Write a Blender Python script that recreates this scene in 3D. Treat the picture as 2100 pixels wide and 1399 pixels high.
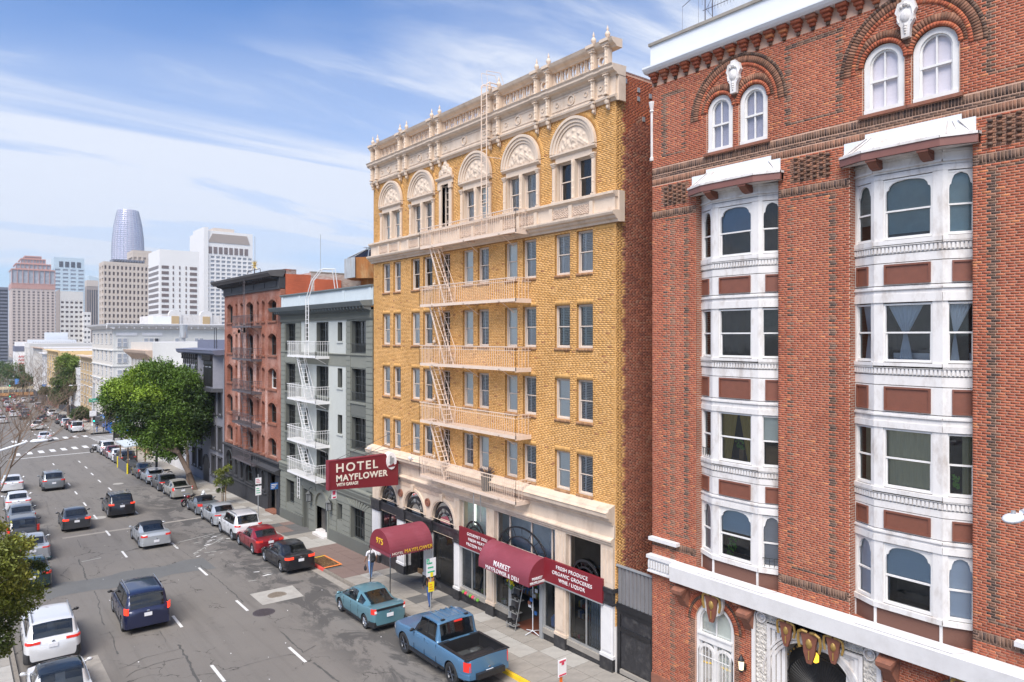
import bpy, bmesh, math, random
import numpy as np
from mathutils import Vector, Matrix
R = math.radians
random.seed(7); rng = np.random.default_rng(11)
scene = bpy.context.scene
for o in list(bpy.data.objects): bpy.data.objects.remove(o)
col = scene.collection
# ---------------------------------------------------------------- camera (x = across the street, y = down the street, z = up)
cam = bpy.data.cameras.new('camera'); camo = bpy.data.objects.new('camera', cam); col.objects.link(camo)
cam.lens = 24.857; cam.sensor_width = 36.0; cam.shift_y = -0.0045; cam.clip_start = .2; cam.clip_end = 9000
camo.location = (0,0,12.36)
fw = Vector((.62138,.78351,0)).normalized(); rt = fw.cross(Vector((0,0,1))); up = Vector((0,0,1))
camo.rotation_euler = Matrix((rt, up,-fw)).transposed().to_euler()
scene.camera = camo
# ---------------------------------------------------------------- world
SUN_EL, SUN_AZ = R(53), R(236)      # azimuth clockwise from +y (down the street): soft sun, moved behind the camera, left of the street, to brighten the facades
w = bpy.data.worlds.new('World'); scene.world = w; w.use_nodes = True
nt = w.node_tree; N = nt.nodes; L = nt.links; N.clear()
def nd(t, **k):
 n = N.new(t)
 for a, b in k.items(): setattr(n, a, b)
 return n
sky = nd('ShaderNodeTexSky', sky_type='NISHITA', sun_disc=False); sky.sun_elevation = SUN_EL; sky.sun_rotation = SUN_AZ
sky.air_density = 1.0; sky.dust_density = .6; sky.ozone_density = 2.2; sky.altitude = 50
tc = nd('ShaderNodeTexCoord'); sep = nd('ShaderNodeSeparateXYZ'); L.new(tc.outputs['Generated'], sep.inputs[0])
mz = nd('ShaderNodeMath', operation='MAXIMUM'); L.new(sep.outputs[2], mz.inputs[0]); mz.inputs[1].default_value = 0
az = nd('ShaderNodeMath', operation='ADD'); L.new(mz.outputs[0], az.inputs[0]); az.inputs[1].default_value = .16
dv = nd('ShaderNodeVectorMath', operation='DIVIDE'); L.new(tc.outputs['Generated'], dv.inputs[0])
cb = nd('ShaderNodeCombineXYZ'); L.new(az.outputs[0], cb.inputs[0]); L.new(az.outputs[0], cb.inputs[1]); cb.inputs[2].default_value = 1; L.new(cb.outputs[0], dv.inputs[1])
CR, CX, CY = 10,9.1,6.1
def cloud(rot, sc, nscale, detail, rough, dist, lo, hi):
 mp = nd('ShaderNodeMapping'); mp.inputs['Rotation'].default_value = (0,0, R(rot)); mp.inputs['Scale'].default_value = sc
 mp.inputs['Location'].default_value = (CX, CY,0)
 L.new(dv.outputs[0], mp.inputs[0]); n = nd('ShaderNodeTexNoise'); n.inputs['Scale'].default_value = nscale
 n.inputs['Detail'].default_value = detail; n.inputs['Roughness'].default_value = rough; n.inputs['Distortion'].default_value = dist
 L.new(mp.outputs[0], n.inputs['Vector'])
 m = nd('ShaderNodeMapRange', interpolation_type='SMOOTHSTEP'); L.new(n.outputs[0], m.inputs[0]); m.inputs[1].default_value = lo; m.inputs[2].default_value = hi
 return m.outputs[0]
c1 = cloud(CR,(.32,1.25,1),1.7,9,.62,.9,.44,.66)
c2 = cloud(CR + 20,(.55,1.0,1),.62,4,.5,.4,.36,.60)
mxx = nd('ShaderNodeMath', operation='MULTIPLY'); L.new(c1, mxx.inputs[0]); L.new(c2, mxx.inputs[1])
ad = nd('ShaderNodeMath', operation='MULTIPLY_ADD'); L.new(c2, ad.inputs[0]); ad.inputs[1].default_value = .34; L.new(mxx.outputs[0], ad.inputs[2])
hz = nd('ShaderNodeMapRange'); L.new(mz.outputs[0], hz.inputs[0]); hz.inputs[1].default_value = 0; hz.inputs[2].default_value = .42; hz.inputs[3].default_value = .62; hz.inputs[4].default_value = .04
a2 = nd('ShaderNodeMath', operation='ADD', use_clamp=True); L.new(ad.outputs[0], a2.inputs[0]); L.new(hz.outputs[0], a2.inputs[1])
cl = nd('ShaderNodeMath', operation='MULTIPLY'); L.new(a2.outputs[0], cl.inputs[0]); cl.inputs[1].default_value = .9
tint = nd('ShaderNodeVectorMath', operation='MULTIPLY'); L.new(sky.outputs[0], tint.inputs[0]); tint.inputs[1].default_value = (.4,.8,1.22)
mix = nd('ShaderNodeMix', data_type='RGBA'); L.new(cl.outputs[0], mix.inputs['Factor']); L.new(tint.outputs[0], mix.inputs['A'])
mix.inputs['B'].default_value = (6.0,6.3,6.9,1)
bg = nd('ShaderNodeBackground'); bg.inputs[1].default_value = .078; out = nd('ShaderNodeOutputWorld')
L.new(mix.outputs['Result'], bg.inputs[0]); L.new(bg.outputs[0], out.inputs[0])
sun = bpy.data.lights.new('sun', 'SUN'); sun.energy = 3.0; sun.angle = R(38); sun.color = (1,.93,.84)
suno = bpy.data.objects.new('sun', sun); col.objects.link(suno)
sd = Vector((math.sin(SUN_AZ)*math.cos(SUN_EL), math.cos(SUN_AZ)*math.cos(SUN_EL), math.sin(SUN_EL)))
suno.rotation_euler = sd.to_track_quat('Z', 'Y').to_euler(); suno.location = (60,-20,60)
vs = scene.view_settings; vs.view_transform = 'Standard'; vs.look = 'None'; vs.exposure = 1.0; vs.gamma = 1; vs.use_curve_mapping = False
# ---------------------------------------------------------------- materials
MATS = {}
def material(name, colr, rough=.7, var=.12, scale=3, bump=0, bscale=40, metal=0, spec=.5, dirt=0, dscale=.7, dcol=(.1,.08,.06), stretch=(1,1,1), coat=0):
 """painted / plain surface with broad tone variation, optional streaky dirt and fine relief"""
 m = bpy.data.materials.new(name); m.use_nodes = True; n = m.node_tree.nodes; l = m.node_tree.links
 b = n['Principled BSDF']; b.inputs['Roughness'].default_value = rough; b.inputs['Metallic'].default_value = metal
 b.inputs['Specular IOR Level'].default_value = spec; b.inputs['Coat Weight'].default_value = coat; b.inputs['Coat Roughness'].default_value = .05
 c = (*colr,1)
 if var or dirt or bump:
  t = n.new('ShaderNodeTexCoord'); mp = n.new('ShaderNodeMapping'); mp.inputs['Scale'].default_value = stretch; l.new(t.outputs['Object'], mp.inputs[0])
  no = n.new('ShaderNodeTexNoise'); no.inputs['Scale'].default_value = scale; no.inputs['Detail'].default_value = 6; no.inputs['Roughness'].default_value = .65; l.new(mp.outputs[0], no.inputs['Vector'])
  mx = n.new('ShaderNodeMix'); mx.data_type = 'RGBA'; l.new(no.outputs[0], mx.inputs['Factor'])
  mx.inputs['A'].default_value = (*[max(0, q * (1 - 2 * var)) for q in colr],1); mx.inputs['B'].default_value = (*[min(1, q * (1 + 2 * var)) for q in colr],1)
  outc = mx.outputs['Result']
  if dirt:
   d = n.new('ShaderNodeTexNoise'); d.inputs['Scale'].default_value = dscale; d.inputs['Detail'].default_value = 9; d.inputs['Roughness'].default_value = .7; l.new(mp.outputs[0], d.inputs['Vector'])
   mr = n.new('ShaderNodeMapRange'); mr.inputs[1].default_value = .5; mr.inputs[2].default_value = .78; mr.inputs[4].default_value = dirt; l.new(d.outputs[0], mr.inputs[0])
   m2 = n.new('ShaderNodeMix'); m2.data_type = 'RGBA'; l.new(mr.outputs[0], m2.inputs['Factor']); l.new(outc, m2.inputs['A']); m2.inputs['B'].default_value = (*dcol,1); outc = m2.outputs['Result']
  l.new(outc, b.inputs['Base Color'])
  if bump:
   bn = n.new('ShaderNodeTexNoise'); bn.inputs['Scale'].default_value = bscale; bn.inputs['Detail'].default_value = 4; l.new(t.outputs['Object'], bn.inputs['Vector'])
   bp = n.new('ShaderNodeBump'); bp.inputs['Strength'].default_value = bump; bp.inputs['Distance'].default_value = .02; l.new(bn.outputs[0], bp.inputs['Height']); l.new(bp.outputs[0], b.inputs['Normal'])
 else: b.inputs['Base Color'].default_value = c
 MATS[name] = m; return m
def attr_mat(name, rough=.8, var=.25, scale=14, spec=.3, bump=0, transl=0):
 """colour comes from the mesh (each brick or leaf its own tone), mottled by noise"""
 m = bpy.data.materials.new(name); m.use_nodes = True; n = m.node_tree.nodes; l = m.node_tree.links
 b = n['Principled BSDF']; b.inputs['Roughness'].default_value = rough; b.inputs['Specular IOR Level'].default_value = spec
 a = n.new('ShaderNodeVertexColor'); a.layer_name = 'Col'; outc = a.outputs[0]
 if var:
  t = n.new('ShaderNodeTexCoord'); no = n.new('ShaderNodeTexNoise'); no.inputs['Scale'].default_value = scale; no.inputs['Detail'].default_value = 5; l.new(t.outputs['Object'], no.inputs['Vector'])
  mr = n.new('ShaderNodeMapRange'); mr.inputs[1].default_value = .3; mr.inputs[2].default_value = .7; mr.inputs[3].default_value = 1 - var; mr.inputs[4].default_value = 1 + var; l.new(no.outputs[0], mr.inputs[0])
  no2 = n.new('ShaderNodeTexNoise'); no2.inputs['Scale'].default_value = .45; no2.inputs['Detail'].default_value = 5; l.new(t.outputs['Object'], no2.inputs['Vector'])
  mr2 = n.new('ShaderNodeMapRange'); mr2.inputs[1].default_value = .35; mr2.inputs[2].default_value = .65; mr2.inputs[3].default_value = .9; mr2.inputs[4].default_value = 1.08; l.new(no2.outputs[0], mr2.inputs[0])
  ml = n.new('ShaderNodeMath'); ml.operation = 'MULTIPLY'; l.new(mr.outputs[0], ml.inputs[0]); l.new(mr2.outputs[0], ml.inputs[1])
  vm = n.new('ShaderNodeVectorMath'); vm.operation = 'SCALE'; l.new(outc, vm.inputs[0]); l.new(ml.outputs[0], vm.inputs['Scale']); outc = vm.outputs[0]
 l.new(outc, b.inputs['Base Color'])
 if transl:
  tr = n.new('ShaderNodeBsdfTranslucent'); l.new(outc, tr.inputs[0]); ms = n.new('ShaderNodeMixShader'); ms.inputs[0].default_value = transl
  l.new(b.outputs[0], ms.inputs[1]); l.new(tr.outputs[0], ms.inputs[2]); l.new(ms.outputs[0], n['Material Output'].inputs[0])
 MATS[name] = m; return m
def brick_mat(name, c1, c2, mortar, bw=.22, bh=.075, ms=.012, patch=None, pamt=0, bump=.5):
 """brick texture running on x+y / z, for walls too far off or turned away to tell the bricks apart"""
 m = bpy.data.materials.new(name); m.use_nodes = True; n = m.node_tree.nodes; l = m.node_tree.links
 b = n['Principled BSDF']; b.inputs['Roughness'].default_value = .85
 t = n.new('ShaderNodeTexCoord'); s = n.new('ShaderNodeSeparateXYZ'); l.new(t.outputs['Object'], s.inputs[0]); ad = n.new('ShaderNodeMath'); l.new(s.outputs[0], ad.inputs[0]); l.new(s.outputs[1], ad.inputs[1])
 cb = n.new('ShaderNodeCombineXYZ'); l.new(ad.outputs[0], cb.inputs[0]); l.new(s.outputs[2], cb.inputs[1])
 br = n.new('ShaderNodeTexBrick'); l.new(cb.outputs[0], br.inputs[0]); br.inputs['Scale'].default_value = 1; br.inputs['Brick Width'].default_value = bw; br.inputs['Row Height'].default_value = bh; br.inputs['Mortar Size'].default_value = ms; br.inputs['Bias'].default_value = 0
 br.inputs['Color1'].default_value = (*c1,1); br.inputs['Color2'].default_value = (*c2,1); br.inputs['Mortar'].default_value = (*mortar,1); outc = br.outputs[0]
 no = n.new('ShaderNodeTexNoise'); no.inputs['Scale'].default_value = .5; no.inputs['Detail'].default_value = 8; l.new(t.outputs['Object'], no.inputs['Vector'])
 mr = n.new('ShaderNodeMapRange'); mr.inputs[1].default_value = .3; mr.inputs[2].default_value = .7; mr.inputs[3].default_value = .78; mr.inputs[4].default_value = 1.2; l.new(no.outputs[0], mr.inputs[0])
 vm = n.new('ShaderNodeVectorMath'); vm.operation = 'SCALE'; l.new(outc, vm.inputs[0]); l.new(mr.outputs[0], vm.inputs['Scale']); outc = vm.outputs[0]
 if patch:
  n2 = n.new('ShaderNodeTexNoise'); n2.inputs['Scale'].default_value = .35; n2.inputs['Detail'].default_value = 9; n2.inputs['Roughness'].default_value = .7; l.new(t.outputs['Object'], n2.inputs['Vector'])
  m3 = n.new('ShaderNodeMapRange'); m3.inputs[1].default_value = .48; m3.inputs[2].default_value = .6; m3.inputs[4].default_value = pamt; l.new(n2.outputs[0], m3.inputs[0])
  mx = n.new('ShaderNodeMix'); mx.data_type = 'RGBA'; l.new(m3.outputs[0], mx.inputs['Factor']); l.new(outc, mx.inputs['A']); mx.inputs['B'].default_value = (*patch,1); outc = mx.outputs['Result']
 l.new(outc, b.inputs['Base Color'])
 bp = n.new('ShaderNodeBump'); bp.invert = True; bp.inputs['Strength'].default_value = bump; bp.inputs['Distance'].default_value = .01; l.new(br.outputs['Fac'], bp.inputs['Height']); l.new(bp.outputs[0], b.inputs['Normal'])
 MATS[name] = m; return m
def glass_mat(name, tint=(.9,.95,.95), refl=.28, rough=.02, wav=.03, trans=.7, dark=(.02,.025,.03)):
 """window glass: sees into the room partly, mirrors the sky and street by fresnel, slightly wavy"""
 m = bpy.data.materials.new(name); m.use_nodes = True; n = m.node_tree.nodes; l = m.node_tree.links
 n.remove(n['Principled BSDF']); t = n.new('ShaderNodeTexCoord'); no = n.new('ShaderNodeTexNoise'); no.inputs['Scale'].default_value = 2.2; l.new(t.outputs['Object'], no.inputs['Vector'])
 bp = n.new('ShaderNodeBump'); bp.inputs['Strength'].default_value = wav * 4; bp.inputs['Distance'].default_value = .02; l.new(no.outputs[0], bp.inputs['Height'])
 g = n.new('ShaderNodeBsdfGlossy'); g.inputs['Roughness'].default_value = rough; l.new(bp.outputs[0], g.inputs['Normal'])
 tr = n.new('ShaderNodeBsdfTransparent'); tr.inputs[0].default_value = (*tint,1); df = n.new('ShaderNodeBsdfDiffuse'); df.inputs[0].default_value = (*dark,1)
 m1 = n.new('ShaderNodeMixShader'); m1.inputs[0].default_value = trans; l.new(df.outputs[0], m1.inputs[1]); l.new(tr.outputs[0], m1.inputs[2])
 lw = n.new('ShaderNodeFresnel'); lw.inputs[0].default_value = 1.5; l.new(bp.outputs[0], lw.inputs['Normal'])
 ma = n.new('ShaderNodeMath'); ma.operation = 'MULTIPLY_ADD'; ma.use_clamp = True; l.new(lw.outputs[0], ma.inputs[0]); ma.inputs[1].default_value = 1; ma.inputs[2].default_value = refl - .04
 m2 = n.new('ShaderNodeMixShader'); l.new(ma.outputs[0], m2.inputs[0]); l.new(m1.outputs[0], m2.inputs[1]); l.new(g.outputs[0], m2.inputs[2]); l.new(m2.outputs[0], n['Material Output'].inputs[0])
 MATS[name] = m; return m
def emit_mat(name, c, s=1):
 m = bpy.data.materials.new(name); m.use_nodes = True; b = m.node_tree.nodes['Principled BSDF']; b.inputs['Base Color'].default_value = (*c,1)
 b.inputs['Emission Color'].default_value = (*c,1); b.inputs['Emission Strength'].default_value = s; MATS[name] = m; return m
# ---------------------------------------------------------------- mesh helpers
WL = {}   # world location of things (their children's meshes are stored relative to it)
def gz(y): return -.0284*y if y < 420 else -11.93
def wloc(o):
 return WL.get(o.name, Vector((0,0,0))) if o else Vector((0,0,0))
def tag(o, label=None, cat=None, group=None, kind=None):
 if label: o['label'] = label
 if cat: o['category'] = cat
 if group: o['group'] = group
 if kind: o['kind'] = kind
 return o
def thing(name, label, cat, loc=(0,0,0), group=None, rz=0):
 o = bpy.data.objects.new(name, None); col.objects.link(o); o.location = loc; o.rotation_euler = (0,0, rz); o.empty_display_size = .3
 WL[o.name] = Vector(loc); return tag(o, label, cat, group)
def link(name, me, parent=None, off=None):
 o = bpy.data.objects.new(name, me); col.objects.link(o)
 if parent:
  o.parent = parent
  if off is not None: o.location = Vector(off) - wloc(parent)
  WL[o.name] = wloc(parent) if off is None else Vector(off)
 else:
  if off is not None: o.location = off
  WL[o.name] = Vector(off) if off is not None else Vector((0,0,0))
 return o
def matlist(m):
 if not isinstance(m,(list, tuple)): m = [m]
 return [MATS[q] if isinstance(q, str) else q for q in m]
class MB:
 def __init__(s): s.v = []; s.f = []; s.mi = []
 def add(s, vs, fs, m=0):
  n = len(s.v); s.v += [tuple(q) for q in vs]; s.f += [tuple(i + n for i in q) for q in fs]; s.mi += [m]*len(fs); return s
 def quad(s, a, b, c, d, m=0): return s.add([a, b, c, d],[(0,1,2,3)], m)
 def poly(s, pts, m=0): return s.add(pts,[tuple(range(len(pts)))], m)
 def box(s, x0, x1, y0, y1, z0, z1, m=0):
  if x0 > x1: x0, x1 = x1, x0
  if y0 > y1: y0, y1 = y1, y0
  if z0 > z1: z0, z1 = z1, z0
  return s.add([(x0, y0, z0),(x1, y0, z0),(x1, y1, z0),(x0, y1, z0),(x0, y0, z1),(x1, y0, z1),(x1, y1, z1),(x0, y1, z1)],
                     [(0,3,2,1),(4,5,6,7),(0,1,5,4),(1,2,6,5),(2,3,7,6),(3,0,4,7)], m)
 def prism(s, pts, ax, a0, a1, m=0):
  """polygon given in the two remaining axes (in xyz order), swept along axis ax"""
  ar = sum(pts[i][0]*pts[(i + 1) % len(pts)][1] - pts[(i + 1) % len(pts)][0]*pts[i][1] for i in range(len(pts)))
  if ar < 0: pts = pts[::-1]
  def P(p, a):
   q = list(p); q.insert(ax, a); return tuple(q)
  n = len(pts); v = [P(p, a0) for p in pts] + [P(p, a1) for p in pts]
  flip = (ax == 1)
  f = [tuple(range(n))[::(1 if flip else -1)], tuple(range(n,2*n))[::(-1 if flip else 1)]]
  for i in range(n):
   j = (i + 1) % n; q = (i, j, n + j, n + i); f.append(q[::-1] if flip else q)
  return s.add(v, f, m)
 def tube(s, p0, p1, r, n=6, m=0, r1=None, caps=True):
  p0 = Vector(p0); p1 = Vector(p1); d = p1 - p0
  if d.length < 1e-6: return s
  r1 = r if r1 is None else r1; z = d.normalized(); x = z.cross(Vector((0,0,1)) if abs(z.z) < .95 else Vector((1,0,0))).normalized(); y = z.cross(x)
  v = []
  for k in range(n):
   a = 2*math.pi * k / n; e = x * math.cos(a)+y * math.sin(a); v.append(p0+e * r); v.append(p1+e * r1)
  f = [(2*k,2*k + 1,2*((k + 1) % n)+1,2*((k + 1) % n))[::-1] for k in range(n)]
  if caps: f += [tuple(2*k for k in range(n)), tuple(2*k + 1 for k in range(n))[::-1]]
  f = [q[::-1] for q in f]
  return s.add(v, f, m)
 def path(s, pts, r, n=6, m=0, r1=None):
  k = len(pts) - 1
  for i in range(k):
   ra = r if r1 is None else r + (r1 - r)*i / k; rb = r if r1 is None else r + (r1 - r)*(i + 1)/k
   s.tube(pts[i], pts[i + 1], ra, n, m, rb)
  return s
 def lathe(s, cx, cy, z0, prof, n=12, m=0):
  v = []; f = []
  for r, z in prof:
   for k in range(n): a = 2*math.pi * k / n; v.append((cx + r * math.cos(a), cy + r * math.sin(a), z0+z))
  for i in range(len(prof) - 1):
   for k in range(n): j = (k + 1) % n; f.append((i * n + k, i * n + j,(i + 1)*n + j,(i + 1)*n + k))
  f.append(tuple(range(n))[::-1]); f.append(tuple(range((len(prof) - 1)*n, len(prof)*n)))
  return s.add(v, f, m)
 def ball(s, c, r, n=8, m=0, sq=(1,1,1)):
  v = []; f = []; h = n // 2
  for i in range(h + 1):
   th = math.pi * i / h
   for k in range(n): a = 2*math.pi * k / n; v.append((c[0]+r * sq[0]*math.sin(th)*math.cos(a), c[1]+r * sq[1]*math.sin(th)*math.sin(a), c[2]+r * sq[2]*math.cos(th)))
  for i in range(h):
   for k in range(n): j = (k + 1) % n; f.append((i * n + j, i * n + k,(i + 1)*n + k,(i + 1)*n + j))
  return s.add(v, f, m)
 def mould(s, prof, y0, y1, m=0, ends=True):
  """cornice: profile of (x, z) points swept along y"""
  return s.prism(prof,1, y0, y1, m)
 def arc_band(s, x0, x1, cy, cz, r0, r1, a0=0, a1=180, n=20, m=0):
  """half ring in the y-z plane between radii r0 and r1, x from x0 (front) to x1"""
  for i in range(n):
   t0 = R(a0+(a1 - a0)*i / n); t1 = R(a0+(a1 - a0)*(i + 1)/n)
   p = [(cy + r0*math.cos(t0), cz + r0*math.sin(t0)),(cy + r1*math.cos(t0), cz + r1*math.sin(t0)),(cy + r1*math.cos(t1), cz + r1*math.sin(t1)),(cy + r0*math.cos(t1), cz + r0*math.sin(t1))]
   s.prism(p,0, x0, x1, m)
  return s
 def spandrel(s, x, cy, cz, r, y0, y1, z1, n=16, m=0):
  """wall fill between an arch of radius r and the rectangle y0..y1, cz..z1 around it (facing -x)"""
  for sg, ye in ((1, y1),(-1, y0)):
   pts = [(cy + sg * r * math.cos(math.pi / 2*i / n), cz + r * math.sin(math.pi / 2*i / n)) for i in range(n + 1)]
   for i in range(n):
    a, b = pts[i], pts[i + 1]; ea = (ye, a[1]); eb = (ye, b[1])
    q = [(x, *a),(x, *ea),(x, *eb),(x, *b)]
    s.add(q if sg < 0 else q[::-1],[(0,1,2,3)], m)
   zt = pts[-1][1]
  s.quad((x, y0, zt),(x, y0, z1),(x, y1, z1),(x, y1, zt), m) if z1 > zt + 1e-4 else None
  return s
 def mesh(s, name, mats, smooth=False, off=(0,0,0), ang=None):
  me = bpy.data.meshes.new(name); ox, oy, oz = off
  me.from_pydata([(a - ox, b - oy, c - oz) for a, b, c in s.v],[], s.f)
  for m in matlist(mats): me.materials.append(m)
  if len(me.materials) > 1: me.polygons.foreach_set('material_index', s.mi)
  if smooth:
   me.polygons.foreach_set('use_smooth',[True] * len(me.polygons))
   if ang: me.set_sharp_from_angle(angle=R(ang))
  me.update(); return me
 def build(s, name, mats, parent=None, smooth=False, label=None, cat=None, group=None, kind=None, ang=None, base=None):
  off = wloc(parent) if parent else Vector(base or (0,0,0))
  me = s.mesh(name, mats, smooth, off, ang); o = link(name, me, parent)
  if base and not parent: o.location = base; WL[o.name] = Vector(base)
  return tag(o, label, cat, group, kind)
def dup(root, loc=None, rz=None, label=None, group=None):
 def cp(o, par):
  c = o.copy(); col.objects.link(c); c.parent = par
  for ch in o.children: cp(ch, c)
  return c
 c = cp(root, root.parent)
 if loc is not None: c.location = loc
 if rz is not None: c.rotation_euler = (0,0, rz)
 if label: c['label'] = label
 if group: c['group'] = group
 WL[c.name] = Vector(c.location); return c
def bulk(name, verts, faces, mats, parent=None, cols=None, smooth=False, off=None):
 """numpy mesh of equal-sided faces, optional colour per face"""
 me = bpy.data.meshes.new(name); off = wloc(parent) if off is None else off
 verts = np.asarray(verts, dtype=np.float32).reshape(-1,3) - np.array(off, dtype=np.float32); faces = np.asarray(faces, dtype=np.int32); k = faces.shape[1]
 me.vertices.add(len(verts)); me.vertices.foreach_set('co', verts.ravel()); me.loops.add(faces.size); me.loops.foreach_set('vertex_index', faces.ravel())
 me.polygons.add(len(faces)); me.polygons.foreach_set('loop_start', np.arange(0, faces.size, k, dtype=np.int32)); me.update(calc_edges=True)
 if cols is not None:
  ca = me.color_attributes.new('Col', 'FLOAT_COLOR', 'CORNER'); c = np.ones((len(faces), k,4), dtype=np.float32); c[:, :, :3] = np.asarray(cols)[:, None, :]; ca.data.foreach_set('color', c.ravel())
 if smooth: me.polygons.foreach_set('use_smooth', np.ones(len(faces), dtype=bool))
 for m in matlist(mats): me.materials.append(m)
 return me
def brick_boxes(B):
 """B: n x 6 (x_front, x_back, y0, y1, z0, z1) -> verts, faces (front + four sides)"""
 B = np.asarray(B); n = len(B); x0, x1, y0, y1, z0, z1 = B.T
 V = np.stack([np.stack(q,1) for q in [(x0, y0, z0),(x0, y1, z0),(x0, y1, z1),(x0, y0, z1),(x1, y0, z0),(x1, y1, z0),(x1, y1, z1),(x1, y0, z1)]],1)
 Fq = np.array([(0,3,2,1),(0,1,5,4),(1,2,6,5),(2,3,7,6),(3,0,4,7)])
 Fa = (Fq[None]+(np.arange(n)*8)[:, None, None]).reshape(-1,4)
 return V.reshape(-1,3), Fa
def text(name, s, size, mat, parent, org, right, upv, bold=0, align='LEFT', ext=.006, sx=1, shear=0, label=None, fit=None, space=1):
 cu = bpy.data.curves.new('t', 'FONT'); cu.body = s; cu.size = size; cu.extrude = ext; cu.offset = bold; cu.align_x = align; cu.shear = shear; cu.resolution_u = 4; cu.space_character = space
 o = bpy.data.objects.new('t', cu); col.objects.link(o); dg = bpy.context.evaluated_depsgraph_get(); me = bpy.data.meshes.new_from_object(o.evaluated_get(dg))
 bpy.data.objects.remove(o); xs_ = [v.co.x for v in me.vertices]; sx = fit / (max(xs_) - min(xs_)) if fit else sx; r = Vector(right); u = Vector(upv); nn = r.cross(u); org = Vector(org) - wloc(parent)
 for v in me.vertices:
  c = v.co; v.co = org + r * c.x * sx + u * c.y + nn * c.z
 me.name = name; me.materials.clear(); me.materials.append(matlist(mat)[0]); ob = link(name, me, parent)
 return tag(ob, label)
def relief(x, y0, y1, z0, z1, ny, nz, fn, depth):
 """carved panel facing -x; fn(u, v) in 0..1 gives height of the carving, None = no face"""
 v = []; f = []; idx = {}
 for j in range(nz + 1):
  for i in range(ny + 1):
   h = fn(i / ny, j / nz)
   if h is None: continue
   idx[(i, j)] = len(v); v.append((x - depth * h, y0+(y1 - y0)*i / ny, z0+(z1 - z0)*j / nz))
 for j in range(nz):
  for i in range(ny):
   k = [(i, j),(i, j + 1),(i + 1, j + 1),(i + 1, j)]
   if all(q in idx for q in k): f.append(tuple(idx[q] for q in k))
 return v, f
# ================================================================ colours of everything
material('asphalt_dark',(0.084,0.081,0.076),.9,.2,6,.4,60)
material('asphalt_tar',(.1,.097,.092),.8,.2,6)
material('concrete',(0.290,0.264,0.231),.9,.14,2.2,.3,50, dirt=.55, dscale=1.4, dcol=(.12,.11,.095))
material('concrete_light',(0.370,0.350,0.317),.9,.12,2.2,.3,50, dirt=.4, dscale=1.6, dcol=(.18,.165,.145))
material('concrete_dark',(0.112,0.109,0.105),.9,.16,2.2,.3,50, dirt=.4, dscale=1.4, dcol=(.08,.08,.08))
material('concrete_red',(0.191,0.132,0.112),.9,.12,2.2,.3,50, dirt=.5, dscale=1.1, dcol=(.13,.1,.085))
material('kerb_stone',(0.218,0.191,0.158),.9,.2,3,.3,40, dirt=.5, dscale=2, dcol=(.14,.12,.1))
material('kerb_yellow',(.8,.5,.02),.7,.1,3, dirt=.35, dscale=3, dcol=(.3,.25,.15))
material('kerb_red',(.62,.07,.05),.7,.1,3, dirt=.3, dscale=3, dcol=(.3,.2,.18))
material('paint_white_road',(.66,.65,.63),.7,.08,5, dirt=.45, dscale=6, dcol=(.25,.24,.23))
material('paint_worn',(0.336,0.328,0.304),.8,.2,8, dirt=.8, dscale=3, dcol=(.22,.21,.2))
material('paint_orange',(.75,.22,.05),.8,.15,8, dirt=.5, dscale=5, dcol=(.3,.2,.17))
material('ground_far',(.2,.2,.19),.95,.2,.02)
material('soil',(.16,.09,.045),1,.5,30,.8,60)
material('iron',(.09,.075,.08),.6,.2,10,.4,60, metal=.3)
material('iron_brown',(.2,.165,.13),.8,.3,14,.5,60)
material('white_paint',(.68,.66,.65),.6,.06,2, dirt=.28, dscale=1.3, dcol=(.35,.31,.27))
material('white_stained',(.68,.65,.63),.6,.07,3,.15,30, dirt=.8, dscale=2.2, dcol=(.3,.23,.18), stretch=(1,1,.4))
material('white_clean',(.7,.72,.75),.5,.03,2)
material('terracotta',(.64,.515,.405),.65,.09,2,.2,30, dirt=.7, dscale=1.9, dcol=(.36,.25,.17), stretch=(1,1,.5))
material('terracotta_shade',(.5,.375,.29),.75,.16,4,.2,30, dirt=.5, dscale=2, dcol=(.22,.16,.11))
material('escape_paint',(.72,.57,.46),.5,.08,6, dirt=.35, dscale=3, dcol=(.42,.28,.2))
material('brown_panel',(.19,.068,.042),.5,.12,5,.2,40, dirt=.25, dscale=3, dcol=(.1,.04,.03))
material('brown_stone',(.25,.1,.062),.75,.22,5,.4,30, dirt=.65, dscale=4, dcol=(.06,.04,.035))
material('gold',(.38,.24,.07),.45,.3,9, metal=.4)
material('black_paint',(.018,.018,.02),.4,.2,5,.15,40)
material('black_marble',(.028,.028,.032),.35,.4,7, dirt=.25, dscale=4, dcol=(.3,.28,.25))
material('aluminium',(.4,.4,.39),.45,.1,5, metal=.5, dirt=.3, dscale=3, dcol=(.2,.19,.17))
material('steel_grey',(.36,.37,.38),.45,.08,4, metal=.3)
material('maroon',(.2,.018,.03),.75,.1,2,.15,80, dirt=.3, dscale=.9, dcol=(.30,.06,.085))
material('maroon_sign',(.19,.014,.022),.5,.06,2, dirt=.2, dscale=2, dcol=(.13,.015,.02))
material('awning',(0.209,0.036,0.054),.7,.12,1.4,.15,80, dirt=.5, dscale=.9, dcol=(.30,.09,.12))
material('letter_cream',(.8,.73,.62),.5,.03,3)
material('letter_white',(.8,.78,.78),.5,.02,3)
material('letter_yellow',(.8,.5,.03),.5,.03,3)
material('grey_green',(.20,.205,.175),.8,.08,2,.3,50, dirt=.3, dscale=1, dcol=(.13,.13,.11))
material('grey_green_dark',(.125,.13,.115),.8,.08,2,.3,50, dirt=.3, dscale=1, dcol=(.08,.08,.07))
material('grey_cornice',(.16,.185,.19),.7,.08,2, dirt=.3, dscale=1.5, dcol=(.09,.1,.1))
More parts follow.
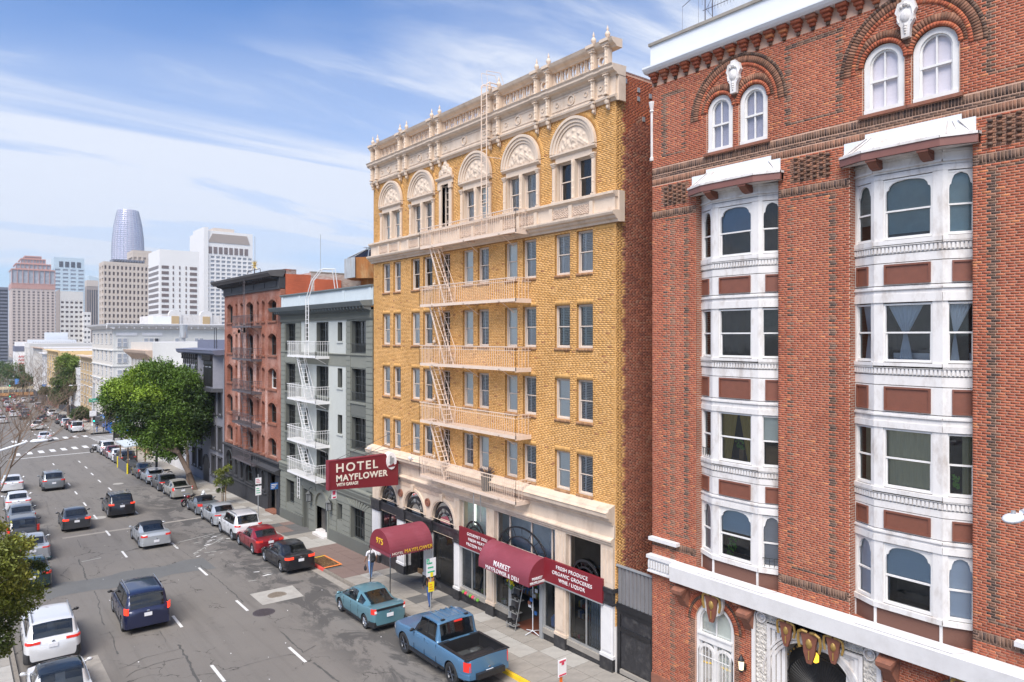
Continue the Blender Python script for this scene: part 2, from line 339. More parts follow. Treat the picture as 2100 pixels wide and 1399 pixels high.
material('pale_stucco',(.47,.485,.455),.85,.05,2,.3,25, dirt=.35, dscale=1.2, dcol=(.4,.4,.37))
material('parapet_grey',(.52,.57,.59),.8,.05,2,.2,30, dirt=.35, dscale=1.2, dcol=(.4,.42,.42))
material('charcoal',(.045,.045,.05),.7,.15,3,.2,40)
material('charcoal_warm',(.10,.093,.093),.7,.15,3,.2,40); material('slate_blue',(.15,.16,.22),.7,.1,3,.2,40, dirt=.3, dscale=2, dcol=(.1,.1,.12))
material('slate_grey',(.19,.19,.22),.7,.1,3,.2,40)
material('escape_white',(.75,.74,.73),.5,.05,4, dirt=.2, dscale=3, dcol=(.5,.45,.4))
material('escape_dark',(.1,.09,.1),.6,.3,8, dirt=.4, dscale=4, dcol=(.2,.1,.08))
material('rust',(.3,.12,.035),.9,.35,2.5,.5,12, dirt=.9, dscale=.9, dcol=(.5,.38,.2), stretch=(1,1,.35))
material('tin',(.38,.4,.42),.5,.2,3, metal=.4, dirt=.6, dscale=1.6, dcol=(.3,.14,.06), stretch=(1,1,.4))
material('room_dark',(.075,.068,.062),.9,.5,1.5)
material('room_brown',(.09,.07,.05),.9,.4,1.5)
material('room_pale',(.6,.66,.68),.9,.2,1.0)
material('blind',(.86,.85,.77),.8,.05,2, stretch=(1,1,14))
material('blind_blue',(.6,.68,.76),.8,.04,2, stretch=(1,1,14))
material('shutter_white',(.8,.79,.76),.6,.04,2)
material('curtain_white',(.66,.70,.78),.8,.07,6, stretch=(12,12,.5))
material('curtain_yellow',(.45,.31,.08),.8,.2,6, stretch=(12,12,.5))
material('curtain_cream',(.46,.44,.3),.8,.15,5, stretch=(12,12,.5))
material('frame_tan',(.6,.5,.42),.6,.08,3, dirt=.3, dscale=3, dcol=(.4,.3,.22))
material('frame_white',(.7,.68,.66),.55,.05,3, dirt=.3, dscale=2.5, dcol=(.42,.36,.3))
material('frame_dark',(.05,.055,.055),.5,.1,3)
material('wood',(.2,.12,.06),.8,.25,6)
material('bark',(0.102,0.072,0.054),.95,.3,8,.9,14, stretch=(1,1,.3))
material('skin',(.32,.17,.11),.6,.05,6); material('hair',(.015,.012,.01),.7,.2,20)
material('denim',(.16,.28,.52),.85,.1,10); material('navy_cloth',(.03,.07,.2),.85,.1,10); material('white_cloth',(.7,.68,.72),.85,.06,8)
material('black_cloth',(.02,.02,.024),.85,.2,10); material('brown_leather',(.3,.13,.05),.6,.15,8)
material('tyre',(.022,.022,.023),.85,.2,10); material('rim',(.42,.42,.42),.3,.05,5, metal=.8); material('rim_dark',(.1,.1,.105),.35,.05,5, metal=.8)
material('car_trim',(.02,.02,.022),.45,.1,5); material('chrome',(.6,.6,.62),.15,0, metal=1)
material('plate',(.75,.75,.78),.5,.03,8)
emit_mat('tail_red',(.65,.03,.02),.12); emit_mat('tail_lit',(.9,.05,.02),.55); emit_mat('lamp_green',(.02,.9,.5),1.5); emit_mat('lamp_red',(1,.06,.03),1.6); emit_mat('lamp_amber',(1,.55,.05),.9); emit_mat('tube_light',(.9,1,.85),1.6)
emit_mat('lamp_warm',(1,.85,.5),.7)
material('car_light_clear',(.6,.6,.62),.15,0); material('orange_plastic',(.85,.17,.02),.5,.05,4); material('street_green',(.02,.33,.2),.5,.03,4)
material('sign_blue',(.03,.12,.35),.5,.05,4); material('sign_yellow',(.9,.72,.02),.5,.03,4); material('sign_red',(.62,.05,.1),.5,.03,4); material('sign_green',(.03,.42,.22),.5,.03,4); material('shutter_blue',(.015,.14,.5),.5,.08,3)
attr_mat('brick_each',.85,.12,26,.2); attr_mat('leaves',.55,.12,3,.4, transl=.16); attr_mat('print',.6,0)
brick_mat('mortar_red',(.5,.31,.22),(.54,.34,.25),(.5,.32,.24),.3,.3,.002, bump=0)
brick_mat('mortar_yellow',(.36,.19,.07),(.4,.21,.08),(.38,.2,.08),.3,.3,.002, bump=0)
brick_mat('brick_red_tex',(.36,.11,.055),(.28,.08,.04),(.45,.33,.26))
brick_mat('brick_yellow_tex',(.62,.33,.09),(.54,.27,.07),(.32,.17,.06))
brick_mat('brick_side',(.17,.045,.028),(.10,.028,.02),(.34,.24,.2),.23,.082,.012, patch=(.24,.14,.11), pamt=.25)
brick_mat('brick_old',(.32,.105,.06),(.24,.075,.045),(.26,.14,.1),.24,.085,.01, patch=(.45,.27,.22), pamt=.55)
brick_mat('brick_orange',(.55,.12,.05),(.48,.1,.04),(.4,.13,.08),.25,.09,.01)
brick_mat('brick_white',(.5,.42,.38),(.34,.19,.15),(.5,.47,.44),.25,.09,.014)
brick_mat('brick_plaster',(.52,.33,.28),(.42,.2,.15),(.5,.36,.31),.24,.085,.016, patch=(.36,.13,.08), pamt=.7); brick_mat('brick_paint_black',(.035,.035,.04),(.03,.03,.034),(.022,.022,.025),.24,.085,.01)
glass_mat('glass', trans=1, refl=.06, tint=(1,1,1)); glass_mat('glass_dark', trans=.88, refl=.075, dark=(.015,.017,.02)); glass_mat('glass_sky', trans=.35, refl=.62, tint=(.75,.85,1))
glass_mat('glass_shop', trans=.85, refl=.07); glass_mat('car_glass', trans=.35, refl=.10, dark=(.006,.007,.008), wav=0); glass_mat('glass_clear', trans=.95, refl=.05)
# ---------------------------------------------------------------- asphalt of the street: worn, patched, cracked
m = bpy.data.materials.new('asphalt'); m.use_nodes = True; n = m.node_tree.nodes; l = m.node_tree.links; b = n['Principled BSDF']; b.inputs['Roughness'].default_value = .88; b.inputs['Specular IOR Level'].default_value = .3
tco = n.new('ShaderNodeTexCoord')
def nz(scale, det=6, ro=.6, st=(1,1,1), dist=0):
 mp = n.new('ShaderNodeMapping'); mp.inputs['Scale'].default_value = st; l.new(tco.outputs['Object'], mp.inputs[0]); q = n.new('ShaderNodeTexNoise')
 q.inputs['Scale'].default_value = scale; q.inputs['Detail'].default_value = det; q.inputs['Roughness'].default_value = ro; q.inputs['Distortion'].default_value = dist; l.new(mp.outputs[0], q.inputs['Vector']); return q.outputs[0]
def mr(o, a, bb, c=0, d=1):
 q = n.new('ShaderNodeMapRange'); q.inputs[1].default_value = a; q.inputs[2].default_value = bb; q.inputs[3].default_value = c; q.inputs[4].default_value = d; l.new(o, q.inputs[0]); return q.outputs[0]
def mxc(f, a, c2):
 q = n.new('ShaderNodeMix'); q.data_type = 'RGBA'; l.new(f, q.inputs['Factor'])
 for s, v in (('A', a),('B', c2)):
  if isinstance(v, tuple): q.inputs[s].default_value = (*v,1)
  else: l.new(v, q.inputs[s])
 return q.outputs['Result']
def mul(a, c2):
 q = n.new('ShaderNodeMath'); q.operation = 'MULTIPLY'; l.new(a, q.inputs[0])
 if isinstance(c2,(int, float)): q.inputs[1].default_value = c2
 else: l.new(c2, q.inputs[1])
 return q.outputs[0]
base = mxc(nz(.35,8,.7),(.135,.122,.110),(.185,.170,.153))
base = mxc(mul(mr(nz(70,3,.8),.35,.75),.4), base,(.27,.25,.23))          # grit
base = mxc(mul(mr(nz(.8,8,.7,(2.2,.12,1)),.5,.72),.5), base,(.105,.097,.088))  # wheel tracks
sx = n.new('ShaderNodeSeparateXYZ'); l.new(tco.outputs['Object'], sx.inputs[0])
lane = mul(mr(sx.outputs[0],11.9,13.6), mr(sx.outputs[1],84,70))              # oily, resurfaced parking lane on the right
base = mxc(mul(mul(lane, mr(nz(.62,9,.72,(1,.55,1),.6),.47,.53)),.85), base,(.075,.071,.068))
base = mxc(mul(mr(nz(1.3,9,.75),.60,.68),.55), base,(.1,.093,.086))
vo = n.new('ShaderNodeTexVoronoi'); vo.feature = 'DISTANCE_TO_EDGE'; vo.inputs['Scale'].default_value = .55
dm = n.new('ShaderNodeMapping'); dm.inputs['Scale'].default_value = (1,.6,1); va = n.new('ShaderNodeVectorMath'); va.operation = 'MULTIPLY_ADD'
nn = n.new('ShaderNodeTexNoise'); nn.inputs['Scale'].default_value = 1.6; nn.inputs['Detail'].default_value = 6; l.new(tco.outputs['Object'], nn.inputs['Vector']); l.new(nn.outputs['Color'], va.inputs[0]); va.inputs[1].default_value = (1.1,1.1,0); l.new(tco.outputs['Object'], va.inputs[2]); l.new(va.outputs[0], dm.inputs[0]); l.new(dm.outputs[0], vo.inputs['Vector'])
crack = mul(mr(vo.outputs['Distance'],.011,.004), mr(nz(.5,4,.6),.50,.58))
base = mxc(mul(crack,.8), base,(.03,.028,.026))
l.new(base, b.inputs['Base Color']); bp = n.new('ShaderNodeBump'); bp.inputs['Strength'].default_value = .35; bp.inputs['Distance'].default_value = .01; l.new(nz(90,3,.7), bp.inputs['Height']); l.new(bp.outputs[0], b.inputs['Normal'])
MATS['asphalt'] = m
# ================================================================ ground, street, pavements
RD = -.13                                                # road surface lies a kerb's height below the pavement
def kerb_r(y): return 16.85 if y < 112 else 18.2+(y - 134) * .0105
def kerb_l(y): return 2.1 if y < 40 else min(2.1+(y - 40) * .03,8)
def strip(mb, ys, xa, xb, dz, m=0):
 for a, b_ in zip(ys, ys[1:]):
  fa = (lambda f, y: f(y) if callable(f) else f)
  mb.quad((fa(xa, a), a, gz(a)+dz),(fa(xb, a), a, gz(a)+dz),(fa(xb, b_), b_, gz(b_)+dz),(fa(xa, b_), b_, gz(b_)+dz), m)
ys = list(range(-60,440,10)) + [480,600,800,1200,2300]
g = MB(); strip(g,[-400] + ys,-1200,2300,-.32); g.build('ground', 'ground_far', kind='structure')
road = MB(); strip(road,[y for y in ys if y <= 480], lambda y: kerb_l(y) - .0, lambda y: kerb_r(y), RD); road = road.build('road', 'asphalt', kind='structure')
cs = MB()
for xa, xb in ((-60,3.5),(16.85,120)):
 cs.quad((xa,114.5, gz(114.5)+RD - .004),(xb,114.5, gz(114.5)+RD - .004),(xb,135.5, gz(135.5)+RD - .004),(xa,135.5, gz(135.5)+RD - .004))
cs.quad((-60,292, gz(292)+RD - .004),(120,292, gz(292)+RD - .004),(120,306, gz(306)+RD - .004),(-60,306, gz(306)+RD - .004))
cs.build('cross_street', 'asphalt', kind='structure')
def sheet(name, pts, m, lift=.004, parent=road, kind=None):
 q = MB().poly([(x, y, gz(y)+RD + lift) for x, y in pts]); return q.build(name, m, parent, kind=kind)
def rect_mark(name, x, y, w_, l_, m='paint_white_road', lift=.008, dx=0):
 return sheet(name,[(x - w_ / 2, y),(x + w_ / 2, y),(x + w_ / 2+dx, y + l_),(x - w_ / 2+dx, y + l_)], m, lift)
# lane dashes
for y, x in [(28.2,8.24),(35.2,8.38),(42.9,8.5),(49.9,8.66),(56.9,8.8),(63.5,8.93),(69.9,9.03),(76.5,9.16),(82.4,9.26),(88.3,9.38),(94,9.5),(99.8,9.6)]: rect_mark('lane_dash', x, y,.13,1.85, dx=.03)
for y, x in [(20.4,11.25),(27.8,11.32),(35.3,11.42),(42.6,11.5),(49.9,11.64),(57,11.7),(63.4,11.78),(69.9,11.85),(76.4,11.95),(82.2,11.9),(87.9,12.02),(93.9,12.22),(99.8,12.28)]: rect_mark('lane_dash', x, y,.13,1.9, dx=.03)
for y, x in [(142.9,11.01),(148.8,11.16),(154.6,11.29),(160.5,11.46),(167,11.64),(178,11.93),(190,12.2),(202,12.5),(143.5,13.8),(149.4,13.93),(155.2,14.08),(161.4,14.25),(173,14.5),(185,14.8),(200,15.1)]: rect_mark('lane_dash', x, y,.15,2.0, dx=.05)
# stop line, crosswalk bars
sheet('stop_line',[(5.5,109.3),(16.3,109.9),(16.3,110.3),(5.5,109.7)], 'paint_white_road',.008)
for i in range(8): rect_mark('crosswalk_bar',6.9 + i * 1.36,113.2 + i * .45,.62,3.2)
for i in range(8): rect_mark('crosswalk_bar',7.6 + i * 1.36,131.6 + i * .1,.62,3.4)
for i in range(8): sheet('crosswalk_bar',[(17.3,116.4 + i * 2.05),(21.4,116.9 + i * 2.05),(21.4,117.5 + i * 2.05),(17.3,117.0 + i * 2.05)], 'paint_white_road',.006)
for i in range(7): rect_mark('crosswalk_bar',11.8 + i * 1.4,286,.6,3)
# repairs and seams
sheet('concrete_seam',[(6.1,58.15),(15.6,58.15),(15.6,58.6),(6.1,58.6)], 'concrete',.006)
sheet('concrete_patch',[(12.3,37.7),(14.55,37.6),(14.35,35.5),(12.25,35.6)], 'concrete_light',.006)
sheet('concrete_patch',[(4.3,34.3),(4.85,34.3),(4.85,29.5),(4.25,29.5)], 'concrete',.006)
for (cx, cy, r) in ((13.1,80,.5),(9.1,63.9,.55)): sheet('concrete_patch',[(cx + r * math.cos(a * .52), cy + 1.1 * r * math.sin(a * .52)) for a in range(12)], 'concrete_light',.006)
jit = lambda s: (random.random() - .5)*s
tp = [(3.9+i * .56,46.6 + .2*math.sin(i)+jit(.3)) for i in range(16)]; bt = [(3.9+i * .56,43.9 + .25*math.sin(i * .7)+jit(.2)) for i in range(16)][::-1]
material('asphalt_band',(.13,.13,.126),.8,.12,1.2,.3,60, dirt=.6, dscale=.6, dcol=(.085,.085,.085), stretch=(1,.5,1))
sheet('asphalt_patch', tp + bt, 'asphalt_band',.005)
def crack_line(pts, w_=.045):
 P = []
 for (y0, x0),(y1, x1) in zip(pts, pts[1:]):
  k = max(2, int(abs(y1 - y0)+abs(x1 - x0))*4)
  for i in range(k): t = i / k; P.append((x0+(x1 - x0)*t + jit(.09), y0+(y1 - y0)*t + jit(.09)))
 P.append((pts[-1][1], pts[-1][0])); mb = MB()
 for i,((xa, ya),(xb, yb)) in enumerate(zip(P, P[1:])):
  d = Vector((xb - xa, yb - ya)); 
  if d.length < 1e-4: continue
  nn_ = Vector((-d.y, d.x)).normalized(); wa = w_ * .75*(.3+random.random()); wb = w_ * .75*(.3+random.random())
  mb.quad(*[(x_, y_, gz(y_)+RD + .009) for x_, y_ in ((xa - nn_.x * wa, ya - nn_.y * wa),(xa + nn_.x * wa, ya + nn_.y * wa),(xb + nn_.x * wb, yb + nn_.y * wb),(xb - nn_.x * wb, yb - nn_.y * wb))])
 mb.build('road_crack', 'asphalt_dark', road)
for c_, w_ in [([(43.9,6.06),(41.98,5.97),(39.85,5.71),(37.94,5.64)],.03),([(36.84,5.67),(35.4,5.64),(33.8,5.53)],.04),([(36.68,5.26),(36.8,5.9)],.02),([(32.14,5.33),(32.67,6.39),(32.6,7.63)],.018),
               ([(31.1,5.33),(31.55,5.75),(31.7,6.7),(31.6,7.6)],.022),([(33.2,7.76),(31.1,7.65),(28.8,7.46)],.07),([(35.4,7.49),(33.8,7.38)],.02),([(45.15,11.72),(41.3,11.76),(38.5,11.71),(36.7,11.63)],.04),
               ([(31.6,11.7),(29.9,11.67),(28.8,11.61),(29.1,12.3)],.05),([(27.6,11.58),(26,11.55),(25.3,11.62)],.06),([(29,8.65),(29.15,9.83),(28.95,11.15)],.012),([(57.3,6.86),(54.5,6.74)],.03),([(51.4,6.21),(48.6,6.16),(46.3,6.01)],.05),
               ([(64,5.69),(56.5,5.24)],.03),([(51.9,11.6),(49.5,11.7),(46.9,11.8)],.025),([(47,5.3),(48.5,5.0),(50,5.6)],.03),([(40,9.3),(40.4,10.4)],.012),([(68,6.2),(75,6.6)],.02)]: crack_line(c_, w_)
# faded survey paint and litter flecks on the road
for i in range(26):
 cx, cy = random.choice([(13.4,49.5),(12.9,47.3),(13.3,40.8),(14,51)]); cx += jit(1.9); cy += jit(2.2); a = jit(.5); sheet('paint_trace',[(cx, cy),(cx + .5 * random.random() + .1, cy + a),(cx + .3, cy + a + .14),(cx - .05, cy + .12)], random.choice(['paint_worn', 'paint_worn', 'paint_white_road']),.007)
for (xa, ya, xb, yb) in ((12.0,51.5,14.6,52.3),(12.1,47.9,14.7,50.6),(13.1,48.6,13.2,51.6),(6.3,50.7,7.4,50.9)): sheet('paint_trace',[(xa, ya),(xb, yb),(xb, yb + .12),(xa, ya + .12)], 'paint_worn',.0065)
for i in range(60):
 cx, cy = 3 + random.random() * 13,24 + random.random() * 50; r = .02 + .05 * random.random(); sheet('litter',[(cx, cy),(cx + r, cy + r),(cx + r * .3, cy + 2 * r)], 'letter_white',.012)
# manhole covers: rim, lid, raised ribs
def manhole(x, y, r, m, label):
 z = gz(y) + RD + .012; t = thing('manhole_cover', label, 'manhole cover',(x, y, z))
 MB().lathe(x, y, z,[(r,-.02),(r,0),(r * .93,.006),(r * .92,-.004)],28).build('rim', m, t); MB().lathe(x, y, z,[(r * .9,-.02),(r * .9,.002)],28).build('lid', m, t)
 k = MB()
 for i in range(-4,5): h = math.sqrt(max(0,.8 * .8 - (i * .19) ** 2))*r; k.box(x - h, x + h, y + i * .19*r - .012, y + i * .19*r + .012, z, z + .012)
 k.build('rib', m, t)
manhole(13.35,36.6,.48, 'iron_brown', 'round brown manhole cover set in a pale concrete square in the street'); manhole(11.95,34.55,.52, 'iron', 'round dark violet manhole cover beside the white lane dash')
# ---- right pavement: base sheet, separate slabs, kerb stones
pv = MB(); strip(pv,[y for y in range(-60,115,5)] + [113],17.0,60,-.05); strip(pv, list(range(137,292,10)) + [292], lambda y: kerb_r(y) + .2,60,-.05); strip(pv, list(range(308,440,20)), lambda y: kerb_r(y) + .2,60,-.05)
pavement = pv.build('pavement', 'concrete_dark', kind='structure')
slab_me = {}
def slab(x0, x1, y0, y1, m, par=None, lift=0):
 z0, z1 = gz(y0)+lift, gz(y1)+lift; key = (round(x1 - x0,2), round(y1 - y0,2), m)
 if key not in slab_me:
  dx, dy, dz = x1 - x0, y1 - y0, z1 - z0; q = MB(); q.add([(0,0,-.06),(dx,0,-.06),(dx, dy,-.06 + dz),(0, dy,-.06 + dz),(0,0,0),(dx,0,0),(dx, dy, dz),(0, dy, dz)],[(4,5,6,7),(0,1,5,4),(1,2,6,5),(2,3,7,6),(3,0,4,7)]); slab_me[key] = q.mesh('paving_slab', m)
 return link('paving_slab', slab_me[key], par or pavement,(x0, y0, z0 + jit(.006)))
def slab_kind(x, y):
 if 28.6 < y < 35.2 and x > 17.3: return 'concrete_dark' if (x > 18.4) != (30.5 < y < 31.6) else 'concrete'
 if 36.2 < y < 44: return 'concrete_red'
 if 44 < y < 46: return 'concrete_light'
 if 46 < y < 52: return random.choice(['concrete_red', 'concrete_light', 'concrete_dark', 'concrete'])
 if 27 < y < 28.6 and x < 18.6: return 'concrete_light'
 return random.choice(['concrete', 'concrete', 'concrete', 'concrete_light'])
y = 12.0
while y < 112:
 st = 1.02 if y < 80 else 2.04; xs = [17.02,18.02,19.02,19.98] if y < 80 else [17.02,18.5,19.98]
 for xa, xb in zip(xs, xs[1:]):
  if 39.0 < y + .5 < 41.4 and xa < 17.9: continue
  slab(xa, xb - .02, y, y + st - .02, slab_kind(xa + .1, y + .5))
 y = round(y + st,3)
for y in np.arange(137.5,200,3.0): slab(kerb_r(y) + .25, kerb_r(y) + 3.2, y, y + 2.96, random.choice(['concrete', 'concrete_light']))
kst = {}
def kerb_stone(x, y0, l_, m, par=None, sgn=1):
 key = (round(l_,2), m, sgn)
 if key not in kst: q = MB(); dz = gz(y0 + l_) - gz(y0); x0_, x1_ = (0,.16); q.add([(x0_,0,-.2),(x1_,0,-.2),(x1_, l_,-.2 + dz),(x0_, l_,-.2 + dz),(x0_ + .02 * (sgn > 0),0,0),(x1_ - .02 * (sgn < 0),0,0),(x1_ - .02 * (sgn < 0), l_, dz),(x0_ + .02 * (sgn > 0), l_, dz)],[(4,5,6,7),(0,1,5,4),(1,2,6,5),(2,3,7,6),(3,0,4,7)]); kst[key] = q.mesh('kerb_stone', m)
 link('kerb_stone', kst[key], par or pavement,(x, y0, gz(y0) + .004))
for i in range(57):
 y = 10 + i * 1.8; m_ = 'kerb_yellow' if y < 23 else 'kerb_red' if 37.5 < y < 39.2 else 'kerb_stone'; kerb_stone(16.83, y,1.785, m_)
for i in range(42): y = 137.4 + i * 3.6; kerb_stone(kerb_r(y) + .02, y,3.57, 'kerb_stone')
gut = MB(); strip(gut, list(range(10,113,3)),16.42,16.83, RD + .006); gut.build('gutter', 'concrete', pavement)
# planting square between pavement slabs
sl = MB(); sl.quad((17.05,39.1, gz(39.1) - .0),(18.0,39.1, gz(39.1)),(18.0,41.3, gz(41.3)),(17.05,41.3, gz(41.3))); sl.build('soil_bed', 'soil', pavement)
chips = []
for i in range(900):
 x_, y_ = 17.08+random.random() * .9,39.13+random.random()*2.15; s_ = .02+random.random() * .03; a = random.random()*6.28
 chips.append([(x_ + s_ * math.cos(a + k * 2.1), y_ + s_ * math.sin(a + k * 2.1), gz(y_) + .008+random.random() * .03) for k in range(3)])
cc = np.array([(.2,.11,.05),(.12,.06,.03),(.3,.19,.09)])[rng.integers(0,3,900)]
tag(link('bark_mulch', bulk('bark_mulch', np.array(chips), np.arange(2700).reshape(-1,3), 'leaves', pavement, cc), pavement), kind='stuff')
for (x0, x1, y0, y1, m_) in ((17.0,18.1,38.92,39.1, 'paint_orange'),(18.0,18.12,39.1,41.5, 'paint_orange'),(17.0,18.1,41.3,41.45, 'kerb_yellow')):
 MB().quad((x0, y0, gz(y0) + .012),(x1, y0, gz(y0) + .012),(x1, y1, gz(y1) + .012),(x0, y1, gz(y1) + .012)).build('paint_line', m_, pavement)
# ---- left pavement (only a corner of it shows)
lp = MB(); strip(lp, list(range(-60,115,5)),-8, kerb_l,-.05); strip(lp, list(range(137,292,10)),-20, kerb_l,-.05); pavement_left = lp.build('pavement_left', 'concrete_dark', kind='structure')
for i in range(28):
 y = 24+i * 1.6
 for xa, xb in ((-1.6,.3),(.3, kerb_l(y) - .2)): slab(xa, xb - .02, y, y + 1.58, random.choice(['concrete', 'concrete_light']), pavement_left)
for i in range(40): y = 20 + i * 1.8; kerb_stone(kerb_l(y) - .16, y,1.785, 'kerb_stone', pavement_left,-1)
material('pale_roof',(.5,.55,.58),.5,.04,1); material('fence_grey',(.12,.12,.13),.6,.1,3); material('lamp_paint',(.68,.7,.74),.4,.04,3); material('twig_brown',(.2,.14,.1),.9,.2,3); material('plant_green',(.12,.3,.04),.7,.3,9)
# ================================================================ facade tools (facades face -x)
def wall_faces(mb, x, y0, y1, z0, z1, holes, rev=.2, m=0, mr=None, sides=True):
 ysv = sorted({y0, y1, *[v for h in holes for v in (h[0], h[1]) if y0 < v < y1]}); zsv = sorted({z0, z1, *[v for h in holes for v in (h[2], h[3]) if z0 < v < z1]})
 for a, b_ in zip(zsv, zsv[1:]):
  run = None
  for c, d in zip(ysv, ysv[1:]):
   cy, cz = (c + d)/2,(a + b_)/2; hit = any(h[0] < cy < h[1] and h[2] < cz < h[3] for h in holes)
   if hit:
    if run is not None: mb.quad((x, run, a),(x, run, b_),(x, c, b_),(x, c, a), m); run = None
   elif run is None: run = c
  if run is not None: mb.quad((x, run, a),(x, run, b_),(x, y1, b_),(x, y1, a), m)
 if sides:
  q = m if mr is None else mr
  for (a, b_, c, d) in holes:
   X = x + rev
   mb.quad((x, b_, c),(x, b_, d),(X, b_, d),(X, b_, c), q); mb.quad((x, a, d),(x, a, c),(X, a, c),(X, a, d), q)
   mb.quad((x, a, c),(x, b_, c),(X, b_, c),(X, a, c), q); mb.quad((x, b_, d),(x, a, d),(X, a, d),(X, b_, d), q)
def block(mb, x0, x1, y0, y1, z0, z1, m=0, mt=None, front=False):
 """building body behind a facade: sides, back and roof"""
 mb.quad((x1, y0, z0),(x1, y1, z0),(x1, y1, z1),(x1, y0, z1), m); mb.quad((x0, y0, z0),(x1, y0, z0),(x1, y0, z1),(x0, y0, z1), m)
 mb.quad((x1, y1, z0),(x0, y1, z0),(x0, y1, z1),(x1, y1, z1), m); mb.quad((x0, y0, z1),(x1, y0, z1),(x1, y1, z1),(x0, y1, z1), m if mt is None else mt)
 if front: mb.quad((x0, y0, z0),(x0, y0, z1),(x0, y1, z1),(x0, y1, z0), m)
def lay_bricks(x, y0, y1, z0, z1, holes, pal, pattern=None, ch=.075, bl=.215, jt=.011, proud=.004, soldiers=(), panels=(), seed=1, wob=.0006):
 """returns boxes and colours of every brick; holes: rects or functions z -> (ya, yb); soldiers: (y0, y1, z0, z1, colour key) courses of upright bricks; panels: (y0,y1,z0,z1,dx)"""
 rg = random.Random(seed); B = []; C = []; nrow = int((z1 - z0)/ch)
 def put(a, b_, c, d, key=None):
  cy, cz = (a + b_)/2,(c + d)/2; dx = 0
  for p in panels:
   if p[0] < cy < p[1] and p[2] < cz < p[3]: dx = p[4]
  k = key or (pattern(cy, cz) if pattern else None) or 'n'; cc = rg.choice(pal[k]); v = .93 + .14 * rg.random(); f = x + dx - proud + rg.uniform(-wob, wob)
  B.append((f, x + .03+max(dx,0), a, b_, c, d)); C.append((cc[0]*v, cc[1]*v, cc[2]*v))
 for (a, b_, c, d, key) in soldiers:
  n_ = max(1, int(round((b_ - a) / .078))); st = (b_ - a)/n_
  for i in range(n_): put(a + i * st + jt / 2, a + (i + 1)*st - jt / 2, c + jt / 2, d - jt / 2, key)
 for r in range(nrow):
  za = z0+r * ch; zb = za + ch - jt; zc = (za + zb)/2; cut = []
  for h in holes:
   if callable(h):
    q = [h(za), h(zb)]; q = [k for k in q if k]
    if q: cut.append((min(k[0] for k in q), max(k[1] for k in q)))
   elif h[2] < zb and h[3] > za: cut.append((h[0], h[1]))
  for s in soldiers:
   if s[2] < zc < s[3]: cut.append((s[0], s[1]))
  cut.sort(); free = []; p = y0
  for a, b_ in cut:
   if a > p: free.append((p, min(a, y1)))
   p = max(p, b_)
  if p < y1: free.append((p, y1))
  off = (r % 2)*bl / 2+(.3*bl if r % 6 == 5 else 0)
  for a, b_ in free:
   if b_ - a < .02: continue
   k = math.floor((a - off)/bl)*bl + off; 
   while k < b_ - 1e-6:
    l_, r_ = max(k, a), min(k + bl - jt, b_)
    if k + bl - jt > b_ - .045: r_ = b_ if b_ - l_ > .03 else r_
    if r_ - l_ > .025: put(l_, r_, za, zb)
    k += bl
 return B, C
def arc_bricks(x, cy, cz, r0, r1, a0, a1, pal, key='n', proud=.016, w_=.078, seed=3):
 """wedge bricks of an arch ring; returns verts, faces, colours"""
 rg = random.Random(seed); V = []; Fc = []; C = []; rm = (r0+r1)/2; n_ = max(3, int(round(rm * R(a1 - a0)/w_)))
 for i in range(n_):
  t0 = R(a0+(a1 - a0)*i / n_) + .006/rm; t1 = R(a0+(a1 - a0)*(i + 1)/n_) - .006/rm; cc = rg.choice(pal[key]); v = .88 + .24*rg.random(); k = len(V); f = x - proud + rg.uniform(-.003,.003)
  ring = [(cy + r0*math.cos(t0), cz + r0*math.sin(t0)),(cy + r1*math.cos(t0), cz + r1*math.sin(t0)),(cy + r1*math.cos(t1), cz + r1*math.sin(t1)),(cy + r0*math.cos(t1), cz + r0*math.sin(t1))]
  V += [(f, *p) for p in ring] + [(x + .03, *p) for p in ring]
  for q in ((0,3,2,1),(0,1,5,4),(1,2,6,5),(2,3,7,6),(3,0,4,7)): Fc.append(tuple(k + j for j in q)); C.append((cc[0]*v, cc[1]*v, cc[2]*v))
 return V, Fc, C
def place_bricks(parent, B, C, pal_variants, pick, nmax=300, extra=(), bl=.215, ch=.075, jt=.011, swap=None):
 """full bricks in the picked area become parts of their own (shared meshes), all others one mesh"""
 B = np.array(B); C = np.array(C); full = np.abs((B[:,3] - B[:,2]) - (bl - jt)) < .002; full &= np.abs((B[:,5] - B[:,4]) - (ch - jt)) < .002
 sc = np.array([pick((b_[2]+b_[3])/2,(b_[4]+b_[5])/2) for b_ in B]); sc[~full] = 1e9; order = np.argsort(sc); sel = [i for i in order[:nmax] if sc[i] < 1e8]
 keep = np.ones(len(B), bool); keep[sel] = False; V, Fa = brick_boxes(B[keep]); cols = np.repeat(C[keep],5,0)
 for (v2, f2, c2) in extra:
  n0 = len(V); V = np.vstack([V, np.array(v2)]); Fa = np.vstack([Fa, np.array(f2)+n0]); cols = np.vstack([cols, np.array(c2)])
 link('brickwork', bulk('brickwork', V, Fa, 'brick_each', parent, cols), parent)['kind'] = 'stuff'
 mv = []
 for k, cc in enumerate(pal_variants):
  v_, f_ = brick_boxes([(-.006,.03,0, bl - jt,0, ch - jt)]); mv.append(bulk('brick', v_, f_, 'brick_each', None, np.repeat([cc],5,0), off=(0,0,0)))
 for i in sel:
  d = [abs(cc[0] - C[i][0]) + abs(cc[1] - C[i][1]) for cc in pal_variants]; link('brick', mv[int(np.argmin(d))], parent,(B[i][0] + .006, B[i][2], B[i][4]))
